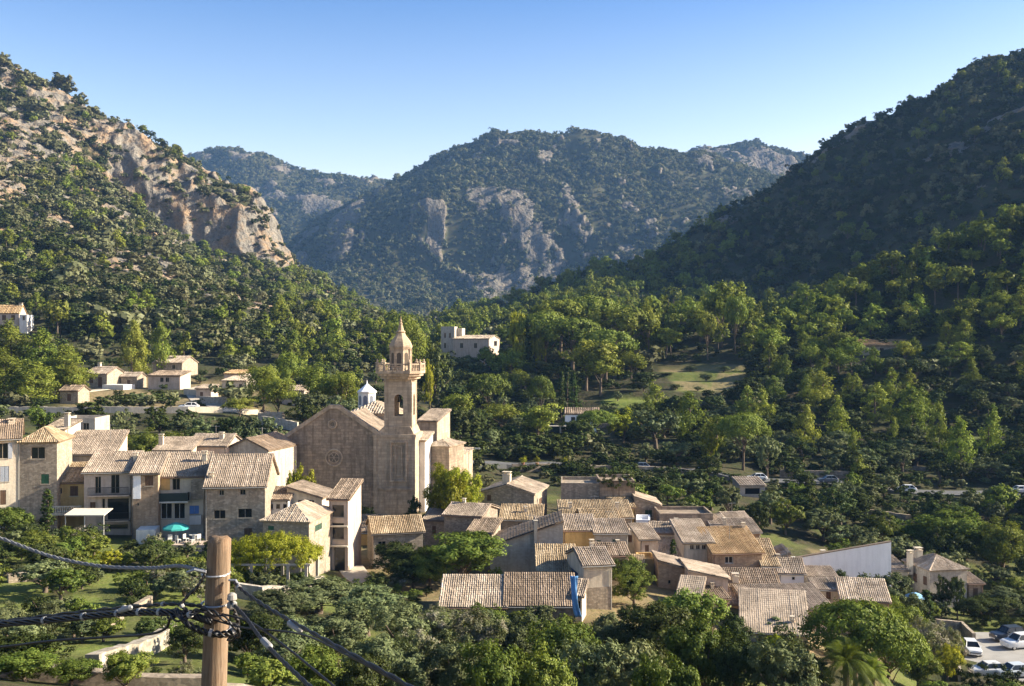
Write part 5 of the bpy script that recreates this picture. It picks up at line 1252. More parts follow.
# street lamp by the apse
p = at(469, 500, 150); mb = MB(); g = ground_z(p.x, p.y)
sl = empty("street_lamp", (p.x, p.y, g)); tag(sl, "pale lamp post with a flat arm right of the church apse", "street lamp")
zl = at(469, 449, 150).z - g
M_LAMP = plain((.5, .5, .48), .5, .4, .3, name="lamp_post_paint")
MB().tube([(0, 0, 0), (0, 0, zl)], [.09, .06], 8).build('post', M_LAMP, sl)
MB().tube([(-.4, 0, zl - .05), (1.3, 0, zl + .1)], .05, 6).build('arm', M_LAMP, sl)
MB().box((.9, -.18, zl - .02), (1.7, .18, zl + .16)).build('lamp_head', M_LAMP, sl)
# ------------------------------------------------------------------ roads, walls, paving
def asphalt(name, a, b):
    m, nt, out = new_mat(name); tc = nd(nt, "ShaderNodeTexCoord").outputs["Object"]
    n = noise(nt, .35, 7, .65, tc); n2 = noise(nt, 9, 4, .7, tc)
    c = mixc(nt, ramp(nt, n, [(.35, 0), (.7, 1)]), a, b); c = mixc(nt, ramp(nt, n2, [(.4, 0), (.7, .3)]), c, tuple(x * 1.4 for x in b))
    principled(nt, out, c, .9, bump(nt, n2, .02, .5), .2); return m
M_ROAD = asphalt("worn_asphalt", (.075, .078, .082), (.13, .13, .13)); M_DIRT = asphalt("pale_track", (.36, .31, .24), (.47, .42, .34)); M_PAVE = asphalt("car_park_concrete", (.22, .21, .195), (.31, .30, .28))
ROADS = []
def ribbon(name, pts, width, mat, lift=.12, kind="structure", flat=True):
    """pts (px, Y): a strip laid on the ground"""
    W2 = [Vector(((px - CX) / F * Y, Y, 0)) for px, Y in pts]; P2 = []
    for a, b in zip(W2[:-1], W2[1:]):
        n = max(2, int((b - a).length / 1.5)); P2 += [a.lerp(b, i / n) for i in range(n)]
    P2.append(W2[-1]); V = []; Fc = []
    for i, p in enumerate(P2):
        d = (P2[min(i + 1, len(P2) - 1)] - P2[max(i - 1, 0)]).normalized(); s = Vector((d.y, -d.x, 0))
        row = [p + s * width * k for k in (-.5, -.25, 0, .25, .5)]
        zs = [ground_z(q.x, q.y) for q in row]; zm = max(zs) if flat else None
        for q, z in zip(row, zs): V.append((q.x, q.y, (zm if flat else z) + lift))
        V.append((row[0].x, row[0].y, zs[0] - 1.0)); V.append((row[4].x, row[4].y, zs[4] - 1.0))
        ROADS.append((p.x, p.y, width * .5 + 1.0))
    for i in range(len(P2) - 1):
        b = i * 7
        for k in range(4): Fc.append((b + k, b + k + 1, b + k + 8, b + k + 7))
        Fc.append((b + 5, b + 0, b + 7, b + 12)); Fc.append((b + 4, b + 6, b + 13, b + 11))
    o = link(name, mesh_from(name, V, Fc, [mat])); return tag(o, kind=kind)
def garden_wall(name, label, pts, hgt, th=.45, mat='stone', group=None, top=None, Yfix=None):
    """pts (px, Y): a wall standing on the ground"""
    W2 = [Vector(((px - CX) / F * Y, Y, 0)) for px, Y in pts]; P2 = []; rg = random.Random(len(label))
    for a, b in zip(W2[:-1], W2[1:]):
        n = max(2, int((b - a).length / .8)); P2 += [a.lerp(b, i / n) for i in range(n)]
    P2.append(W2[-1]); V = []; Fc = []
    zs = np.array([ground_z(p.x, p.y) for p in P2]); kk = np.ones(7) / 7; zs = np.convolve(np.pad(zs, 3, mode='edge'), kk, 'valid')
    for i, p in enumerate(P2):
        d = (P2[min(i + 1, len(P2) - 1)] - P2[max(i - 1, 0)]).normalized(); s = Vector((d.y, -d.x, 0)) * th / 2; z = zs[i]; zt_ = z + hgt + rg.gauss(0, .035)
        V += [tuple(p - s + Vector((0, 0, z - 1.5))), tuple(p - s + Vector((0, 0, zt_))), tuple(p + s + Vector((0, 0, zt_))), tuple(p + s + Vector((0, 0, z - 1.5)))]
    for i in range(len(P2) - 1):
        b = i * 4
        for k in range(4): Fc.append((b + k, b + (k + 1) % 4, b + 4 + (k + 1) % 4, b + 4 + k))
    n = (len(P2) - 1) * 4; Fc += [(3, 2, 1, 0), (n, n + 1, n + 2, n + 3)]
    o = link(name, mesh_from(name, V, Fc, [WALL[mat]])); return tag(o, label, "wall", group)
ribbon("road", [(-60, 202), (60, 203), (130, 204), (190, 206), (235, 212), (262, 222)], 4.5, M_DIRT)
garden_wall("stone_wall", "long sunlit stone wall edging the pale road above the left houses", [(-60, 198.5), (60, 199.5), (130, 200.5), (188, 202), (222, 206)], 1.25, .5, 'cream')
ribbon("track", [(66, 236), (86, 246), (104, 254), (128, 258)], 3.2, M_DIRT); ribbon("track", [(236, 214), (215, 225), (200, 240), (192, 256), (204, 272)], 4.0, M_DIRT)
garden_wall("stone_wall", "pale retaining wall beside the track climbing the left slope", [(184, 250), (205, 250)], 1.6, .5, 'cream'); garden_wall("stone_wall", "second pale retaining wall lower on the left slope", [(200, 232), (228, 230)], 1.8, .5, 'stone_w')
garden_wall("stone_wall", "pale wall between trees left of the church gable", [(262, 196), (298, 193)], 1.9, .5, 'stone_w')
ribbon("road", [(440, 192), (500, 200), (560, 204), (640, 206), (720, 206), (800, 206), (880, 206), (960, 205), (1100, 204), (1250, 200)], 6.0, M_ROAD)
garden_wall("retaining_wall", "grey retaining wall carrying flower pots below the valley road", [(512, 195), (560, 197.5), (600, 199), (650, 200), (700, 200.5)], 1.5, .6, 'stone')
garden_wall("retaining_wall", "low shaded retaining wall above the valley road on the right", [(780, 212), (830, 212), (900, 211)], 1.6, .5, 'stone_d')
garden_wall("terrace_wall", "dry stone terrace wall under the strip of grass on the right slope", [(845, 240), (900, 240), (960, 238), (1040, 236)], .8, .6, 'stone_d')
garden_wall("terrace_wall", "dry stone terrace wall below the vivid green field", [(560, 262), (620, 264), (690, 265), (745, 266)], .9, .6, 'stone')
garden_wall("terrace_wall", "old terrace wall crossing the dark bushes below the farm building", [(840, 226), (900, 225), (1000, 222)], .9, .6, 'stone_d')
garden_wall("terrace_wall", "short terrace wall among bushes below the parked white car", [(855, 186), (905, 185), (950, 186)], 1.1, .5, 'stone')
garden_wall("stone_wall", "brownish parapet wall of the church terrace behind the loggia house", [(286, 131), (343, 131)], 1.6, .4, 'church')
garden_wall("stone_wall", "rough dark stone wall along the bottom left edge of the photo", [(-40, 43), (30, 43.5), (90, 44), (150, 44.5), (205, 45)], .75, .6, 'stone_d')
garden_wall("stone_wall", "grey stone wall at the bottom edge right of the wooden pole", [(225, 46), (262, 46.5), (300, 47)], 1.1, .6, 'stone')
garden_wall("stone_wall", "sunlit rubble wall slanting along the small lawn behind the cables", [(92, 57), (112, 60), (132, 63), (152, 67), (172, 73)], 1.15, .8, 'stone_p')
garden_wall("stone_wall", "rubble wall of the terrace under the yellow vine pergola", [(236, 92), (262, 92), (290, 95), (322, 103)], 1.5, .5, 'stone_w')
garden_wall("stone_wall", "broken garden wall in the flower beds below the left houses", [(8, 92), (45, 94), (66, 96)], .8, .5, 'stone')
garden_wall("stone_wall", "short rubble wall in the middle of the left garden", [(96, 77), (122, 79)], .6, .5, 'stone'); garden_wall("stone_wall", "small rubble wall by the bushes right of the small lawn", [(136, 83), (150, 86)], .7, .5, 'stone')
garden_wall("stone_wall", "grey yard wall below the hipped garden house on the right", [(936, 127), (962, 127), (974, 122)], 1.9, .4, 'stone'); garden_wall("stone_wall", "pale low wall between bushes and the car park", [(952, 121), (958, 113), (960, 108)], 1.0, .35, 'stone_w')
garden_wall("stone_wall", "pinkish wall at the bottom edge beneath the palm bushes", [(905, 96), (948, 97)], 1.6, .4, 'pink')
ribbon("path", [(350, 118), (358, 113), (372, 109)], 3.0, M_DIRT)
# car park
a, b = Vector(((952 - CX) / F * 112, 112, 0)), Vector((0, 0, 0)); zpk = H - 37.0
poly = [((958 - CX) / F * 109, 109), ((1090 - CX) / F * 109, 109), ((1090 - CX) / F * 128, 128), ((972 - CX) / F * 128, 128)]
mb = MB(); V = [(x, y, zpk) for x, y in poly] + [(x, y, zpk - 2.5) for x, y in poly]; mb.add(V, [(0, 1, 2, 3)] + [(i + 4, (i + 1) % 4 + 4, (i + 1) % 4, i) for i in range(4)])
tag(mb.build("car_park", M_PAVE), kind="structure")
for i in range(12):
    for j in range(5): ROADS.append((52 + i * 1.6, 109 + j * 4.5, 3.2))
# terrace with parasol below the balcony house
def slab_at(name, px0, px1, row, Y, d, th, mat, label=None, cat=None):
    p, q = at(px0, row, Y), at(px1, row, Y)
    o = MB().box((p.x, Y, p.z - th), (q.x, Y + d, p.z)).build(name, mat)
    return tag(o, label, cat) if label else tag(o, kind="structure")
slab_at("terrace", 150, 207, 545, 112.5, 5.5, 3.2, WALL['pink'], "pinkish terrace block carrying chairs and the teal parasol", "terrace")
def parasol(loc, r, h, colr, label, name="parasol"):
    root = empty(name, loc); tag(root, label, "parasol")
    MB().tube([(0, 0, 0), (0, 0, h)], .03, 6).build('pole', M_FRAMEW, root)
    mb = MB(); n = 8; V = [(0, 0, h)]; 
    for k in range(n):
        t = 2 * math.pi * k / n; V.append((r * .55 * math.cos(t), r * .55 * math.sin(t), h - .26))
    for k in range(n):
        t = 2 * math.pi * k / n; V.append((r * math.cos(t), r * math.sin(t), h - .62))
    for k in range(n):
        t = 2 * math.pi * k / n; V.append((r * math.cos(t), r * math.sin(t), h - .80))
    Fc = [(0, 1 + k, 1 + (k + 1) % n) for k in range(n)] + [(1 + k, 9 + k, 9 + (k + 1) % n, 1 + (k + 1) % n) for k in range(n)] + [(9 + k, 17 + k, 17 + (k + 1) % n, 9 + (k + 1) % n) for k in range(n)]
    mb.add(V, Fc); mb.build('canopy', plain(colr, .8, name="parasol_cloth"), root)
    m2 = MB()
    for k in range(n):
        t = 2 * math.pi * k / n; m2.tube([(0, 0, h - .03), (r * .55 * math.cos(t), r * .55 * math.sin(t), h - .29), (r * math.cos(t), r * math.sin(t), h - .65)], .012, 4)
    m2.build('rib', M_FRAMEW, root)
    return root
zt_ = at(176, 545, 112.5).z
parasol((at(176, 545, 115).x, 115, zt_), 1.55, at(176, 522, 115).z - zt_, (.05, .36, .33), "open teal parasol on the terrace below the black balcony")
pz = at(915, 600, 128); parasol((pz.x, 128, ground_z(pz.x, 128)), 1.3, at(915, 592, 128).z - ground_z(pz.x, 128), (.22, .45, .72), "light blue parasol in the garden left of the dark cypress")
def chair(loc, rz, label, group):
    root = empty("terrace_chair", loc, rz); tag(root, label, "chair", group); m = M_FRAMEW
    MB().box((-.24, -.24, .42), (.24, .24, .47)).build('seat', m, root); MB().box((-.24, .21, .47), (.24, .25, .95)).build('backrest', m, root)
    for x in (-.21, .21):
        for y in (-.21, .21): MB().box((x - .02, y - .02, 0), (x + .02, y + .02, .42)).build('leg', m, root)
    return root
cg = "white chairs on the terrace"; c0 = chair((at(170, 545, 113.6).x, 113.6, zt_), .3, "white terrace chair in front of the teal parasol", cg)
for px, y, rz in ((178, 113.4, 2.6), (186, 114.0, 1.2), (192, 113.4, -.6), (198, 114.2, 3.9)):
    c = copy_tree(c0); c.location = (at(px, 545, y).x, y, zt_); c.rotation_euler.z = rz; c["label"] = "white terrace chair in the row right of the teal parasol"
tb_ = empty("terrace_table", (at(189, 545, 113.2).x, 114.8, zt_)); tag(tb_, "round white table among the terrace chairs", "table")
MB().lathe([(.5, .70), (.52, .73), (.5, .75)], 16).build('table_top', M_FRAMEW, tb_); MB().lathe([(.22, 0), (.05, .06), (.04, .69)], 8).build('pedestal', M_FRAMEW, tb_)
# white awning beside the ochre terrace house
p, q = at(64, 515, 113.5), at(104, 515, 113.5); aw = empty("awning", (p.x, 113.5, p.z)); tag(aw, "pale canvas awning on thin posts below the balustraded terrace", "awning")
wq = q.x - p.x
mb = MB(); mb.add([(0, 0, 0), (wq, 0, 0), (wq, 2.6, .35), (0, 2.6, .35), (0, 0, -.12), (wq, 0, -.12), (wq, 2.6, .28), (0, 2.6, .28)], [(0, 1, 2, 3), (7, 6, 5, 4), (0, 4, 5, 1), (1, 5, 6, 2), (2, 6, 7, 3), (3, 7, 4, 0)]); mb.build('canopy', plain((.66, .60, .50), .85, name="awning_cloth"), aw)
for x in (.1, wq / 2, wq - .1): MB().box((x - .04, .1, -2.8), (x + .04, .18, -.1)).build('post', M_FRAMEW, aw)
# blue tarpaulin hung against the white house
p = at(573, 576, 96.3); zb_ = at(572, 617, 96.3).z - p.z
V = []; Fc = []; nx, nz = 8, 18
for i in range(nz + 1):
    for j in range(nx + 1):
        t = i / nz; x = -.32 + .72 * (1 - .25 * t) * j / nx + .62 * t * t + .1 * math.sin(5 * t + j)
        V.append((x, .09 * math.sin(j * 1.9 + 3 * t) + .05 * math.sin(9 * t) - .5 * t * (1 - t), t * zb_))
for i in range(nz):
    for j in range(nx): a = i * (nx + 1) + j; Fc.append((a, a + 1, a + nx + 2, a + nx + 1))
me = mesh_from("tarpaulin", V, Fc, [plain((.16, .38, .72), .6, .3, name="blue_tarpaulin")], smooth=True); o = link("tarpaulin", me); o.location = p; tag(o, "bright blue tarpaulin hanging down beside the two storey white house", "tarpaulin")
so_ = o.modifiers.new("thick", 'SOLIDIFY'); so_.thickness = .02
# flower pots on the retaining wall
def pot(loc, label, colr):
    root = empty("flower_pot", loc); tag(root, label, "flower pot", "flower pots on the retaining wall")
    MB().lathe([(.22, 0), (.34, .5), (.38, .5), (.38, .58)], 12).build('pot', plain((.30, .15, .09), .85, name="terracotta"), root)
    rng = np.random.default_rng(int(loc[0] * 7) % 1000); C = rng.normal(0, .3, (24, 3)) + np.array([0, 0, 1.15]); V, Fc = foliage(C, np.full(24, .32), 700, .07, rng)
    link('flowers', mesh_from('flowers', V, Fc, [LEAF['lime']]), root)
for px, lb in ((523, "leftmost yellow green pot plant on the retaining wall"), (537, "yellow flowering pot plant second along the retaining wall"), (565, "yellow pot plant standing apart, rightmost on the retaining wall")):
    y = 194.9 + (px - 512) * .05; x = (px - CX) / F * y; zz_ = ground_z(x, y) + 1.2
    pot((x, y, zz_), lb, None)
# ------------------------------------------------------------------ cars
def car(loc, rz, colr, label, suv=False, group=None):
    root = empty("parked_car", loc, rz); tag(root, label, "car", group)
    L, Wd = (4.4, 1.80) if suv else (4.1, 1.72); hs = 1.18 if suv else 1.0
    # stations along the length: (x, half width, sill, shoulder)
    st = [(-L / 2, .62, .42, .62), (-L / 2 + .10, .74, .30, .80), (-L / 2 + .5, .84, .24, .88), (-.8, .86, .22, .92), (.5, .86, .22, .93), (L / 2 - .6, .83, .24, .92), (L / 2 - .12, .74, .30, .88), (L / 2, .62, .42, .7)]
    V = []; Fc = []
    for x, hw, lo, sh in st:
        sh *= hs; k = Wd / 1.72; hw *= k
        V += [(x, -hw * .92, lo), (x, -hw, lo + .18), (x, -hw, sh - .12), (x, -hw * .9, sh), (x, hw * .9, sh), (x, hw, sh - .12), (x, hw, lo + .18), (x, hw * .92, lo)]
    n = len(st)
    for i in range(n - 1):
        for j in range(8): Fc.append((i * 8 + j, i * 8 + (j + 1) % 8, (i + 1) * 8 + (j + 1) % 8, (i + 1) * 8 + j))
    Fc += [tuple(range(7, -1, -1)), tuple(range((n - 1) * 8, n * 8))]
    paint = plain(colr, .28, .5, name="car_paint")
    me = mesh_from('body', V, Fc, [paint], smooth=True); ob = link('body', me, root); bv = ob.modifiers.new("soft", 'BEVEL'); bv.width = .05; bv.segments = 2
    zs, zr = .90 * hs, (1.72 if suv else 1.44)
    rear = L / 2 - (.15 if suv else .35)
    def cab(ins, zlo, zhi, mat, nm, grow=0):
        a = [(-.95, zlo), (-.25, zhi), (rear - .55, zhi), (rear, zlo)]
        V = []
        for x, z in a:
            hw = (.78 if z == zlo else .60) * Wd / 1.72 + grow; V += [(x - (grow if x < 0 else -grow), -hw, z), (x - (grow if x < 0 else -grow), hw, z)]
        mb = MB(); mb.add(V, [(0, 1, 3, 2), (2, 3, 5, 4), (4, 5, 7, 6), (0, 2, 4, 6), (7, 5, 3, 1), (6, 7, 1, 0)]); return mb.build(nm, mat, root)
    cab(0, zs - .06, zr - .05, M_GLASS, 'windows')
    mb = MB(); mb.box((-.30, -.60 * Wd / 1.72, zr - .06), (rear - .5, .60 * Wd / 1.72, zr))
    for x0_, z0_, x1_, z1_ in ((-.95, zs, -.27, zr - .03), (.55, zs, .55, zr - .03), (rear - .02, zs, rear - .55, zr - .03)):
        for s in (-1, 1): mb.tube([(x0_, s * .785 * Wd / 1.72, z0_), (x1_, s * .60 * Wd / 1.72, z1_)], .045, 5)
    mb.build('roof', paint, root)
    tyre = plain((.015, .015, .016), .8, name="tyre_rubber"); rim = plain((.45, .46, .48), .35, .5, .7, name="wheel_rim")
    for x in (-L / 2 + .82, L / 2 - .80):
        for s in (-1, 1):
            m_ = MB(); y = s * (Wd / 2 - .12)
            m_.tube([(x, y - .1, .31), (x, y + .1, .31)], .31, 18); w_ = m_.build('wheel', tyre, root)
            MB().tube([(x, y + s * .09, .31), (x, y + s * .115, .31)], .19, 14).build('rim', rim, w_)
    hl = plain((.75, .78, .8), .15, .6, name="headlight_glass"); tl = plain((.35, .02, .02), .3, name="tail_light")
    for s in (-1, 1):
        MB().box((-L / 2 + .03, s * .58 - .14, .62 * hs), (-L / 2 + .25, s * .58 + .14, .76 * hs)).build('headlight', hl, root)
        MB().box((L / 2 - .2, s * .62 - .10, .70 * hs), (L / 2 - .02, s * .62 + .10, .86 * hs)).build('tail_light', tl, root)
    MB().box((-L / 2 - .02, -.45, .36), (-L / 2 + .05, .45, .50)).build('number_plate', plain((.7, .7, .68), .5, name="plate"), root)
    for s in (-1, 1): MB().box((-.78, s * .86 - .08, .92 * hs), (-.62, s * .86 + .08, 1.05 * hs)).build('mirror', paint, root)
    return root
R_ = math.radians
def park(px, Y, rz, colr, label, z=None, suv=False, group=None):
    x = (px - CX) / F * Y; return car((x, Y, (z if z is not None else ground_z(x, Y) + .12)), R_(rz), colr, label, suv, group)
park(971.5, 119.5, 78, (.72, .73, .74), "white car facing the camera at the left side of the car park", zpk)
park(1019, 121.5, 14, (.66, .68, .70), "white off road car at the right edge of the car park", zpk, True)
park(1008, 124.6, 12, (.035, .045, .065), "dark car standing behind the white off road car", zpk, True)
park(988, 111.5, 4, (.62, .63, .63), "white car roof at the bottom of the car park behind the hedge", zpk)
park(1013, 111.0, 8, (.50, .56, .62), "pale blue grey car at the bottom right of the car park", zpk)
def road_z(px): 
    x = (px - CX) / F * 205.5; return max(ground_z(x, 203), ground_z(x, 208)) + .14
for px, c, lb in ((640, (.10, .13, .18), "dark car parked on the valley road behind the retaining wall"), (706, (.16, .24, .40), "bluish car parked on the valley road above the long box house"), (757, (.66, .68, .70), "white car parked on the valley road by the small garage"),
                  (828, (.12, .14, .17), "dark grey car parked on the valley road under the shaded wall"), (906, (.72, .74, .76), "white car alone on the valley road below the terraces"), (1019, (.70, .72, .75), "white car parked on the valley road at the right edge of the photo")):
    park(px, 205.2, 2 if px != 906 else -4, c, lb, road_z(px))
park(189, 206, 10, (.74, .74, .74), "white car on the pale road of the left slope", ground_z((189 - CX) / F * 206, 206) + .5)
# ------------------------------------------------------------------ wooden pole and its cables, close to the camera
def pole_mat():
    m, nt, out = new_mat("weathered_pole_wood"); tc = nd(nt, "ShaderNodeTexCoord").outputs["Object"]
    mp = nd(nt, "ShaderNodeMapping"); mp.inputs["Scale"].default_value = (26, 26, 1.1); nt.links.new(tc, mp.inputs[0])
    mp2 = nd(nt, "ShaderNodeMapping"); mp2.inputs["Scale"].default_value = (60, 60, 2.5); nt.links.new(tc, mp2.inputs[0])
    n = noise(nt, 1.0, 7, .7, mp.outputs[0]); n2 = noise(nt, 1.0, 5, .75, mp2.outputs[0]); n3 = noise(nt, 2.2, 5, .6, tc)
    c = mixc(nt, ramp(nt, n, [(.3, 0), (.65, 1)]), (.125, .088, .058), (.26, .195, .135))
    c = mixc(nt, ramp(nt, n2, [(.52, 0), (.66, .85)]), c, (.075, .045, .028)); c = mixc(nt, ramp(nt, n3, [(.45, 0), (.7, .6)]), c, (.20, .115, .06))
    principled(nt, out, c, .85, bump(nt, n2, .012, .9), .2); return m
PY = 11.0
pb, pt = at(213.5, 700, PY), at(219.5, 541, PY)
gz = ground_z(pb.x, PY); ax = (pt - pb).normalized()
pr = empty("utility_pole", (pb.x, PY, gz)); tag(pr, "weathered wooden utility pole in the left foreground carrying black cables", "utility pole")
base = pb + ax * ((gz - .5 - pb.z) / ax.z); V = []; Fc = []; N = 40; rg = random.Random(5); M_ = 34
bumps = [rg.gauss(0, .012) for _ in range(N)]
for i in range(M_ + 1):
    t = i / M_; p = base.lerp(pt, t) - Vector((pb.x, PY, gz)); r = .155 - .030 * t
    for k in range(N):
        a = 2 * math.pi * k / N; rr = r * (1 + bumps[k] + .012 * math.sin(3 * a + 5 * t))
        z = p.z + (0 if i < M_ else (.03 * math.cos(a * 2 + 1) + .02 * math.sin(a * 5)))
        V.append((p.x + rr * math.cos(a), p.y + rr * math.sin(a), z))
for i in range(M_):
    for k in range(N): Fc.append((i * N + k, i * N + (k + 1) % N, (i + 1) * N + (k + 1) % N, (i + 1) * N + k))
top = pt - Vector((pb.x, PY, gz)); b = len(V)
for k in range(N): a = 2 * math.pi * k / N; V.append((top.x + .085 * math.cos(a), top.y + .085 * math.sin(a), top.z + .045 + .008 * math.sin(a * 3)))
V.append((top.x - .01, top.y, top.z + .05))
for k in range(N): Fc.append((M_ * N + k, M_ * N + (k + 1) % N, b + (k + 1) % N, b + k)); Fc.append((b + k, b + (k + 1) % N, b + N))
link('shaft', mesh_from('shaft', V, Fc, [pole_mat()], smooth=True), pr)
M_STEEL = plain((.42, .43, .44), .4, .5, .6, name="galvanised_steel"); M_CABLE = plain((.016, .016, .018), .42, .4, name="black_cable"); M_GREYC = plain((.20, .20, .205), .5, .4, name="grey_cable"); M_CLAMP = plain((.30, .30, .295), .5, name="pale_clamp")
def pl(px, py, Y=PY): return at(px, py, Y) - Vector((pb.x, PY, gz))
for py, r in ((573, .15), (603, .152), (629, .153)):
    c = pl(216, py); mb = MB(); ring_pts = [(c.x + r * math.cos(t), c.y + r * math.sin(t), c.z + .01 * math.sin(t)) for t in np.linspace(0, 2 * math.pi, 25)]; mb.tube(ring_pts, .012, 6, False)
    mb.build('strap', M_STEEL, pr)
mb = MB(); c = pl(232, 601, 10.86); mb.lathe([(.02, c.z - .09), (.055, c.z - .07), (.055, c.z - .02), (.03, c.z), (.055, c.z + .02), (.05, c.z + .07), (.02, c.z + .09)], 12, (c.x, c.y)); mb.build('insulator', plain((.30, .29, .27), .3, .5, name="insulator"), pr)
mb = MB(); c = pl(206, 572, 10.86); mb.tube([c, c + Vector((-.12, -.02, .03)), c + Vector((-.2, -.02, .0))], .016, 6); mb.build('hook', M_STEEL, pr)
mb = MB(); c = pl(234, 582, 10.9); mb.tube([c + Vector((-.06, 0, .02)), c + Vector((.02, 0, .02)), c + Vector((.05, 0, -.03))], .013, 6); mb.build('hook', M_STEEL, pr)
def curve(pts, n=60):
    """smooth path through (px, py, Y) points"""
    P_ = [at(*p) for p in pts]; out = []
    for i in range(len(P_) - 1):
        p0, p1, p2, p3 = P_[max(i - 1, 0)], P_[i], P_[i + 1], P_[min(i + 2, len(P_) - 1)]
        for j in range(n // (len(P_) - 1) + 1):
            t = j / (n // (len(P_) - 1) + 1)
            out.append(0.5 * ((2 * p1) + (p2 - p0) * t + (2 * p0 - 5 * p1 + 4 * p2 - p3) * t * t + (3 * p1 - p0 - 3 * p2 + p3) * t ** 3))
    out.append(P_[-1]); return out
def cable(pts, label, r=.013, strands=1, mat=None, spread=.02, clamps=(), name="cable", group=None, twist=6):
    path = curve(pts); root = empty(name, path[0]); tag(root, label, "cable", group); o_ = path[0]
    for s in range(strands):
        mb = MB(); q = []
        for i, p in enumerate(path):
            t = i / (len(path) - 1) * twist * 2 * math.pi + s * 2 * math.pi / strands; sp = spread if strands > 1 else 0
            q.append(p - o_ + Vector((0, sp * math.cos(t), sp * math.sin(t))))
        mb.tube(q, r, 7); mb.build('strand', mat or M_CABLE, root, True)
    for f in clamps:
        i = min(len(path) - 2, int(f * (len(path) - 1))); p = path[i] - o_; d = (path[i + 1] - path[i]).normalized(); mb = MB()
        mb.tube([p - d * .018, p + d * .018], spread + r * 1.15, 8); mb.build('clamp', M_CLAMP, root)
    return root
cable([(-70, 515, 12.5), (0, 538, 12.2), (50, 556, 11.9), (100, 566, 11.6), (150, 568, 11.2), (180, 566, 11.0), (206, 572, 10.86)], "thin grey twisted cable sagging from the top left to the pole", .011, 3, M_GREYC, .014, (.97,), twist=16)
cable([(-70, 629, 12.6), (0, 624, 12.2), (60, 619, 11.8), (110, 614, 11.4), (150, 612, 11.1), (185, 614, 10.85), (212, 622, 10.80)], "thick bundle of black cables running left from the pole", .014, 5, None, .030, (.14, .30, .42, .54, .63, .72), twist=7)
cable([(-70, 622, 12.7), (0, 621, 12.3), (80, 612, 11.8), (140, 606, 11.3), (172, 604, 11.0), (203, 606, 10.85)], "black cable lying just above the thick bundle left of the pole", .012, 2, None, .013, (.55, .75), twist=9)
cable([(-70, 652, 12.2), (0, 647, 11.9), (50, 641, 11.6), (110, 637, 11.3), (150, 634, 11.0), (166, 628, 10.9), (172, 617, 10.86), (190, 612, 10.84)], "lowest black cable left of the pole, curling up at its end", .015, 1, None, .02, ())
cable([(205, 574, 10.86), (198, 586, 10.84), (186, 598, 10.82), (182, 606, 10.80), (192, 612, 10.80), (206, 610, 10.82)], "short black cable looping down the left side of the pole", .012, 2, None, .012, (.6,))
cable([(234, 582, 10.88), (246, 593, 10.6), (270, 609, 10.1), (300, 626, 9.5), (340, 648, 8.8), (400, 681, 8.0), (470, 722, 7.2)], "upper black cable running down to the right from the pole", .012, 2, None, .012, (.10,), twist=10)
cable([(231, 602, 10.84), (246, 618, 10.4), (264, 642, 9.8), (290, 668, 9.0), (330, 705, 8.2)], "black cable running steeply down to the right from the insulator", .012, 3, None, .014, (.08,), twist=9)
cable([(222, 614, 10.84), (250, 622, 10.5), (282, 644, 9.9), (312, 668, 9.2), (350, 700, 8.6)], "black cable from the middle strap sloping to the bottom right", .012, 1)
cable([(214, 620, 10.84), (245, 628, 10.5), (300, 634, 9.8), (345, 654, 9.0), (420, 694, 8.0)], "slack black cable crossing just under the upper right cable", .010, 1)
cable([(176, 610, 10.86), (188, 624, 10.72), (206, 632, 10.70), (226, 634, 10.72), (238, 626, 10.80), (234, 612, 10.86)], "tangle of black cable looped round the front of the pole", .014, 3, None, .028, (.45, .7), twist=5)
cable([(168, 616, 10.90), (182, 619, 10.74), (200, 610, 10.68), (220, 616, 10.68), (240, 632, 10.76), (228, 640, 10.80)], "second tangle of black cable hanging across the pole", .012, 2, None, .024, (.3,), twist=5)
for (a_, b_), lb in ((((118, 611.5, 11.3), (132, 607, 11.2)), "pale grey splice box on the cable bundle left of the pole"), (((262, 639, 9.8), (271, 648, 9.6)), "pale cable joint on the steep cable right of the pole"), (((288, 622, 9.7), (302, 631, 9.5)), "bluish white cable joint on the upper right cable")):
    p, q = at(*a_), at(*b_); mb = MB(); d = q - p; mb.tube([Vector((0, 0, 0)), d * .12, d * .88, d], [.012, .032, .032, .012], 10)
    o = mb.build("cable_joint", M_CLAMP); o.location = p; tag(o, lb, "cable joint")
# ------------------------------------------------------------------ plants one can point to
def T_(kind, px, yt, Y, w, label, lod='hi', group=None, **k):
    p = at(px, yt, Y); KEEP.append((p.x, p.y, w * Y / F * .32)); return tree_px(kind, px, yt, Y, w, label, group, lod, **k)
# --- foreground, left to right
T_('olive', 6, 606, 74, 54, "silvery olive bush at the left edge behind the black cables")
T_('olive', 46, 607, 70, 50, "silvery olive bush right of the one on the left edge")
T_('oak', 20, 636, 58, 66, "dark rounded bush under the cable bundle at the far left")
T_('oak', 74, 613, 74, 34, "small dark bush left of the small lawn")
T_('broad', 28, 650, 42.2, 66, "yellow green bush before the dark wall at bottom left")
T_('broad', 70, 658, 42.4, 44, "light green bush before the dark wall beside the bottom left one")
T_('broad', 124, 652, 42.8, 52, "round light green bush before the wall between lawn and pole")
T_('oak', 186, 625, 62, 46, "dark bush just left of the pole foot")
T_('blossom', 182, 660, 47, 24, "pale flowering bush on the wall left of the pole")
T_('oak', 250, 612, 66, 56, "dark shrub right behind the wooden pole")
T_('olive', 276, 590, 86, 56, "grey olive tree under the vine pergola terrace")
T_('olive', 318, 578, 92, 78, "big grey olive tree below the white end wall")
T_('olive', 366, 584, 86, 80, "wide grey olive tree below the alley")
T_('olive', 402, 606, 76, 66, "grey olive tree left of the flowering bushes")
T_('olive', 336, 612, 72, 90, "broad grey olive tree in the lower row left of centre")
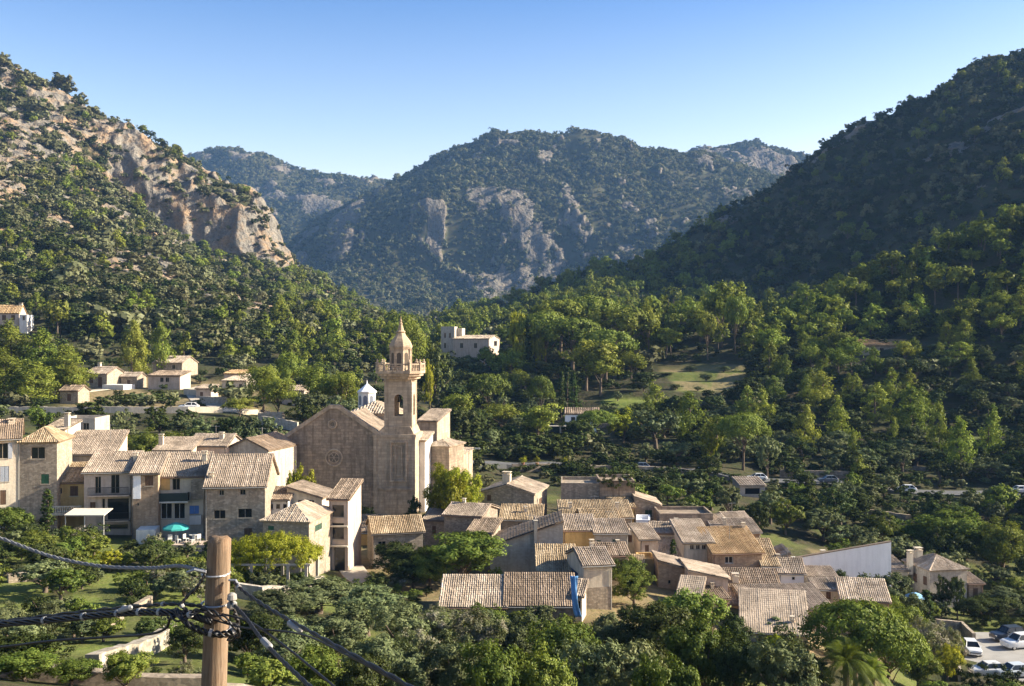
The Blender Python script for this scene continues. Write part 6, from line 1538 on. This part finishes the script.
T_('olive', 290, 618, 68, 64, "grey olive tree nearest the pole in the lower row")
T_('olive', 384, 636, 60, 86, "dark olive tree at the bottom left of centre")
T_('broad', 322, 646, 56, 60, "yellow green bush at the bottom between the cables")
T_('oak', 354, 656, 53, 60, "dark bush at the bottom edge right of the cables")
T_('blossom', 436, 606, 80, 62, "oleander with pale flowers under the left end of the corrugated roof")
T_('blossom', 478, 612, 76, 56, "oleander with pale flowers below the middle of the corrugated roof")
T_('blossom', 414, 628, 66, 56, "tall pale flowered oleander left of the bottom centre")
T_('olive', 452, 636, 60, 62, "feathery green bush at the bottom left of the centre")
T_('broad', 490, 644, 57, 60, "leafy bush at the bottom centre")
T_('olive', 524, 612, 80, 58, "grey green bush below the brown corrugated roof")
T_('broad', 562, 618, 76, 64, "green bush below the blue tarpaulin")
T_('olive', 592, 640, 62, 66, "silvery bush at the bottom right of centre")
T_('broad', 540, 646, 58, 66, "dense green bush at the bottom, right of the centre bush")
T_('olive', 606, 612, 84, 56, "olive bush below the stone lower half of the white house")
T_('oak', 646, 606, 80, 90, "large dark green tree in front of the white shaded house")
T_('broad', 682, 586, 88, 76, "round orange tree with bright leaves below the yellow cube house")
T_('olive', 632, 644, 62, 80, "broad grey green tree at the bottom edge below the dark tree")
T_('broad', 702, 622, 74, 66, "bright leafy tree at the bottom below the orange tree")
T_('oak', 738, 640, 72, 56, "dark tree at the bottom between orange tree and fluffy tree")
T_('olive', 784, 636, 70, 88, "fluffy rounded dark green tree at the bottom below the sand coloured roof")
T_('oak', 730, 612, 90, 40, "small dark tree touching the corner of the sand coloured roof")
T_('umbrella', 858, 602, 92, 104, "big umbrella pine with dense green dome at the lower right")
T_('umbrella', 888, 622, 90, 74, "second lower dome of umbrella pine merging at the lower right")
T_('broad', 668, 656, 58, 60, "yellow green bush at the bottom edge right of the silvery bush")
T_('olive', 884, 576, 122, 62, "grey green tree right of the stone shed roof")
T_('olive', 862, 588, 119, 36, "small grey green tree touching the stone shed roof")
T_('oak', 837, 569, 128, 20, "dark bush in front of the big bluish wall")
T_('broad', 903, 596, 116, 42, "round bush between the grey green tree and the tall cypress")
T_('cypress', 927, 590, 126, 13, "single dark cypress beside the light blue parasol", 'mid')
T_('blossom', 932, 620, 112, 44, "pinkish oleander left of the car park")
T_('blossom', 953, 628, 113, 26, "smaller pinkish oleander nearest the car park wall")
T_('lime', 947, 645, 108, 30, "yellow green bush at the left edge of the car park")
T_('broad', 917, 640, 102, 44, "green bush between umbrella pine and oleander")
T_('lime', 958, 634, 118, 16, "small clipped yellow bush at the car park corner", 'mid')
T_('oak', 946, 576, 136, 20, "dark ivy bush against the grey front of the hipped garden house", 'mid')
T_('oak', 958, 578, 135, 18, "dark creeper bush at the right half of the hipped garden house", 'mid')
T_('oak', 984, 596, 133, 50, "dark green tree above the car park")
T_('olive', 1002, 590, 140, 40, "grey green tree above the car park on the right")
T_('broad', 962, 512, 166, 78, "large rounded yellow green tree behind the hipped garden house")
T_('broad', 1000, 520, 160, 60, "large yellow green tree at the right edge behind the garden house")
T_('broad', 930, 528, 172, 44, "rounded green tree left of the large yellow green ones")
T_('olive', 872, 536, 150, 40, "grey green tree rising over the bluish wall at its right end", 'mid')
T_('broad', 842, 540, 152, 26, "yellow green tree rising over the middle of the bluish wall", 'mid')
# --- village greenery
T_('broad', 462, 533, 110, 92, "large leafy green tree left of the grey sloping roof house")
T_('broad', 430, 548, 108, 50, "leafy tree left part of the green clump below the low stone house")
T_('oak', 396, 544, 113, 56, "dark tree hiding the front of the ochre ended house")
T_('oak', 414, 558, 108, 44, "dark low tree at the foot of the ochre ended house")
T_('lime', 440, 466, 138, 34, "bright yellow green tree against the church apse, left crown")
T_('lime', 462, 468, 137, 34, "bright yellow green tree against the church apse, right crown")
T_('lime', 452, 478, 134, 34, "bright yellow green tree in front of the two at the church apse")
T_('oak', 412, 496, 138, 18, "dark conical shrub at the foot of the bell tower", 'mid')
T_('broad', 421, 508, 134, 16, "light green shrub right of the dark conical one", 'mid')
T_('oak', 368, 505, 139, 20, "round dark shrub before the church front", 'mid')
T_('lime', 305, 466, 137, 30, "yellow green shrub on the church terrace", 'mid')
T_('lime', 293, 470, 136, 16, "small yellow green shrub left on the church terrace", 'mid')
T_('broad', 628, 556, 110, 40, "green tree behind the right end of the white house")
T_('broad', 634, 572, 106, 40, "light green tree below the yellow cube house")
T_('cypress', 673, 539, 121, 8, "thin little cypress against the steep cream roof", 'mid')
T_('cypress', 47, 489, 113, 14, "dark cypress in front of the hip roofed stone house", 'mid')
T_('broad', 10, 508, 111, 46, "green tree at the left edge below the cream house")
T_('broad', 30, 532, 100, 40, "leafy bush under the cypress at the far left")
T_('broad', 152, 430, 150, 56, "bright rounded tree behind the tan roofs left of the stone house")
T_('broad', 133, 434, 156, 26, "bright tree beside the rounded one behind the tan roofs", 'mid')
T_('broad', 40, 405, 170, 26, "bright tree in front of the long road wall at the left", 'mid')
T_('cypress', 49, 412, 165, 7, "slim cypress next to the bright tree before the road wall", 'mid')
for i, (px, yt, Y, w) in enumerate(((98, 420, 168, 16), (112, 419, 168, 14), (122, 409, 172, 18), (160, 412, 172, 26), (182, 417, 172, 30), (205, 416, 170, 34), (228, 416, 170, 32), (250, 417, 168, 34), (272, 418, 166, 30), (196, 428, 160, 34), (224, 432, 158, 30), (246, 428, 160, 30))):
    T_('olive' if i % 3 else 'oak', px, yt, Y, w, "rounded grey green tree in the belt between the road wall and the tiled roofs", 'mid', "trees in the belt above the left roofs")
# --- left slope
for (px, yt, Y, w, lb) in ((12, 322, 238, 50, "tall bright pine at the left edge below the hillside house"), (38, 330, 236, 46, "tall bright pine second from the left edge"), (64, 345, 232, 44, "bright pine right of the tall pair at the left edge"),
                           (4, 352, 226, 56, "low broad pine at the left edge under the tall ones"), (30, 362, 222, 50, "broad pine in front of the tall left pines"), (74, 362, 230, 24, "small bright pine at the right end of the left pines")):
    T_('pine', px, yt, Y, w * 1.15, lb, 'hi')
T_('pine', 133, 321, 276, 32, "dark shapely pine above the long white terrace"); T_('pine', 163, 322, 290, 26, "tall pine above the broad pale gabled house", 'mid')
for (px, yt, Y, w, lb) in ((262, 366, 218, 44, "bright pine left of the tiny bluish roofed house"), (276, 378, 210, 44, "rounded pine in front of the bright one left of the church"), (290, 352, 240, 30, "dark pine behind the bright one left of the church"),
                           (324, 366, 222, 42, "bright pine behind the left slope of the church gable"), (344, 372, 218, 36, "yellowish pine behind the church gable"), (238, 398, 200, 30, "low bright pine beside the pale road bend")):
    T_('pineb', px, yt, Y, w, lb, 'hi')
T_('olive', 312, 392, 205, 30, "grey green tree left of the church gable top", 'mid'); T_('oak', 306, 402, 196, 32, "dark tree at the left shoulder of the church", 'mid'); T_('olive', 344, 396, 200, 30, "grey tree seen between gable and white lantern", 'mid')
for px, yt, Y in ((48, 300, 330), (53, 303, 332), (61, 304, 330), (67, 301, 334), (73, 306, 328)):
    T_('cypress', px, yt, Y, 5, "slim dark cypress in the row above the left pines", 'mid', "cypresses above the left pines")
# --- beyond the church
T_('pineb', 417, 316, 275, 38, "big pine just right of the bell tower top"); T_('oak', 433, 345, 262, 34, "dark oak under the pine right of the bell tower", 'mid'); T_('lime', 430, 360, 255, 14, "small yellow green tree right of the tower balcony", 'mid')
for (px, yt, Y, w, lb) in ((560, 300, 352, 50, "umbrella pine leftmost of the high clump behind the field"), (588, 296, 356, 46, "umbrella pine highest of the clump behind the field"), (545, 312, 335, 40, "umbrella pine on the left front of the high clump"), (620, 308, 340, 52, "umbrella pine on the right side of the high clump"), (572, 318, 325, 48, "umbrella pine in the front middle of the high clump"), (606, 330, 315, 44, "umbrella pine lowest in front of the high clump")):
    T_('umbrella', px, yt, Y, w * 1.35, lb, 'mid')
for (px, yt, Y, w, lb) in ((648, 300, 340, 22, "narrow pine right of the umbrella pine clump"), (722, 282, 350, 42, "tall many crowned pine above the right end of the field"), (736, 296, 340, 26, "pine beside the many crowned one above the field"), (708, 312, 335, 24, "small pine left of the many crowned one"), (586, 340, 300, 50, "tall shaggy pine in front of the umbrella pine clump"), (600, 352, 296, 44, "shaggy pine lower in front of the umbrella pine clump")):
    T_('pineb', px, yt, Y, w, lb, 'mid')
T_('lime', 518, 312, 335, 18, "yellow green poplar like tree right of the manor", 'mid'); T_('lime', 537, 322, 330, 16, "second yellow green tree right of the manor", 'mid'); T_('cypress', 528, 316, 328, 8, "dark cypress between the yellow green trees by the manor", 'mid')
for px, yt, Y in ((562, 372, 272), (568, 368, 274), (574, 374, 270)):
    T_('cypress', px, yt, Y, 7, "dark cypress in the trio above the low white house", 'mid', "cypress trio above the white house")
T_('umbrella', 541, 376, 262, 26, "round topped pine left of the cypress trio", 'mid'); T_('umbrella', 488, 374, 262, 46, "broad pine below the manor", 'mid'); T_('pineb', 500, 404, 235, 40, "flat topped pine right of the church apse", 'mid')
T_('umbrella', 597, 410, 238, 40, "dense domed pine right of the low white house"); T_('lime', 622, 408, 240, 28, "yellow green tree right of the dense domed pine", 'mid'); T_('olive', 656, 410, 232, 52, "big pale grey green tree right of the dense domed pine", 'mid')
T_('umbrella', 743, 413, 214, 52, "dark domed umbrella pine alone above the valley road"); T_('lime', 710, 432, 216, 16, "small yellowish tree left of the lone umbrella pine", 'mid'); T_('olive', 766, 436, 208, 26, "grey bush right of the lone umbrella pine", 'mid')
for (px, yt, Y, w, lb) in ((857, 455, 200, 24, "bright pointed pine beside the valley road on the right"), (940, 402, 236, 24, "bright conical pine on the grass strip of the right slope"), (960, 342, 300, 40, "tall bright pine right of the farm building"), (975, 372, 285, 30, "bright pine below the tall one right of the farm building"), (876, 383, 262, 34, "shaggy bright pine below the farm building"), (912, 384, 258, 36, "wide bright pine left of the conical one"), (893, 418, 240, 16, "small bright pine at the left end of the grass strip"), (853, 430, 230, 14, "small bright pine left of the grass strip")):
    T_('pine', px, yt, Y, w, lb, 'mid')
T_('olive', 885, 473, 198, 24, "rounded grey tree just left of the lone white car", 'mid')
for i, (px, yt, Y, w) in enumerate(((690, 478, 178, 30), (668, 484, 172, 26), (712, 480, 174, 32), (728, 486, 168, 30), (700, 492, 165, 34), (655, 492, 165, 20), (770, 490, 172, 30), (786, 500, 165, 30), (760, 505, 160, 26))):
    T_(('olive', 'broad', 'oak')[i % 3], px, yt, Y, w, "leafy tree in the dark grove between the village and the valley road", 'mid', "grove below the valley road")

# open ground: the green field and the dry pasture above it
for px in range(600, 700, 5):
    for y in (279, 282, 285, 288, 291): KEEP.append(((px - CX) / F * y, y, 2.0))
for y in range(294, 332, 3):
    for px in range(int(652 + (332 - y) * .3), 742, 5): KEEP.append(((px - CX) / F * y, y, 2.0))
for px in range(905, 985, 5):
    for y in (247, 250, 253): KEEP.append(((px - CX) / F * y, y, 1.6))
for px, yt, Y, w in ((668, 372, 316, 13), (690, 366, 322, 12), (706, 374, 308, 13), (724, 366, 318, 12), (676, 384, 300, 12), (698, 386, 297, 11), (618, 391, 288, 11)):
    T_('olive', px, yt, Y, w, 'small round tree dotted over the pasture above the green field', 'mid', 'trees dotted over the pasture')
# --- random trees on the slopes, each an object of its own
def ok(x, y, r=0.0):
    for (a, b, q) in KEEP:
        if abs(a - x) < q + r and abs(b - y) < q + r and (a - x) ** 2 + (b - y) ** 2 < (q + r) ** 2: return False
    for (a, b, q) in ROADS:
        if abs(a - x) < q + 1 and abs(b - y) < q + 1 and (a - x) ** 2 + (b - y) ** 2 < (q + .5) ** 2: return False
    return True
ZONES = [   # px0, px1, Y0, Y1, shares of kinds, trees per m2, place, cap
 (640, 1130, 300, 425, {'pine': .42, 'pineb': .43, 'oak': .15}, .026, ("on the right slope around the farm building", "on the crest of the right slope"), 270),
 (640, 1130, 214, 300, {'pine': .20, 'oak': .42, 'olive': .38}, .026, ("on the terraces below the farm building", "on the dark right slope above the valley road"), 230),
 (430, 640, 215, 330, {'oak': .52, 'pineb': .2, 'olive': .28}, .022, ("in the dark wood between church and field", "below the pale manor"), 150),
 (430, 640, 330, 430, {'oak': .35, 'pineb': .55, 'pine': .10}, .0085, ("around the pale manor", "behind the umbrella pine clump"), 110),
 (600, 1100, 150, 201, {'olive': .42, 'oak': .43, 'broad': .15}, .0300, ("in the dark grove below the lone white car", "between the village and the valley road"), 175),
 (-60, 400, 214, 300, {'olive': .55, 'oak': .28, 'pine': .17}, .0050, ("on the left slope among the hillside houses", "behind the church on the left slope"), 130),
 (-60, 300, 152, 196, {'olive': .6, 'broad': .2, 'oak': .2}, .011, ("between the left roofs and the pale road", "between the left roofs and the pale road"), 70),
]
HT = {'pine': (7, 12.5), 'pineb': (7.5, 12.5), 'oak': (4.2, 7.5), 'olive': (3.2, 5.4), 'broad': (4, 7)}
WD = {'pine': .70, 'pineb': .92, 'oak': 1.25, 'olive': 1.25, 'broad': 1.0}
cnt = {}; rt = np.random.default_rng(4242); made = []
for zi, (q0, q1, y0, y1, kinds, dens, places, cap) in enumerate(ZONES):
    d = dens * (PXG > q0) * (PXG < q1) * (GY > y0) * (GY < y1) * (1 - lawn)
    if zi == 5: d = d * (1 - .65 * (PXG > 60) * (PXG < 248))
    p, rng, _ = scatter(d, 6, 900 + zi); rng.shuffle(p); n = 0
    for x, y, z in p:
        if n >= cap: break
        kd = rt.choice(list(kinds), p=np.array(list(kinds.values())) / sum(kinds.values()))
        h = rt.uniform(*HT[kd]) * (1.12 if kd == 'pine' and rt.uniform() < .2 else 1); w = h * WD[kd] * rt.uniform(.8, 1.2)
        if not ok(x, y, w * .26): continue
        rowt = CY - (z + h - H) / y * F
        pxx = x / y * F + CX
        if zi == 4 and (rowt < 476 if pxx < 705 else rowt < 496 and min(abs(pxx - q) for q in (757, 906, 1019)) < 15): continue
        if zi in (1, 2) and y < 240 and rowt < 440 and 590 < x / y * F + CX < 700: continue
        if zi == 6 and CY - (z + h - H) / y * F < 417: continue
        if zi == 5 and 60 < x / y * F + CX < 250: h *= .62; w *= .8
        nm = KIND_NAME[kd]
        if cnt.get(nm, 0) >= 270: continue
        cnt[nm] = cnt.get(nm, 0) + 1; n += 1
        KEEP.append((x, y, w * .30))
        px = x / y * F + CX
        where = places[1] if (zi in (0, 3, 5) and (z > H + 10 if zi == 0 else px > 300 if zi == 5 else px > 540)) or (zi in (1, 2, 4) and (y < 245 if zi == 1 else px < 520 if zi == 2 else px < 900)) else places[0]
        size = "tall" if h > HT[kd][0] + .66 * (HT[kd][1] - HT[kd][0]) else "small" if h < HT[kd][0] + .33 * (HT[kd][1] - HT[kd][0]) else "middling"
        kn = {'pine_tree': "bright green pine", 'holm_oak': "dark holm oak", 'olive_tree': "grey green olive tree", 'leafy_tree': "leafy tree"}[nm]
        lab = f"{size} {kn} {where}"
        lod = 'mid' if y < 330 else 'low'
        tree(kd, (x, y, z - .15), h, w / 2, lab, lab.replace("tree", "trees").replace(" pine ", " pines ").replace(" oak ", " oaks "), lod, parts=y < 250)
print("random trees", cnt)
# --- gardens at the left and the low growth of the village: shrubs
rs = np.random.default_rng(77); ns = 0
def shrub_zone(q0, q1, y0, y1, n, hr, place, kinds=('oak', 'olive', 'broad', 'blossom', 'lime'), pr=(.34, .24, .30, .09, .03)):
    global ns
    for _ in range(n * 4):
        if n <= 0: break
        px = rs.uniform(q0, q1); y = rs.uniform(y0, y1); x = (px - CX) / F * y
        i = int(np.searchsorted(Ys, y)); j = int(np.searchsorted(pxs, px))
        h = rs.uniform(*hr); w = h * rs.uniform(.9, 1.5)
        if lawn[i, j] or not ok(x, y, w * .2): continue
        kd = rs.choice(kinds, p=pr); n -= 1; ns += 1; KEEP.append((x, y, w * .3))
        kn = {'oak': "dark green", 'olive': "grey green", 'broad': "fresh green", 'blossom': "pale flowering", 'lime': "yellow green"}[kd]
        sz = "low" if h < (hr[0] + hr[1]) / 2 else "high"; lab = f"{sz} {kn} shrub {place}"
        tree(kd, (x, y, ground_z(x, y) - .1), h, w / 2, lab, lab.replace("shrub", "shrubs"), 'mid', True, name="shrub")
shrub_zone(-30, 215, 86, 111, 62, (1.3, 3.0), "in the gardens below the left houses")
shrub_zone(-30, 48, 48, 66, 10, (1.0, 2.2), "on the bank left of the small lawn")
shrub_zone(55, 200, 46, 60, 18, (.5, 1.0), "on the bank below the small lawn")
shrub_zone(-30, 215, 66, 86, 16, (1.2, 2.6), "round the small lawn")
shrub_zone(225, 345, 92, 108, 16, (1.0, 2.4), "below the pergola terrace")
shrub_zone(420, 730, 84, 96, 34, (1.2, 2.6), "below the corrugated roof houses")
shrub_zone(240, 900, 52, 70, 24, (1.5, 3.0), "in the thicket along the bottom of the photo")
shrub_zone(350, 890, 98, 140, 60, (.8, 2.2), "between the houses of the village centre")
shrub_zone(840, 1060, 112, 150, 40, (1.2, 2.8), "in the gardens round the hipped garden house")
shrub_zone(730, 960, 88, 108, 26, (1.2, 2.6), "below the sand coloured roof and the shed")
shrub_zone(890, 1060, 148, 178, 44, (1.2, 2.8), "under the big yellow green trees")
shrub_zone(960, 1060, 98, 108, 14, (1.0, 1.8), "below the car park")
print("shrubs", ns)
# --- hedges
def hedge(pts, h, w, label, kind='oak'):
    W2 = [Vector(((px - CX) / F * Y, Y, 0)) for px, Y in pts]; rng = np.random.default_rng(len(label)); C = []
    o_ = W2[0]
    for a, b in zip(W2[:-1], W2[1:]):
        n = int((b - a).length * 9)
        for _ in range(n):
            t = rng.uniform(); p = a.lerp(b, t); C.append((p.x - o_.x + rng.uniform(-w / 2, w / 2), p.y + rng.uniform(-w / 2, w / 2) - o_.y, ground_z(p.x, p.y) - ground_z(o_.x, o_.y) + rng.uniform(.15, h - .2)))
    C = np.array(C); V, Fc = foliage(C, np.full(len(C), .32), len(C) * 90, .085, rng)
    o = link("hedge", mesh_from("hedge", V, Fc, [LEAF[kind]])); o.location = (o_.x, o_.y, ground_z(o_.x, o_.y)); return tag(o, label, "hedge")
hedge([(2, 106), (44, 107)], 2.8, 1.6, "tall dark clipped hedge left of the cypress"); hedge([(956, 106), (1000, 106.3), (1050, 106.5)], 2.7, 1.3, "dark clipped hedge along the front of the car park")
hedge([(972, 131), (1060, 131)], 2.2, 1.5, "dark hedge along the back of the car park"); hedge([(600, 141.2), (635, 141.2)], 3.0, 1.2, "dark creeper mass topping the tall plain stone building")
bpy.data.objects["hedge.003"].location.z = at(617, 482, 142).z - .6
hedge([(545, 193.5), (600, 196), (690, 197)], 1.0, 1.0, "low hedge hanging over the retaining wall of the valley road", 'olive')
hedge([(838, 238.5), (900, 239), (1000, 236)], 1.2, 1.3, "line of grey bushes along the edge of the grass strip", 'olive')
# --- vine pergola
pg0 = at(216, 545, 97); pgr = empty("vine_pergola", (pg0.x, 97, ground_z(pg0.x, 97))); tag(pgr, "pergola roofed with bright yellow green vines above a terrace", "pergola")
rng = np.random.default_rng(31); zt0 = at(216, 566, 97).z - pgr.location.z; C = []; wv = (310 - 214) / F * 97
for _ in range(420):
    u = rng.uniform(); v = rng.uniform(); C.append((u * wv, v * 6.0, zt0 - .1 + 2.7 * rng.uniform() ** .6 * math.sin(math.pi * min(1, max(0, u * .94 + .03))) ** .5 * (.35 + .65 * math.sin(math.pi * (.15 + .7 * v))) + rng.normal(0, .16) - (rng.uniform(0, .7) if v < .08 else 0)))
V, Fc = foliage(np.array(C), rng.uniform(.25, .5, len(C)), 36000, .075, rng, up=.5); link('vines', mesh_from('vines', V, Fc, [LEAF['lime']]), pgr)
M_POST = plain((.40, .36, .30), .9, name="pergola_post")
for x in np.linspace(1.6, wv - .6, 5):
    for y in (.2, 5.6): MB().box((x - .13, y - .13, -1), (x + .13, y + .13, zt0)).build('post', M_POST, pgr)
MB().box((.3, .1, zt0), (wv - .2, .3, zt0 + .16)).build('beam', M_POST, pgr); MB().box((.3, 5.5, zt0), (wv - .2, 5.7, zt0 + .16)).build('beam', M_POST, pgr)
tp = at(278, 575, 98.6); tt = empty("garden_table", (tp.x, 98.6, ground_z(tp.x, 98.6))); tag(tt, "long white table in the shade of the vine pergola", "table")
MB().box((-1.2, -.45, .72), (1.2, .45, .77)).build('table_top', M_FRAMEW, tt)
for x in (-1.1, 1.1):
    for y in (-.38, .38): MB().box((x - .04, y - .04, 0), (x + .04, y + .04, .719)).build('leg', M_FRAMEW, tt)
# --- palms
def palm(px, Y, ytop, spread, label, seed):
    rng = random.Random(seed); p = at(px, ytop, Y); g = ground_z(p.x, Y); h = p.z - g; r = empty("palm_tree", (p.x, Y, g)); tag(r, label, "palm tree")
    MB().tube([(0, 0, -.3), (.05, 0, h * .35), (0, 0, h * .72)], [.30, .24, .26], 10).build('trunk', M_BARK, r)
    V = []; Fc = []
    for k in range(46):
        a = rng.uniform(0, 6.28); el = rng.uniform(-.15, 1.35); L = spread * rng.uniform(.85, 1.1); d = Vector((math.cos(a), math.sin(a), 0)); s = Vector((-math.sin(a), math.cos(a), 0)); base = Vector((0, 0, h * .74))
        pts = []
        for i in range(15):
            t = i / 14; pts.append(base + d * (L * t * math.cos(el) * (1 - .1 * t)) + Vector((0, 0, L * (t * math.sin(el) - .62 * t * t * (1.1 - .35 * el)))))
        for i in range(14):
            t = i / 14; m = pts[i]; tl = (pts[i + 1] - m).normalized(); ll = .62 * math.sin(math.pi * min(1, t * .9 + .13)) * spread / 2.6
            for sg in (-1, 1):
                for o_ in (0, .5):
                    q = m.lerp(pts[i + 1], o_); tip = q + s * sg * ll + tl * ll * .7 + Vector((0, 0, -ll * .35)); b = len(V)
                    V.extend([q, q + tl * .055, tip]); Fc.append((b, b + 1, b + 2))
        b = len(V)
        for i in range(14): V.extend([pts[i] - s * .02, pts[i] + s * .02, pts[i + 1] + s * .02, pts[i + 1] - s * .02]); Fc.append((len(V) - 4, len(V) - 3, len(V) - 2, len(V) - 1))
    link('fronds', mesh_from('fronds', [tuple(v) for v in V], Fc, [LEAF['palm']]), r)
palm(846, 78, 636, 3.0, "palm tree with arching fronds at the bottom below the umbrella pine", 3)
palm(872, 82, 650, 2.2, "smaller palm half hidden under the umbrella pine", 9)
# ------------------------------------------------------------------ the woods, clear of buildings, walls and roads
def clear(p, reach=420):
    m = np.array([y > reach or ok(x, y, .6) for x, y, z in p]); return p[m]
patch = fbm(GX, GY, GZ, s=38, octv=3, seed=201)
bare = 1 - rock * 0.93
# left mountain: scrub all over, pines in patches
lside = (1 - sstep(400, 450, PXG)) * sstep(285, 330, GY) * (1 - sstep(900, 1000, GY))
d = lside * (1 - rock * .6) * (1 - .5 * cliff_m) * 0.040 * (0.45 + 1.0 * sstep(.36, .60, patch))
p, rng, _ = scatter(d, 4, 301); p = clear(p); n = len(p); s = rng.lognormal(-.08, .42, n)
wood_stuff("mountain_scrub", "grey green scrub covering the rocky mountain on the left", p, 3.4 * s, 5.0 * s, [('scrub', 'low', .62), ('oak', 'low', .38)], rng); print("scrub", n)
up = sstep(.50, .62, fbm(GX, GY, GZ, s=70, octv=3, seed=205))
lo_r = sstep(230, 300, PXG) * (1 - sstep(430, 470, PXG))
d = lside * bare * (0.0045 * up + 0.0012 + 0.012 * lo_r * (1 - rock)) 
p, rng, _ = scatter(d, 7, 302); p = clear(p); n = len(p); s = rng.lognormal(0, .25, n)
wood_stuff("mountain_pine_wood", "bright green pine wood on the flank of the left mountain", p, 7.2 * s, 6.2 * s, [('pine', 'low', .45), ('pineb', 'low', .55)], rng); print("lpine", n)
# dark upper hillside on the right
rm = (PXG >= 440) * sstep(400, 440, GY) * (1 - sstep(1000, 1100, GY))
lit = 1 - sstep(640, 760, PXG)
d = rm * bare * 0.034 * (0.45 + .9 * patch) * (0.35 + .65 * sstep(560, 760, PXG))
p, rng, _ = scatter(d, 6, 303); n = len(p); s = rng.lognormal(0, .3, n)
wood_stuff("hillside_oak_wood", "dark holm oak wood on the shaded upper right hillside", p, 4.3 * s, 5.0 * s, [('oak', 'low', .7), ('scrub', 'low', .3)], rng); print("roak", n)
d = rm * bare * (0.0009 + 0.0085 * lit * (0.5 + patch))
p, rng, _ = scatter(d, 8, 304); p = clear(p); n = len(p); s = rng.lognormal(0, .25, n)
wood_stuff("hillside_pine_wood", "sunlit pine wood along the lower crest of the right hillside", p, 9.0 * s, 6.8 * s, [('pine', 'low', .35), ('pineb', 'low', .65)], rng); print("rpine", n)
# far mountains
d = vfar * (1 - rock * .95) * 0.020 * (0.25 + 1.3 * sstep(.35, .6, fbm(GX, GY, GZ, s=120, octv=4, seed=209)))
p, rng, _ = scatter(d, 8, 305, (120, 1000)); n = len(p); s = rng.lognormal(0, .3, n)
wood_stuff("far_mountain_wood", "bluish oak and pine wood covering the far mountain", p, 5.6 * s, 6.6 * s, [('scrub', 'low', .7), ('oak', 'low', .3)], rng); print("far", n)
# low growth between the trees of the valley sides
d = sstep(168, 190, GY) * (1 - sstep(395, 430, GY)) * (0.075 + .05 * (PXG > 440)) * (0.4 + sstep(.35, .6, patch)) * (1 - lawn) * (1 - .6 * (PXG < 440) * (GY < 320))
p, rng, _ = scatter(d, 3, 306); p = clear(p); p = p[~((p[:, 1] < 204) & (p[:, 0] / p[:, 1] * F + CX < 300) & (p[:, 1] > 188))]; n = len(p); s = rng.lognormal(0, .4, n) * np.where((p[:, 1] < 202) & (p[:, 1] > 180) & (p[:, 0] > -4), .75, 1)
wood_stuff("undergrowth", "dark bushes growing between the trees of the valley side", p, 2.0 * s, 3.0 * s, [('scrub', 'low', .12), ('oak', 'low', .76), ('olive', 'low', .12)], rng); print("under", n)
